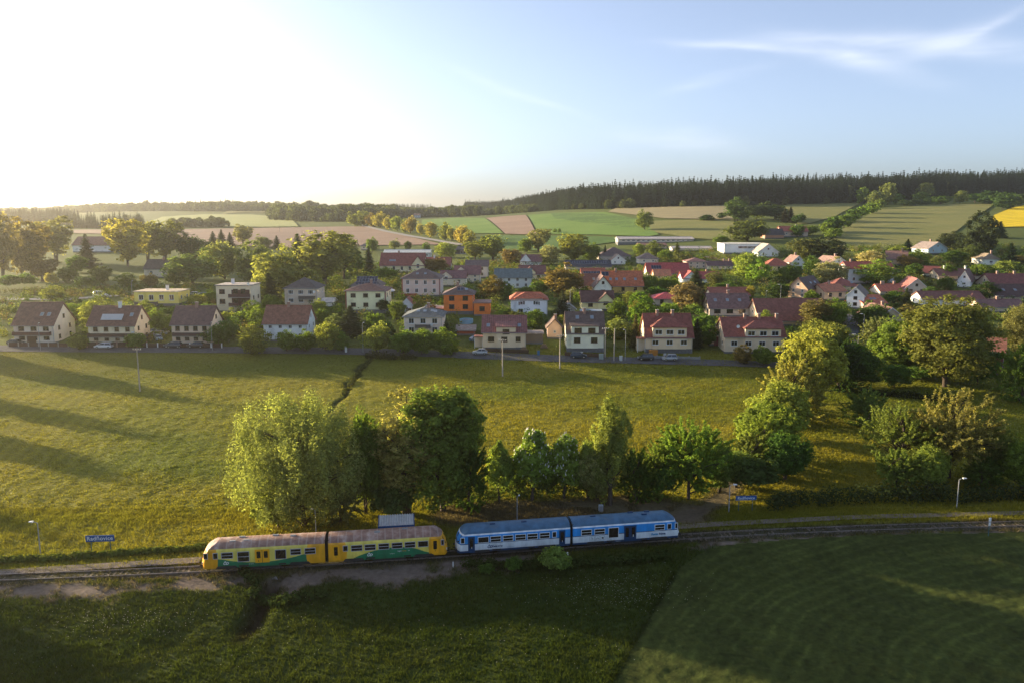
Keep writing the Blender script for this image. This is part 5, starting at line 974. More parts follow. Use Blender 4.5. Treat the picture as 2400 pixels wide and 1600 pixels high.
for _ in range(4600):                           # low garden greenery between the houses
    X = rs_.uniform(-170, 260); Y = rs_.uniform(212, 420)
    if abs(X/Y) > .72 or (X/Y < -.25 and Y > 300): continue
    if any(abs(X-h_[1].location.x) < h_[3]/2+1.5 and abs(Y-h_[1].location.y) < h_[4]/2+1.8 for h_ in HOUSES.values()): continue
    r = rs_.uniform(.7, 2.5); cs.append((X, Y, float(hgt(X, Y))+r*.5)); rd.append((r*1.2, r*1.2, r)); tn.append(np.array([G1,G2,G1,G3,G3,BRN][rs_.integers(6)])*rs_.uniform(.9,1.6))
o = leafmass('garden_shrubbery', cs, rd, 75, .30, np.array(tn), 1); o['label'] = 'low garden greenery and shrubbery between the village houses'; o['category'] = 'shrubbery'
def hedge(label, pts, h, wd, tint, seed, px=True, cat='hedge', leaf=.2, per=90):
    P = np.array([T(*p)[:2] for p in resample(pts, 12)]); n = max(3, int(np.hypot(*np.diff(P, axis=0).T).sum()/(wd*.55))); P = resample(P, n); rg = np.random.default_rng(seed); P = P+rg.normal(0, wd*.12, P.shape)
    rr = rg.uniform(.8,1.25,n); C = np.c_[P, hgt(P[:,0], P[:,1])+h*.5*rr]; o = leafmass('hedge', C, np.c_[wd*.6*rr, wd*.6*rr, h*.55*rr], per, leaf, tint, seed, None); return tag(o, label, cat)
hedge('long dark scrub hedge behind the right end of the platform', [(1800,1192),(1870,1186),(1980,1180),(2120,1174),(2260,1176),(2420,1170)], 2.6, 2.6, (.045,.062,.022), 3, per=170)
hedge('clipped dark hedge behind the orange house', [(1045,700),(1100,702),(1180,706)], 2.0, 1.5, (.03,.05,.015), 4)
hedge('dark hedge beside the apartment house', [(950,706),(1000,708),(1030,710)], 2.0, 1.4, (.03,.05,.015), 5)
hedge('dark garden hedge in front of the pale yellow house', [(800,790),(850,796),(905,800)], 1.8, 1.6, (.035,.05,.018), 6)
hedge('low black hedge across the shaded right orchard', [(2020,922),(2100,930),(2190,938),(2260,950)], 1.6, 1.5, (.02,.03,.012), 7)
hedge('scrub along the upper road at the left', [(-20,690),(60,688),(180,688),(260,684)], 2.2, 2.6, (.08,.085,.03), 8)
hedge('brushy strip along the foot of the station trees', [(1060,1186),(1200,1172),(1350,1162),(1540,1160)], 2.6, 2.3, (.10,.13,.03), 9, per=170)
hedge('weedy bank below the blue train', [(1100,1325),(1230,1330),(1350,1326),(1470,1318),(1560,1306)], .9, 1.3, (.045,.065,.018), 10, per=90)
hedge('nettle thicket around the culvert ditch', [(590,1400),(640,1420),(700,1405),(760,1395)], 1.0, 1.4, (.05,.075,.02), 11, per=110)
hedge('nettle thicket left of the culvert', [(570,1345),(600,1370),(600,1400)], .9, 1.2, (.045,.065,.018), 12, per=110)
hedge('tall bright weeds along the left platform path', [(0,1318),(120,1312),(300,1300),(480,1288)], .7, .9, (.11,.14,.03), 15, per=110)
hedge('weeds lining the meadow ditch', [(866,848),(845,870),(820,905),(806,925)], .6, 1.0, (.075,.085,.025), 13, per=35)
hedge('dark shrubs where the ditch meets the road', [(860,838),(910,842),(970,842)], 1.6, 1.8, (.06,.065,.025), 14)

# grass: one blade-built sheet per meadow
def grass(name, label, n, region, hmin, hmax, wd, seed, bl=3, field=False, lean=.45, tone=1.12):
    rg = np.random.default_rng(seed); X, Y = region(rg, n); c = gcolor(X, Y); d = Y-ytrack(X)
    isg = (c[:,1] > c[:,0]*.80) & ~((np.abs(d) < 1.5) & (rg.random(len(d)) < .55)) & (field_in(X, Y) == field); X, Y, c = X[isg], Y[isg], c[isg]; n = len(X)
    tall = (.5*fbm(X*.12, Y*.12, 91)+.5*fbm(X*.5, Y*.9, 92))*(1-.55*sstep(-8,-30, X)*sstep(100,112, Y)); Z = hgt(X, Y, True); a = rg.random((n,bl))*6.283; h = (hmin+(hmax-hmin)*np.clip(tall*1.4-.2, 0, 1))[:,None]*rg.uniform(.6,1.3,(n,bl)); off = rg.normal(0, wd*1.2, (n,bl,2)); w = wd*rg.uniform(.5,1.3,(n,bl))
    bx = X[:,None]+off[...,0]; by = Y[:,None]+off[...,1]; bz = Z[:,None]-.03; ca, sa = np.cos(a), np.sin(a); lx = rg.normal(0,lean,(n,bl))*h; ly = rg.normal(0,lean,(n,bl))*h
    v0 = np.stack([bx-ca*w, by-sa*w, np.broadcast_to(bz, bx.shape)], -1); v1 = np.stack([bx+ca*w, by+sa*w, np.broadcast_to(bz, bx.shape)], -1); v2 = np.stack([bx+lx, by+ly, bz+h], -1)
    V = np.stack([v0,v1,v2], 2).reshape(-1,3); Fq = np.arange(len(V)).reshape(-1,3); m = n*bl; lv = np.repeat(np.clip(.5+.2*rg.normal(size=m), 0, 1), 3); gc = np.repeat(np.repeat(c*tone, bl, 0), 3, 0)
    o = ob(name, npmesh(name, V, Fq, M_GRASS, {'lv': lv, 'gcol': gc})); o['kind'] = 'stuff'; o['label'] = label; o['category'] = 'grass'; return o
def reg_near(rg, n):
    Y = 50+55*rg.random(n)**.9; X = (rg.random(n)*2-1)*(Y*.66+6); return X, Y
def reg_mid(rg, n):
    Y = 100*np.exp(rg.random(n)*math.log(2.1)); X = (rg.random(n)*2-1)*(Y*.68); return X, Y
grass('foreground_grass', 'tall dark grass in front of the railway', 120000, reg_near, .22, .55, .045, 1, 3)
grass('meadow_grass', 'sunlit meadow grass between the railway and the village road', 190000, reg_mid, .12, .50, .085, 2, 2)
grass('mown_grass', 'cut grass lying on the mown field at the lower right', 60000, lambda rg, n: (rg.uniform(5, 72, n), 48+52*rg.random(n)), .03, .10, .05, 3, 2, True, 2.2, .5)
rg_ = np.random.default_rng(9)
n_ = 700; px_ = np.concatenate([rg_.normal(1440,90,330), rg_.normal(290,90,170), rg_.uniform(0,1500,200)]); py_ = np.concatenate([rg_.normal(1400,20,330), rg_.normal(1475,18,170), rg_.uniform(1400,1590,200)])
V, Fq = [], []; o_ = 0
for x_, y_ in zip(px_, py_):
    q = flat(x_, min(y_,1595), -1.6); z_ = float(hgt(q[0], q[1], True))+.30+.2*rg_.random(); r_ = .03
    V += [(q[0]-r_,q[1],z_),(q[0]+r_,q[1]-r_,z_+.02),(q[0],q[1]+r_,z_+.02),(q[0],q[1],z_+.07)]; Fq += [(0+o_,1+o_,3+o_),(1+o_,2+o_,3+o_),(2+o_,0+o_,3+o_),(0+o_,2+o_,1+o_)]; o_ += 4
o = ob('meadow_flowers', npmesh('meadow_flowers', V, Fq, mat('flower', (.55,.54,.42), .8, .2, 3))); o['kind'] = 'stuff'; o['label'] = 'tiny white seed heads scattered over the foreground grass'; o['category'] = 'flowers'

# ------------------------------------------------------------------ railway
TS = resample(TRK, 400); tcum = np.r_[0, np.cumsum(np.hypot(*np.diff(TS, axis=0).T))]
for _ in range(60): TS[1:-1] = (TS[:-2]+2*TS[1:-1]+TS[2:])/4
def on_track(s):
    x = np.interp(s, tcum, TS[:,0]); y = np.interp(s, tcum, TS[:,1]); x2 = np.interp(s+.5, tcum, TS[:,0]); y2 = np.interp(s+.5, tcum, TS[:,1]); return x, y, math.atan2(y2-y, x2-x)
RAILZ = .12
TXT = []
S0 = float(np.interp(flat(478,1333)[0], TS[:,0], tcum))
M_RAIL = mat('rail_steel', (.30,.25,.22), .45, .2, 3, metal=.6); M_SLEEP = mat('sleeper_concrete', (.17,.135,.10), .9, .35, 3, bump=.3); M_BALL = mat('ballast_stone', (.045,.042,.022), .95, .5, 6, bump=.8, detail=8)
tk = bpy.data.objects.new('railway_track', None); COL.objects.link(tk); tag(tk, 'single railway track running across the foreground', 'railway track')
s_a = max(2, S0-75); s_b = min(tcum[-1]-2, S0+150)
for side in (-.75, .75):
    b = MB(); ss = np.arange(s_a, s_b, 1.5); L = []; 
    for s in ss:
        x, y, a = on_track(s); L.append((x-math.sin(a)*side, y+math.cos(a)*side, a))
    for dy, z0, z1, w in ((0, RAILZ-.05, RAILZ, .07), (0, RAILZ-.15, RAILZ-.05, .02), (0, RAILZ-.17, RAILZ-.15, .13)):
        vs = []; 
        for x, y, a in L:
            for q in (-w/2, w/2):
                for z in (z0, z1): vs.append((x-math.sin(a)*q, y+math.cos(a)*q, z))
        n = len(L); fs = []
        for i in range(n-1):
            o0 = i*4; o1 = o0+4; fs += [(o0,o0+1,o1+1,o1),(o0+1,o0+3,o1+3,o1+1),(o0+3,o0+2,o1+2,o1+3),(o0+2,o0,o1,o1+2)]
        b.add(vs, fs)
    ob('rail', b.mesh('rail', [M_RAIL]), tk)
slp = MB().prism([(-1.2,-.18),(1.2,-.18),(1.2,-.02),(.95,.0),(-.95,.0),(-1.2,-.02)], 'x', -.12, .12).mesh('sleeper', [M_SLEEP]); cnt = 0
s = s_a
while s < s_b and cnt < 298:
    x, y, a = on_track(s)
    if not (S0+1.5 < s < S0+55): ob('sleeper', slp, tk, (x, y, RAILZ-.17), (0,0,a)); cnt += 1
    s += .62
bal = MB(); ss = np.arange(s_a-2, s_b+2, .8); rb = np.random.default_rng(3); vs = []; fs = []
prof = [(-1.7,-.40),(-1.25,-.19),(-.8,-.16),(0,-.17),(.8,-.16),(1.25,-.19),(1.7,-.40)]
for i, s in enumerate(ss):
    x, y, a = on_track(s)
    for q, z in prof: q2 = q+rb.normal(0,.06); vs.append((x-math.sin(a)*q2, y+math.cos(a)*q2, z+RAILZ+rb.normal(0,.02)))
    if i:
        for k in range(6): o0 = (i-1)*7+k; fs.append((o0, o0+7, o0+8, o0+1))
bal.add(vs, fs); ob('ballast_bed', bal.mesh('ballast_bed', [M_BALL], True), tk)

# livery: zones of flat paint on the carriage side, from the carriage's own coordinates
def livery(key, bands=None, base=None, orange=None, wave=None):
    m = bpy.data.materials.new(key); t_, b = nt(m); tcn = t_.nodes.new('ShaderNodeTexCoord'); sx = t_.nodes.new('ShaderNodeSeparateXYZ'); link(t_, tcn.outputs['Object'], sx.inputs[0])
    def mth(op, a, c):
        n = t_.nodes.new('ShaderNodeMath'); n.operation = op
        for i, v in enumerate((a, c)):
            if isinstance(v, (int, float)): n.inputs[i].default_value = v
            else: link(t_, v, n.inputs[i])
        return n.outputs[0]
    def mixc(f, a, c):
        n = t_.nodes.new('ShaderNodeMix'); n.data_type = 'RGBA'; link(t_, f, n.inputs[0])
        if isinstance(a, tuple): n.inputs[6].default_value = (*a, 1)
        else: link(t_, a, n.inputs[6])
        n.inputs[7].default_value = (*c, 1); return n.outputs[2]
    col = base
    if bands:
        for z0, c in bands: col = mixc(mth('GREATER_THAN', sx.outputs[2], z0), col, c)
    if wave:
        fc = t_.nodes.new('ShaderNodeFloatCurve'); u = mth('DIVIDE', mth('ADD', sx.outputs[0], 7.0), 14.0); link(t_, u, fc.inputs[1]); cv = fc.mapping.curves[0]; cv.points[0].location = (0, wave[0][1]/3); cv.points[1].location = (1, wave[-1][1]/3)
        for x, z in wave[1:-1]: cv.points.new((x+7)/14, z/3)
        fc.mapping.update(); col = mixc(mth('LESS_THAN', sx.outputs[2], mth('MULTIPLY', fc.outputs[0], 3.0)), col, (.012,.20,.09))
        for lim, op, sl in orange:
            # the orange ends: edge bowed a little so that it follows the printed sweep
            xx = mth('ADD', sx.outputs[0], mth('MULTIPLY', mth('POWER', mth('SUBTRACT', sx.outputs[2], 1.6), 2.0), sl)); col = mixc(mth(op, xx, lim), col, (.84,.39,.012))
    n = t_.nodes.new('ShaderNodeTexNoise'); n.inputs['Scale'].default_value = 1.3; n.inputs['Detail'].default_value = 8; mpn = t_.nodes.new('ShaderNodeMapping'); mpn.inputs['Scale'].default_value = (1,1,.35); link(t_, tcn.outputs['Object'], mpn.inputs[0]); link(t_, mpn.outputs[0], n.inputs['Vector'])
    mr = t_.nodes.new('ShaderNodeMapRange'); mr.inputs[1].default_value = .3; mr.inputs[2].default_value = .7; mr.inputs[3].default_value = .66; mr.inputs[4].default_value = 1.08; link(t_, n.outputs['Fac'], mr.inputs[0])
    mx = t_.nodes.new('ShaderNodeMix'); mx.data_type = 'RGBA'; mx.blend_type = 'MULTIPLY'; mx.inputs[0].default_value = 1; link(t_, col, mx.inputs[6]); link(t_, mr.outputs[0], mx.inputs[7]); link(t_, mx.outputs[2], b.inputs['Base Color']); b.inputs['Roughness'].default_value = .42
    return m
YB = (.84,.69,.13)
LIV = {'A': livery('yellow_railcar_paint', base=None or [(0,YB)][0][1], bands=[(-5,YB)], wave=[(-7,1.8),(-4.9,1.66),(-3,1.28),(-1,1.05),(1,1.08),(3,1.35),(4.9,1.75),(7,2.0)], orange=[(-4.9,'LESS_THAN',.12),(4.75,'GREATER_THAN',-.14)]),
       'B': livery('yellow_trailer_paint', base=YB, bands=[(-5,YB)], wave=[(-7,.3),(-4.7,.62),(-3,1.22),(-1.2,1.66),(.6,1.84),(2.4,1.68),(4.6,.95),(7,.5)], orange=[(-4.75,'LESS_THAN',.12),(4.55,'GREATER_THAN',-.10)]),
       'C': livery('blue_railcar_paint', base=(.01,.06,.16), bands=[(.78,(.74,.80,.84)),(1.56,(.01,.04,.11)),(1.64,(.015,.29,.76)),(2.60,(.80,.84,.86))])}
def rust_roof():
    m = bpy.data.materials.new('rusty_roof'); t_, b = nt(m); tcn = t_.nodes.new('ShaderNodeTexCoord')
    n = t_.nodes.new('ShaderNodeTexNoise'); n.inputs['Scale'].default_value = .9; n.inputs['Detail'].default_value = 8; n.inputs['Roughness'].default_value = .65; link(t_, tcn.outputs['Object'], n.inputs['Vector'])
    cr = t_.nodes.new('ShaderNodeValToRGB'); e = cr.color_ramp.elements; e[0].position = .32; e[0].color = (.19,.10,.072,1); e[1].position = .68; e[1].color = (.52,.39,.32,1); x = e.new(.5); x.color = (.32,.185,.135,1); link(t_, n.outputs['Fac'], cr.inputs[0])
    w = t_.nodes.new('ShaderNodeTexWave'); w.bands_direction = 'X'; w.inputs['Scale'].default_value = .36; w.inputs['Distortion'].default_value = 1.0; link(t_, tcn.outputs['Object'], w.inputs['Vector']); mr = t_.nodes.new('ShaderNodeMapRange'); mr.inputs[1].default_value = .86; mr.inputs[2].default_value = 1.0; mr.inputs[3].default_value = 0; mr.inputs[4].default_value = .55; link(t_, w.outputs['Fac'], mr.inputs[0])
    mx = t_.nodes.new('ShaderNodeMix'); mx.data_type = 'RGBA'; link(t_, mr.outputs[0], mx.inputs[0]); link(t_, cr.outputs[0], mx.inputs[6]); mx.inputs[7].default_value = (.46,.36,.30,1); link(t_, mx.outputs[2], b.inputs['Base Color']); b.inputs['Roughness'].default_value = .65; return m
M_RUST = rust_roof(); M_BROOF = mat('blue_roof_paint', (.06,.14,.23), .5, .3, 1.2, wear=((.10,.14,.18), .8, .62)); M_GWIN = mat('train_glass', (.022,.018,.016), .12, .5, 2, spec=.7); M_ALU = mat('window_aluminium', (.45,.44,.47), .4, .1, 3); M_ORANGE = mat('orange_paint', (.86,.40,.012), .42, .08, 2); M_NAVY = mat('navy_paint', (.008,.045,.12), .4, .1, 2); M_RUB = mat('bellows_rubber', (.012,.012,.012), .8, .2, 4)
M_CLASSW = mat('white_lettering', (.72,.75,.75), .6, .03, 2); M_INK = mat('dark_blue_lettering', (.015,.05,.14), .6, .03, 2); M_CYAN = mat('cyan_lettering', (.02,.25,.48), .6, .03, 2); M_BLK = mat('black_ink', (.03,.03,.03), .6, .03, 2); M_ORL = mat('orange_lettering', (.75,.33,.03), .6, .03, 2); M_BOXL = mat('pale_board', (.66,.72,.75), .6, .03, 2)
CL = 13.65; HWD = 1.5
SEC = [(-1.40,.50),(-1.50,.80),(-1.52,1.3),(-1.50,2.0),(-1.48,2.55),(-1.44,2.78)]; RSEC = [(-1.44,2.78),(-1.34,2.98),(-1.10,3.16),(-.72,3.30),(-.30,3.37),(0,3.385)]
def nose(z, y, cab):
    if not cab: return CL/2
    return CL/2-.55*max(0, (z-1.35)/1.4)**1.6*(1 if z > 1.35 else 0)-.42*(abs(y)/1.5)**2.5-(.9*((z-2.78)/.6)**1.5 if z > 2.78 else 0)
def shell(sec, cab, mirror):
    full = sec+[(-y, z) for y, z in sec[::-1] if not (abs(y) < 1e-6)]
    ns = 22; V, Fq = [], []
    for k in range(ns+1):
        u = k/ns
        for y, z in full: x = -CL/2+(nose(z, y, cab)+CL/2)*u; V.append(((-x if mirror else x), y, z))
    n = len(full)
    for k in range(ns):
        for i in range(n-1): Fq.append((k*n+i, k*n+i+1, (k+1)*n+i+1, (k+1)*n+i))
    mb = MB(); mb.add(V, Fq)
    for end in (0, 1):                        # close both ends row by row
        for i in range(len(sec)-1):
            rows = []
            for j in (i, i+1):
                y, z = sec[j]; rows.append([((-(nose(z, y*q, cab) if end else -CL/2) if mirror else (nose(z, y*q, cab) if end else -CL/2)), y*q, z) for q in (1,.66,.33,0,-.33,-.66,-1)])
            vs = rows[0]+rows[1]; mb.add(vs, [(a, a+1, a+8, a+7) for a in range(6)])
    return mb
def carriage(train, kind, s_mid, cab, wins, doors, roofm, bodym, framem, vents, glass_split):
    x, y, a = on_track(s_mid-.25); x, y = on_track(s_mid)[:2]
    body = ob('carriage', shell(SEC, True, cab < 0).mesh('carriage_body', [bodym], True), train, (x-train.location.x, y-train.location.y, RAILZ), (0,0,a))
    ob('roof', shell(RSEC, True, cab < 0).mesh('carriage_roof', [roofm], True), body, (0,0,.003))
    for x0, x1, z0, z1, bar in wins:
        b = MB(); w = .055; Y = -1.535; b.box(x0,x1,Y-.02,Y+.05,z0,z0+w,0).box(x0,x1,Y-.02,Y+.05,z1-w,z1,0).box(x0,x0+w,Y-.02,Y+.05,z0+w,z1-w,0).box(x1-w,x1,Y-.02,Y+.05,z0+w,z1-w,0)
        if bar: zb = z0+(z1-z0)*.5; b.box(x0+w,x1-w,Y-.018,Y+.05,zb-.025,zb+.025,0)
        b.box(x0+w,x1-w,Y-.004,Y+.05,z0+w,z1-w,1); ob('window', b.mesh('carriage_window', [framem, M_GWIN]), body)
    for x0, x1, z0, z1, leaves, dm in doors:
        d_ = ob('door', MB().box(x0,x1,-1.545,-1.45,z0,z1).mesh('carriage_door', [dm]), body); lw = (x1-x0)/leaves
        for i in range(leaves):
            c = x0+lw*(i+.5); pw = min(.21, lw*.3); q = MB(); yy_ = -1.556
            pts = []
            for cx, cz, a0 in ((c+pw-.08, z1-.28, 0), (c-pw+.08, z1-.28, 90), (c-pw+.08, z0+.62, 180), (c+pw-.08, z0+.62, 270)):
                for k in range(4): an = math.radians(a0+k*30); pts.append((cx+.08*math.cos(an), cz+.08*math.sin(an)))
            q.prism(pts, 'y', yy_, -1.54); ob('door_pane', q.mesh('door_pane', [M_GWIN]), d_)
            if i: ob('door_seam', MB().box(x0+lw*i-.02,x0+lw*i+.02,-1.552,-1.54,z0,z1).mesh('door_seam', [M_DARK]), d_)
    # cab front glass and lamps
    sx = cab; fw = MB()
    for i in range(2):
        y0_, y1_ = ((-1.15,-.06),(.06,1.15))[i]; pts = []
        for yy_, zz_ in ((y0_,1.75),(y1_,1.75),(y1_,2.6),(y0_,2.6)): pts.append((sx*(nose(zz_, yy_, True)+.03), yy_, zz_))
        fw.add(pts, [(0,1,2,3) if sx > 0 else (3,2,1,0)])
    ob('windscreen', fw.mesh('windscreen', [M_GWIN]), body)
    lp = MB()
    for yy_ in (-1.0, 1.0): xx = sx*(nose(1.05, yy_, True)); lp.box(min(xx-.04*sx, xx+.05*sx), max(xx-.04*sx, xx+.05*sx), yy_-.13, yy_+.13, .98, 1.2)
    ob('headlight', lp.mesh('headlight', [M_WHITE]), body)
    bf = MB()
    for yy_ in (-.88,.88): bf.tube([(sx*(CL/2-.35),yy_,.75),(sx*(CL/2+.12),yy_,.75)], .09, 8); bf.tube([(sx*(CL/2+.12),yy_,.75),(sx*(CL/2+.16),yy_,.75)], .19, 10)
    bf.tube([(sx*(CL/2-.3),0,.72),(sx*(CL/2+.3),0,.70)], .07, 6); ob('buffer', bf.mesh('buffer', [M_DARK]), body)
    uf = MB().box(-CL/2+.6, CL/2-.6, -1.15, 1.15, .42, .62)
    uf.box(-1.9,1.9,-1.3,1.3,.22,.60)
    ob('underframe', uf.mesh('underframe', [M_DARK]), body)
    for wx in (-4.0, 4.0):
        wv_ = MB()
        for yy_ in (-.75,.75): wv_.tube([(wx,yy_-.07,.42),(wx,yy_+.07,.42)], .42, 18)
        wv_.tube([(wx,-1.0,.42),(wx,1.0,.42)], .08, 8); wv_.box(wx-.7,wx+.7,-1.28,-1.12,.35,.72); ob('wheelset', wv_.mesh('wheelset', [M_DARK]), body)
    for wx in (-4.0, 4.0): ob('cutout_shade_panel', MB().prism([(wx-1.25,.44),(wx+1.25,.44),(wx+.95,.80),(wx-.95,.80)], 'y', -1.535, -1.40).mesh('cutout_shade_panel', [M_DARK]), body)  # dark plates on the skirt stand in for the shaded wheel openings
    ob('grille', MB().box(-2.6,-1.6,-1.548,-1.5,.62,.80).box(1.7,2.5,-1.548,-1.5,.62,.78).mesh('grille', [M_DARK]), body)
    for vx, vy in vents: ob('roof_vent', MB().box(-.32,.32,-.12,.12,-.04,.12).mesh('roof_vent', [M_GREY if kind < 'C' else M_NAVY]), body, (vx, vy, 3.36 if abs(vy) < .5 else 3.26))
    return body
def lettering(body, text, x, z, size, m, bold=True, shear=0.0, name='lettering', y=-1.553):
    cu = bpy.data.curves.new(name, 'FONT'); cu.body = text; cu.size = size; cu.extrude = .004; cu.shear = shear; cu.resolution_u = 2
    if bold: cu.offset = .012*size/.3
    cu.materials.append(m); TXT.append(ob(name, cu, body, (x, y, z), (math.pi/2, 0, 0)))
def logo(body, x, z, h, m):                    # two linked letter outlines in a rounded badge
    lettering(body, 'ČD', x, z, h*1.15, m, True, .25, 'railway_logo')
W1 = (1.66,2.40); W2 = (1.20,2.40)
yt_ = bpy.data.objects.new('yellow_train', None); COL.objects.link(yt_); q = on_track(S0+CL+.2); yt_.location = (q[0], q[1], 0); tag(yt_, 'yellow, orange and green two-car diesel train with a rusty roof', 'train')
bt_ = bpy.data.objects.new('blue_train', None); COL.objects.link(bt_); SB = S0+2*CL+.35+.95; q = on_track(SB+CL+.2); bt_.location = (q[0], q[1], 0); tag(bt_, 'blue and white two-car diesel train with a dark blue roof', 'train')
cA = carriage(yt_, 'A', S0+CL/2, -1, [(-5.40,-4.86,1.68,2.40,0),(-6.40,-5.95,1.72,2.42,0),(-4.52,-3.22,*W1,1),(-2.77,-1.47,*W2,1),(1.33,2.56,1.25,2.4,0),(3.0,4.2,*W1,1),(4.58,5.81,*W1,1)], [(-.86,.72,.98,2.52,2,M_ORANGE)], M_RUST, LIV['A'], M_ALU, ((-3.4,-.6),(-2.5,.3),(-1.9,-.5),(3.2,-.1),(1.2,.3)), 0)
cB = carriage(yt_, 'B', S0+CL*1.5+.35, 1, [(-5.19,-4.62,1.72,2.42,0)]+[(x0,x1,*W1,1) for x0,x1 in ((-4.28,-2.99),(-2.76,-1.47),(-1.2,.05),(.32,1.57),(1.8,3.05))]+[(3.32,4.53,*W1,0),(5.98,6.36,1.72,2.42,0)], [(-6.37,-5.57,.75,2.52,1,M_ORANGE),(4.91,5.71,.75,2.52,1,M_ORANGE)], M_RUST, LIV['B'], M_ALU, ((-1.3,-.4),(1.9,.0)), 0)
cC = carriage(bt_, 'C', SB+CL/2, -1, [(-6.36,-5.86,1.72,2.45,0),(-4.32,-3.0,*W1,0)]+[(x0,x1,*W1,1) for x0,x1 in ((-2.84,-1.55),(-1.35,-.1),(.13,1.42),(1.58,2.87),(3.07,4.32))]+[(4.61,5.14,1.70,2.42,0)], [(-5.47,-4.68,.55,2.5,1,M_NAVY),(5.47,6.2,.55,2.5,1,M_NAVY)], M_BROOF, LIV['C'], M_CLASSW, ((-2.4,-.2),(1.4,-.2)), 0)
cD = carriage(bt_, 'D', SB+CL*1.5+.35, 1, [(-5.83,-4.5,*W1,1),(-4.19,-2.86,*W1,1),(-2.43,-1.14,1.1,2.42,0),(3.41,4.7,*W1,1),(5.02,5.56,1.7,2.42,0),(6.0,6.38,1.72,2.45,0)], [(-.46,1.08,.55,2.5,2,M_NAVY)], M_BROOF, LIV['C'], M_CLASSW, ((-4.0,.0),(.9,.4),(2.4,-.4),(3.0,.4)), 0)
for tr_, s_ in ((yt_, S0+CL+.175), (bt_, SB+CL+.175)):
    x, y, a = on_track(s_); b = MB()
    b.box(-.35,.35,-1.2,1.2,.6,3.0)
    for i in range(3): b.box(-.22+i*.2,-.16+i*.2,-1.3,1.3,.55,3.08)
    ob('gangway_bellows', b.mesh('gangway_bellows', [M_RUB]), tr_, (x-tr_.location.x, y-tr_.location.y, RAILZ), (0,0,a))
logo(cA, -4.35, .98, .36, M_CLASSW); lettering(cA, '2', -.55, 1.12, .22, M_BLK); lettering(cA, '814 045-5', -1.55, .86, .13, M_CLASSW, False)
logo(cB, -2.5, .98, .36, M_CLASSW); lettering(cB, 'regio', .95, 1.30, .24, M_CLASSW, False); lettering(cB, 'nova', 1.52, 1.30, .24, M_ORL, False); lettering(cB, '.cz', 2.13, 1.30, .22, M_CLASSW, False); lettering(cB, '914 045-3', .1, 1.05, .13, M_CLASSW, False)
lettering(cB, '2', 5.25, 1.08, .22, M_BLK); lettering(cB, '1', -6.03, 1.08, .22, M_BLK)
logo(cC, -3.22, 1.0, .36, M_INK); lettering(cC, 'České dráhy', -2.62, 1.08, .24, M_INK, True); lettering(cC, '95 54 5 814 101-6', -.85, .90, .12, M_CYAN, False); lettering(cC, '1', 5.78, 1.05, .28, M_CLASSW); lettering(cC, '1', -5.12, 1.05, .28, M_CLASSW)
lettering(cD, 'Regio', 3.0, 1.08, .38, M_CYAN, True); lettering(cD, 'Nova', 3.98, 1.08, .38, M_INK, True); lettering(cD, '2', .62, 1.12, .32, M_CLASSW); lettering(cD, '914 101-4', -1.45, .62, .13, M_CLASSW, False)
for i in range(3):                             # pictogram boards: wheelchair, bicycle, pram
    x0 = -4.75+i*.66; b = MB(); w = .02
    b.box(x0,x0+.58,-1.552,-1.545,.92,1.5,0); 
    for q0, q1, z0, z1 in ((x0,x0+.58,.92,.92+w),(x0,x0+.58,1.5-w,1.5),(x0,x0+w,.94,1.48),(x0+.58-w,x0+.58,.94,1.48)): b.box(q0,q1,-1.556,-1.552,z0,z1,1)
    def ring(cx, cz, r, t=.022, n=12):
        for k in range(n):
            a0, a1 = 2*math.pi*k/n, 2*math.pi*(k+1)/n; b.add([(cx+rr*math.cos(aa), -1.556, cz+rr*math.sin(aa)) for rr, aa in ((r-t,a0),(r,a0),(r,a1),(r-t,a1))], [(0,1,2,3)], 1)
    def bar(xa, za, xb, zb, t=.025):
        dx, dz = xb-xa, zb-za; L = math.hypot(dx, dz); nx_, nz_ = -dz/L*t/2, dx/L*t/2; b.add([(xa-nx_,-1.557,za-nz_),(xb-nx_,-1.557,zb-nz_),(xb+nx_,-1.557,zb+nz_),(xa+nx_,-1.557,za+nz_)], [(0,1,2,3)], 1)
    c = x0+.29
    if i == 0: ring(c-.02,1.12,.12); bar(c-.04,1.4,c-.02,1.2,.06); bar(c-.02,1.2,c+.1,1.2); bar(c+.1,1.2,c+.15,1.03)
    elif i == 1: ring(c-.13,1.12,.10); ring(c+.13,1.12,.10); bar(c-.13,1.12,c-.03,1.27); bar(c-.03,1.27,c+.1,1.27); bar(c+.1,1.27,c+.13,1.12); bar(c-.13,1.12,c+.03,1.12); bar(c+.03,1.12,c+.1,1.27)
    else: ring(c-.1,1.03,.05); ring(c+.1,1.03,.05); bar(c-.13,1.2,c+.12,1.2,.16); bar(c+.12,1.25,c+.2,1.4,.03); bar(c-.12,1.36,c,1.22,.08)
    ob('pictogram', b.mesh('pictogram', [M_BOXL, M_BLK]), cD)

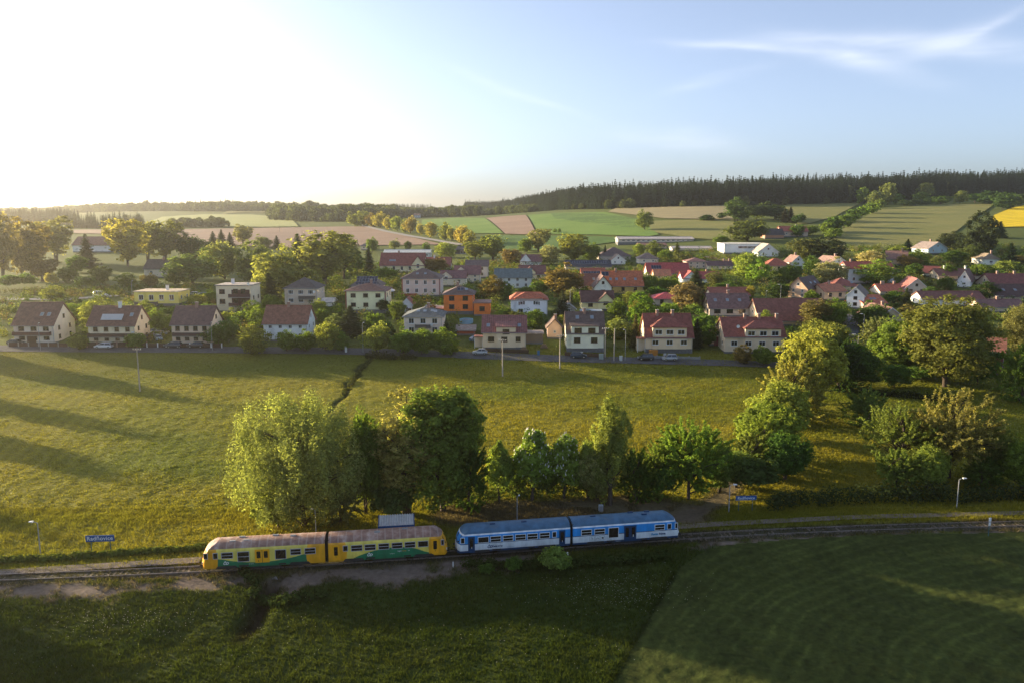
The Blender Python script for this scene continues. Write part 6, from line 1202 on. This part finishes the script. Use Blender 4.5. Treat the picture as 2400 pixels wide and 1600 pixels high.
# ------------------------------------------------------------------ station things
M_SIGN = mat('sign_blue', (.012,.085,.27), .5, .05, 2); M_TEAL = mat('teal_post', (.03,.10,.12), .6, .2, 2)
def station_sign(px0, px1, ytop, ybot, ybase, label):
    P = T((px0+px1)/2, ybase); k = P[1]/F; w = (px1-px0)*k; h = (ybot-ytop)*k; zt = (ybase-ytop)*k; e = bpy.data.objects.new('station_sign', None); COL.objects.link(e); e.location = P; tag(e, label, 'sign', 'station name signs')
    e.rotation_euler = (0, 0, math.radians(4)); bo = ob('board', MB().box(-w/2,w/2,-.04,.04,zt-h,zt).mesh('sign_board', [M_SIGN]), e)
    cu = bpy.data.curves.new('name', 'FONT'); cu.body = 'Radňovice'; cu.align_x = 'CENTER'; cu.align_y = 'CENTER'; cu.size = h*.88; cu.offset = h*.006; cu.extrude = .003; cu.space_character = 1.05; cu.materials.append(M_CLASSW); TXT.append(ob('lettering', cu, bo, (0,-.046,zt-h*.5), (math.pi/2,0,0)))
    for sx in (-.33,.33): ob('post', MB().tube([(0,0,-.4),(0,0,zt-h*.2)], .05, 8).mesh('sign_post', [M_TEAL]), e, (sx*w,.09,0))
station_sign(203,272,1248,1264,1299,'blue station name sign with white letters at the left end of the platform')
station_sign(1721,1773,1157,1168,1201,'blue station name sign with white letters in front of the dark scrub hedge')
def lamp(px, yb, yt, label, group, lean=.5, arm=1, D=None, name='street_lamp', col_=None):
    P = T(px, yb); h = (yb-yt)*P[1]/F; e = bpy.data.objects.new(name, None); COL.objects.link(e); e.location = P; tag(e, label, 'street lamp', group); m = col_ or M_GREY
    ob('post', MB().tube([(0,0,-.4),(0,0,h*.3),(0,0,h)], [.085,.07,.05], 8).tube([(0,0,h-.02),(arm*.25,-.05,h+.1),(arm*.7,-.1,h+.14)], .035, 6).mesh('lamp_post', [m]), e)
    ob('lamp_head', MB().prism([(arm*.55,h+.10),(arm*1.15,h+.17),(arm*1.15,h+.23),(arm*.55,h+.26)][::(1 if arm > 0 else -1)], 'y', -.25, .05).mesh('lamp_head', [M_WHITE]), e); return e
g_ = 'lamps along the platform'
lamp(95,1298,1216,'grey lamp post left of the left station sign',g_,arm=-.8); lamp(741,1262,1186,'grey lamp post rising behind the yellow train roof',g_,arm=-.4); lamp(1212,1225,1156,'grey lamp post rising behind the blue train',g_,arm=.3)
lamp(1708,1200,1131,'grey lamp post beside the right station sign',g_,arm=.8); lamp(2242,1190,1116,'grey lamp post in front of the right orchard',g_,arm=.8)
g_ = 'street lamps of the village'
for a in ((95,822,757,'lamp post in front of the white balcony house',.4),(498,822,755,'lamp post in front of the house with the large dark brown roof',.3),(851,826,756,'lamp post with a round sign between the roadside trees',.5),(1465,846,772,'pale lamp post between the cream charcoal-roofed house and the beige house',-.6),(1829,704,668,'lamp post beside the huge barn roof',-1),(2022,792,736,'taller lamp post on the side street',-1),(2010,818,784,'nearer lamp post on the side street',-1.6),(1336,728,680,'lamp post left of the yellow gabled house',.4),(1500,690,660,'lamp post beside the long orange-tiled house',.8),(310,692,660,'lamp post on the upper road at the left',.5),(1795,702,683,'short lamp post on the street behind the barn',.3)):
    lamp(a[0],a[1],a[2],a[3],g_,arm=a[4])
def pole(px, yb, yt, label, wood_=False, cross=True):
    P = T(px, yb); h = (yb-yt)*P[1]/F; e = bpy.data.objects.new('utility_pole', None); COL.objects.link(e); e.location = P; e.rotation_euler = (0,0,trr.uniform(-.3,.3)); tag(e, label, 'utility pole', 'utility poles of the village'); m = M_POLE
    ob('pole_shaft', MB().tube([(0,0,-.5),(0,0,h)], [.17,.11], 8).mesh('pole_shaft', [m]), e)
    if cross:
        ob('crossarm', MB().box(-.9,.9,-.06,.06,h-.35,h-.22).mesh('crossarm', [M_POLE]), e)
        for x in (-.8,-.3,.3,.8): ob('insulator', MB().tube([(0,0,0),(0,0,.1),(0,0,.22)], [.05,.07,.03], 7).mesh('insulator', [M_WHITE]), e, (x,0,h-.22))
pole(328,916,812,'lone utility pole standing in the left meadow'); pole(1178,882,792,'pale utility pole in the meadow before the mauve-roofed cottage'); pole(1312,863,782,'utility pole in the meadow left of the cream charcoal-roofed house'); pole(1418,838,766,'roadside utility pole right of the cream charcoal-roofed house'); pole(1439,846,768,'darker thin pole beside the pale cabinet on the front road', cross=False); pole(838,582,560,'pole at the edge of the ploughed field', cross=False); pole(655,545,530,'far pole on the ploughed field', cross=False); pole(2220,680,646,'pole in front of the long brown ridge', cross=False)
# waiting shelter with a corrugated roof
P = T(930,1274); k = P[1]/F; e = bpy.data.objects.new('platform_shelter', None); COL.objects.link(e); e.location = P; e.rotation_euler = (0,0,math.radians(8)); tag(e, 'blue-trimmed waiting shelter with a white corrugated roof behind the yellow train', 'shelter')
w = 86*k; dp = 2.2; M_SHB = mat('shelter_blue', (.015,.09,.27), .5, .1, 2); M_CORR = mat('corrugated_white', (.60,.58,.55), .55, .15, 2)
b = MB(); n = 28
for i in range(n):
    u0, u1 = i/n, (i+1)/n; z0 = 2.45+.13*(i % 2); z1 = 2.45+.13*((i+1) % 2); b.add([(-w/2+w*u0,-.25,z0),(-w/2+w*u1,-.25,z1),(-w/2+w*u1,dp+.2,z1+.38),(-w/2+w*u0,dp+.2,z0+.38)], [(0,1,2,3)]); b.add([(-w/2+w*u0,-.25,z0-.03),(-w/2+w*u1,-.25,z1-.03),(-w/2+w*u1,dp+.2,z1+.35),(-w/2+w*u0,dp+.2,z0+.35)], [(3,2,1,0)])
ob('roof', b.mesh('shelter_roof', [M_CORR]), e)
b = MB().box(-w/2-.06,w/2+.06,-.33,-.27,2.22,2.52); b.add([(-w/2-.08,-.33,2.22),(-w/2-.02,-.33,2.22),(-w/2-.02,dp+.25,2.62),(-w/2-.08,dp+.25,2.62),(-w/2-.08,-.33,2.52),(-w/2-.02,-.33,2.52),(-w/2-.02,dp+.25,2.92),(-w/2-.08,dp+.25,2.92)], [(0,3,2,1),(4,5,6,7),(0,1,5,4),(1,2,6,5),(2,3,7,6),(3,0,4,7)]); b.add([(w/2+.02,-.33,2.22),(w/2+.08,-.33,2.22),(w/2+.08,dp+.25,2.62),(w/2+.02,dp+.25,2.62),(w/2+.02,-.33,2.52),(w/2+.08,-.33,2.52),(w/2+.08,dp+.25,2.92),(w/2+.02,dp+.25,2.92)], [(0,3,2,1),(4,5,6,7),(0,1,5,4),(1,2,6,5),(2,3,7,6),(3,0,4,7)])
ob('fascia', b.mesh('fascia', [M_SHB]), e)
ob('back_wall', MB().box(-w/2,w/2,dp,dp+.08,-.3,2.7).mesh('back_wall', [mat('shelter_panel', (.42,.36,.28), .8, .2, 3)]), e)
for sx in (-1,1): ob('side_wall', MB().box(sx*w/2-.04,sx*w/2+.04,.4,dp-.003,-.3,2.5).mesh('side_wall', [M_CORR]), e)
for sx in (-.49,0,.49): ob('post', MB().tube([(sx*w,-.1,-.3),(sx*w,-.1,2.4)], .05, 6).mesh('shelter_post', [M_WHITE]), e)
ob('bench', MB().box(-w*.35,w*.35,dp-.55,dp-.15,.38,.46).box(-w*.3,-w*.28,dp-.5,dp-.2,-.2,.38).box(w*.28,w*.3,dp-.5,dp-.2,-.2,.38).mesh('bench', [M_WOOD]), e)
# little lineside things
def post_thing(name, px, yb, yt, wd, label, cat, m, cap=None, board=None):
    P = T(px, yb); h = (yb-yt)*P[1]/F; e = bpy.data.objects.new(name, None); COL.objects.link(e); e.location = P; tag(e, label, cat); ob('post', MB().tube([(0,0,-.3),(0,0,h)], [wd,wd*.9], 8).mesh(name+'_post', [m]), e)
    if board:
        for i, (z0, z1, bw, bm) in enumerate(board): ob('board', MB().box(-bw/2,bw/2,-wd-.04,-wd-.003,h*z0,h*z1).mesh(name+'_board', [bm]), e)
    if cap: ob('cap', MB().tube([(0,0,h),(0,0,h+.08)], [wd*1.15,wd*.4], 8).mesh(name+'_cap', [cap]), e)
post_thing('signal_post', 2316,1256,1207,.05,'small lineside marker post with white boards at the far right of the track','marker post',M_TEAL,board=[(.80,1.0,.3,M_WHITE),(.58,.76,.26,M_WHITE)])
post_thing('kilometre_post', 1330,1311,1292,.10,'stubby white kilometre post in front of the blue train','marker post',M_WHITE,cap=M_WHITE)
post_thing('white_marker', 1062,1328,1315,.06,'tiny white marker post on the bank below the yellow train','marker post',M_WHITE,cap=M_WHITE)
P = T(1408,1200); e = bpy.data.objects.new('control_cabinet', None); COL.objects.link(e); e.location = P; tag(e, 'small grey-blue control cabinet behind the blue train roof', 'cabinet'); ob('case', MB().box(-.3,.3,-.2,.2,-.2,1.1).mesh('case', [mat('cabinet_grey', (.42,.47,.50), .5, .1, 2)]), e); ob('door', MB().box(-.25,.25,-.225,-.202,.1,1.0).mesh('cabinet_door', [M_GREY]), e)
e = bpy.data.objects.new('culvert', None); COL.objects.link(e); e.location = (CULV[0], CULV[1]+1.0, float(hgt(CULV[0], CULV[1]+1.0))-.45); tag(e, 'concrete culvert mouth in the embankment below the yellow train', 'culvert')
b = MB(); n = 12
for i in range(n):
    a0, a1 = math.pi*i/n, math.pi*(i+1)/n
    for r0, r1 in ((.48,.62),): b.add([(r0*math.cos(a0),0,r0*math.sin(a0)),(r1*math.cos(a0),0,r1*math.sin(a0)),(r1*math.cos(a1),0,r1*math.sin(a1)),(r0*math.cos(a1),0,r0*math.sin(a1)),(r0*math.cos(a0),.9,r0*math.sin(a0)),(r1*math.cos(a0),.9,r1*math.sin(a0)),(r1*math.cos(a1),.9,r1*math.sin(a1)),(r0*math.cos(a1),.9,r0*math.sin(a1))], [(0,1,2,3),(0,3,7,4),(1,5,6,2)])
ob('culvert_ring', b.mesh('culvert_ring', [M_CONC]), e, (0,-.4,-.2)); ob('culvert_shade_disc', MB().tube([(0,.45,-.2),(0,.5,-.2)], .61, 14).mesh('culvert_shade_disc', [M_DARK]), e)  # dark disc inside the ring stands in for the shade of the pipe

# ------------------------------------------------------------------ cars
M_TYRE = mat('tyre', (.018,.018,.018), .9, .2, 4); M_RIM = mat('rim', (.45,.45,.46), .35, .1, 3, metal=.7); M_LAMPG = mat('lamp_glass', (.65,.66,.66), .2, .05, 3); M_TAIL = mat('tail_glass', (.30,.02,.02), .3, .1, 3); M_CGL = mat('car_glass', (.03,.04,.05), .06, .2, 1, spec=.9)
WHL = MB().tube([(0,-.10,0),(0,.10,0)], .31, 16, 0).tube([(0,-.112,0),(0,-.10,0)], .20, 10, 1).tube([(0,.10,0),(0,.112,0)], .20, 10, 1).mesh('wheel', [M_TYRE, M_RIM])
def car_paint(c): return mat('car_%d_%d_%d' % tuple(int(v*255) for v in c), c, .28, .05, 2, metal=.25, spec=.7)
CARM = {}
def car(px, py, L, style, c, face, label, rz=None, zl=.145):
    P = T(px, py); e = bpy.data.objects.new('parked_car', None); COL.objects.link(e); e.location = (P[0], P[1], P[2]+zl); e.rotation_euler = (0,0,(0 if face > 0 else math.pi)+(rz or 0)); tag(e, label, 'car', 'cars parked in the village'); pm_ = car_paint(c); k = (style, L, c)
    if k not in CARM:
        hb = {'hatch':1.48,'wagon':1.50,'mpv':1.60,'van':1.95}[style]; x0, x1 = -L/2, L/2; b = MB()
        # body side silhouette: tail, shoulder line, bonnet, nose, sill
        sil = [(x0+.05,.35),(x0,.62),(x0+.04,.92),(x1-1.05,.95),(x1-.25,.78),(x1,.58),(x1-.05,.30),(x1-.45,.24),(x0+.4,.24)]
        for (ya, yb_) in ((-.86,.86),): b.prism([(p[0], p[1]) for p in sil], 'y', ya, yb_)
        vv = b.v; b.v = [(x, y*(.93 if z > .85 else 1.0 if z > .4 else .95), z) for x, y, z in vv]
        if style == 'wagon' or style == 'van': cab = [(x0+.06,.93),(x1-1.05,.95),(x1-1.75,hb-.05),(x0+.42,hb-.02)]
        elif style == 'mpv': cab = [(x0+.05,.93),(x1-.72,.95),(x1-1.55,hb-.05),(x0+.35,hb-.03)]
        else: cab = [(x0+.05,.93),(x1-1.05,.95),(x1-1.78,hb-.05),(x0+.75,hb-.03)]
        g2 = MB(); n = len(cab); vs = [(p[0], s*(.78 if p[1] < 1.2 else .60), p[1]) for s in (-1,1) for p in cab]; g2.add(vs, [tuple(range(n-1,-1,-1)) if False else tuple(range(n)), tuple(range(2*n-1, n-1, -1))]+[(i, n+i, n+(i+1)%n, (i+1)%n) for i in range(n)])
        r_ = MB(); xr0, xr1 = cab[3][0], cab[2][0]; r_.add([(xr0-.03,-.63,hb-.04),(xr1+.05,-.63,hb-.06),(xr1+.05,.63,hb-.06),(xr0-.03,.63,hb-.04),(xr0+.05,-.55,hb+.02),(xr1-.05,-.55,hb+.01),(xr1-.05,.55,hb+.01),(xr0+.05,.55,hb+.02)], [(0,3,2,1),(4,5,6,7),(0,1,5,4),(1,2,6,5),(2,3,7,6),(3,0,4,7)])
        for s in (-1,1):
            for xa, xb in ((cab[0][0]+.02, cab[3][0]+.05), ((cab[0][0]+cab[1][0])/2+.1, (cab[2][0]+cab[3][0])/2+.05), (cab[1][0]-.03, cab[2][0]-.02)): r_.tube([(xa, s*.79, .93), (xb, s*.615, hb-.05)], .035, 5)
        h_ = MB(); t2 = MB()
        for s in (-1,1): h_.box(x1-.16,x1-.02,s*.62-.16,s*.62+.16,.60,.74); t2.box(x0-.01,x0+.08,s*.7-.10,s*.7+.10,.66,.90)
        CARM[k] = (b.mesh('car_body',[pm_]), g2.mesh('car_glazing',[M_CGL]), r_.mesh('car_roof',[pm_]), h_.mesh('car_headlights',[M_LAMPG]), t2.mesh('car_taillights',[M_TAIL]))
    B = CARM[k]; ob('body', B[0], e); ob('glazing', B[1], e); ob('roof', B[2], e); ob('headlights', B[3], e); ob('taillights', B[4], e)
    for x in (-L/2+.78, L/2-.85):
        for y in (-.78,.78): ob('wheel', WHL, e, (x, y, .31))
WHT = (.72,.72,.71); SLV = (.42,.44,.46); BLK = (.03,.032,.036); NVY = (.02,.04,.075)
car(244,817,4.6,'wagon',WHT,-1,'white estate car on the front road before the cream house'); car(406,815,4.6,'wagon',(.06,.065,.075),-1,'dark grey estate car left of the other dark car on the front road'); car(460,815,4.4,'hatch',(.05,.04,.04),-1,'dark hatchback right of the dark grey estate on the front road')
car(1125,831,3.9,'hatch',SLV,-1,'silver hatchback in front of the beige mauve-roofed cottage'); car(1356,839,4.2,'wagon',NVY,1,'dark blue car by the cream charcoal-roofed house'); car(1513,844,4.1,'mpv',BLK,-1,'black compact van in front of the orange container'); car(1569,845,3.8,'mpv',SLV,-1,'silver compact car in front of the beige house with the hipped bay')
car(240,801,4.2,'wagon',SLV,-1,'silver car in the driveway above the white estate car',zl=.02); car(38,808,4.2,'hatch',BLK,1,'dark car parked beside the white balcony house',zl=.02); car(236,697,4.6,'van',WHT,1,'white van on the upper road at the left',zl=.17)
for i, a in enumerate(((352,783,WHT,'white'),(372,787,(.25,.33,.42),'pale blue'),(388,782,(.5,.5,.5),'light grey'),(345,795,BLK,'black'),(372,797,(.30,.40,.52),'sky blue'))): car(a[0],a[1],4.1,'hatch',a[2],1 if i % 2 else -1,a[3]+' car in the crowded yard between the cream house and the dark brown roof',rz=.5+.4*i,zl=.02)
for i, a in enumerate(((440,695,SLV,'silver'),(460,694,WHT,'white'),(482,696,(.12,.2,.3),'blue'))): car(a[0],a[1],4.2,'hatch',a[2],1,a[3]+' car parked right of the yellow bungalow',rz=.2*i,zl=.02)
car(1118,800,4.2,'hatch',(.10,.22,.35),1,'blue car nose-in beside the red garden shed',rz=.6,zl=.02)
# ------------------------------------------------------------------ small roadside and garden things
def boxthing(name, px, py, w, d, h, m, label, cat, lid=None, rz=0):
    P = T(px, py); e = bpy.data.objects.new(name, None); COL.objects.link(e); e.location = P; e.rotation_euler = (0,0,rz); tag(e, label, cat)
    b = MB().prism([(-w/2,-.2),(w/2,-.2),(w/2*1.06,h),(-w/2*1.06,h)], 'y', -d/2, d/2); ob('case', b.mesh(name+'_case', [m]), e); ob('lid', MB().prism([(-d/2-.05,h+.002),(d/2+.05,h+.002),(d/2+.03,h+.10),(0,h+.16),(-d/2-.03,h+.10)], 'x', -w/2*1.1, w/2*1.1).mesh(name+'_lid', [lid or m]), e)
M_OC = mat('orange_container', (.50,.20,.03), .6, .1, 2); M_BIN = mat('bin_blue', (.05,.16,.30), .6, .1, 2); M_CABI = mat('cabinet_pale', (.55,.57,.55), .6, .08, 2)
boxthing('skip_container',1531,832,2.0,1.4,1.25,M_OC,'orange container at the foot of the beige house with the hipped bay','container'); boxthing('electric_cabinet',1455,846,.7,.4,1.3,M_CABI,'pale electric cabinet on the verge by the pale lamp post','cabinet'); boxthing('electric_cabinet',1409,842,1.1,.5,1.4,mat('cabinet_green', (.30,.36,.33), .6, .08, 2),'grey-green cabinet beside the roadside utility pole','cabinet'); boxthing('electric_cabinet',811,826,.5,.35,1.6,M_CABI,'slim white cabinet between the roadside trees','cabinet')
boxthing('rubbish_bin',1262,832,.6,.6,1.1,M_BIN,'blue rubbish bin at the gate of the beige cottage','bin'); boxthing('rubbish_bin',1363,834,.6,.6,1.0,M_CABI,'pale rubbish bin at the cream charcoal-roofed house','bin'); boxthing('rubbish_bin',1558,838,.55,.55,1.0,M_CABI,'pale rubbish bin at the beige house with the hipped bay','bin')
def fence(pts, h, m, label, pillar=None):
    P = np.array([T(*p)[:2] for p in resample(pts, 10)]); L = np.hypot(*np.diff(P, axis=0).T).sum(); n = max(3, int(L/2.6)+1); P = resample(P, n); c = P.mean(0); e = bpy.data.objects.new('garden_fence', None); COL.objects.link(e); zc = float(hgt(*c)); e.location = (c[0], c[1], zc); tag(e, label, 'fence', 'garden fences')
    pst = MB().box(-.12,.12,-.12,.12,-.4,h+.15).mesh('fence_post', [pillar or m]); cache = {}
    for i in range(n):
        z = float(hgt(*P[i]))-zc; ob('post', pst, e, (P[i][0]-c[0], P[i][1]-c[1], z))
        if i < n-1:
            a = P[i]; b2 = P[i+1]; l = math.hypot(*(b2-a)); z2 = float(hgt(*b2))-zc; an = math.atan2(b2[1]-a[1], b2[0]-a[0]); mb = MB(); nb = 10
            for j in range(nb): x0 = .14+(l-.28)*j/nb; x1 = .14+(l-.28)*(j+.86)/nb; zz_ = (z2-z)*(x0/l); mb.box(x0,x1,-.02,.02,.08+zz_,h+zz_)
            mb.add([(.13,.02,.25),(l-.13,.02,.25+z2-z),(l-.13,.06,.25+z2-z),(.13,.06,.25),(.13,.02,.35),(l-.13,.02,.35+z2-z),(l-.13,.06,.35+z2-z),(.13,.06,.35)], [(0,3,2,1),(4,5,6,7),(0,1,5,4),(1,2,6,5),(2,3,7,6),(3,0,4,7)])
            ob('fence_panel', mb.mesh('fence_panel', [m]), e, (a[0]-c[0], a[1]-c[1], z), (0,0,an))
e = bpy.data.objects.new('gazebo_tent', None); COL.objects.link(e); e.location = T(912,695); tag(e, 'white gazebo tent on the lawn left of the apartment house', 'gazebo'); ob('canopy', MB().add([(-1.9,-1.6,2.1),(1.9,-1.6,2.1),(1.9,1.6,2.1),(-1.9,1.6,2.1),(0,0,3.0),(-1.9,-1.6,1.8),(1.9,-1.6,1.8),(1.9,1.6,1.8),(-1.9,1.6,1.8)], [(0,1,4),(1,2,4),(2,3,4),(3,0,4),(5,6,1,0),(6,7,2,1),(7,8,3,2),(8,5,0,3)]).mesh('canopy', [M_WHITE]), e)
for x_ in (-1.85,1.85):
    for y_ in (-1.55,1.55): ob('leg', MB().tube([(0,0,-.2),(0,0,1.95)], .04, 6).mesh('tent_leg', [M_GREY]), e, (x_, y_, 0))
e = bpy.data.objects.new('garden_pool', None); COL.objects.link(e); e.location = T(1093,756); tag(e, 'round pale blue garden pool below the orange house', 'pool'); ob('pool_wall', MB().tube([(0,0,-.3),(0,0,1.1)], 2.0, 24, cap=False).mesh('pool_wall', [mat('pool_blue', (.28,.46,.56), .5, .1, 2)]), e); ob('water', MB().tube([(0,0,.85),(0,0,.95)], 1.97, 24).mesh('pool_water', [mat('pool_water', (.10,.30,.38), .08, .1, 1, spec=.8)]), e)
e = bpy.data.objects.new('cold_frame', None); COL.objects.link(e); e.location = T(1385,735); tag(e, 'long pale cold frame in front of the yellow gabled house', 'cold frame'); ob('frame', MB().box(-3.4,3.4,-.8,.8,-.3,.8).mesh('cold_frame_box', [M_CONC]), e); ob('glass_lid', MB().prism([(-.9,.82),(.9,1.2),(.9,1.28),(-.9,.9)], 'x', -3.5, 3.5).mesh('glass_lid', [mat('pale_glass', (.45,.50,.52), .15, .1, 2)]), e)
for px_, py_, lb in ((1275,815,'untidy woodpile beside the carport'),(1228,822,'stacked firewood in front of the beige cottage')):
    e = bpy.data.objects.new('woodpile', None); COL.objects.link(e); e.location = T(px_, py_); tag(e, lb, 'woodpile'); lg = MB().tube([(0,-.5,0),(0,.5,0)], .11, 7).mesh('log', [mat('log_wood', (.30,.20,.12), .9, .3, 4)])
    for i_ in range(5):
        for j_ in range(9-i_): ob('log', lg, e, (-.9+.225*j_+.11*i_, trr.uniform(-.08,.08), .1+.2*i_))
def porch(key, dx, w_, h_, c_):
    hh = HOUSES[key]; par = hh[1]; x_ = -hh[3]/2-w_ if dx < 0 else hh[3]/2; pr = ob('porch', MB().box(x_,x_+w_,-hh[4]/2+.4,-hh[4]/2+3.4,h_,h_+.22).mesh('porch_roof', [roofmat(c_)]), par); ob('porch_wall', MB().box(x_+.1,x_+w_,-hh[4]/2+1.6,-hh[4]/2+3.2,-.5,h_-.003).mesh('porch_wall', [wallmat(BG)]), pr)
    for q_ in (x_+.15, x_+w_-.25): ob('porch_post', MB().box(q_,q_+.14,-hh[4]/2+.5,-hh[4]/2+.64,-.5,h_-.003).mesh('porch_post', [M_WHITE]), pr)
porch('r', -1, 2.3, 3.6, (.26,.12,.09)); porch('n', -1, 2.4, 3.1, (.15,.07,.07))
M_FDK = mat('fence_dark_wood', (.075,.042,.032), .85, .3, 4); M_FBR = mat('fence_brown', (.13,.07,.05), .85, .3, 4)
fence([(205,815),(280,815),(345,815)],1.6,M_FDK,'dark brown board fence in front of the cream house',M_CHIM); fence([(20,813),(90,813),(160,814)],1.1,M_FBR,'low brown fence in front of the white balcony house',M_CONC); fence([(345,815),(430,815),(520,816)],1.2,M_FDK,'dark fence with pale pillars before the dark brown roof',M_WHITE); fence([(1140,824),(1190,827),(1238,829)],1.0,M_FDK,'dark fence in front of the beige cottage'); fence([(1325,834),(1380,836),(1415,838)],1.0,M_FBR,'reddish fence in front of the cream charcoal-roofed house'); fence([(1515,840),(1570,841),(1640,843)],.8,M_GREY,'low grey fence in front of the beige house with the hipped bay')
bpy.context.view_layer.update(); dg = bpy.context.evaluated_depsgraph_get(); made = [(o, bpy.data.meshes.new_from_object(o.evaluated_get(dg))) for o in TXT]
for o, me in made: nm, par, lo, ro_ = o.name.split('.')[0], o.parent, o.location.copy(), o.rotation_euler.copy(); bpy.data.objects.remove(o); ob(nm, me, par, lo, ro_)
# ------------------------------------------------------------------ evening haze
hz = ob('haze', MB().box(-5300,5300,-900,7200,-9,140).mesh('haze', [])); hz['kind'] = 'stuff'; hz['label'] = 'thin golden evening haze in the air'
hm_ = bpy.data.materials.new('haze_air'); hm_.use_nodes = True; t_ = hm_.node_tree; t_.nodes.clear(); pv = t_.nodes.new('ShaderNodeVolumePrincipled'); pv.inputs['Color'].default_value = (1,.94,.80,1); pv.inputs['Density'].default_value = HAZE_D; pv.inputs['Anisotropy'].default_value = HAZE_G
oo = t_.nodes.new('ShaderNodeOutputMaterial'); link(t_, pv.outputs[0], oo.inputs['Volume']); hz.data.materials.append(hm_)
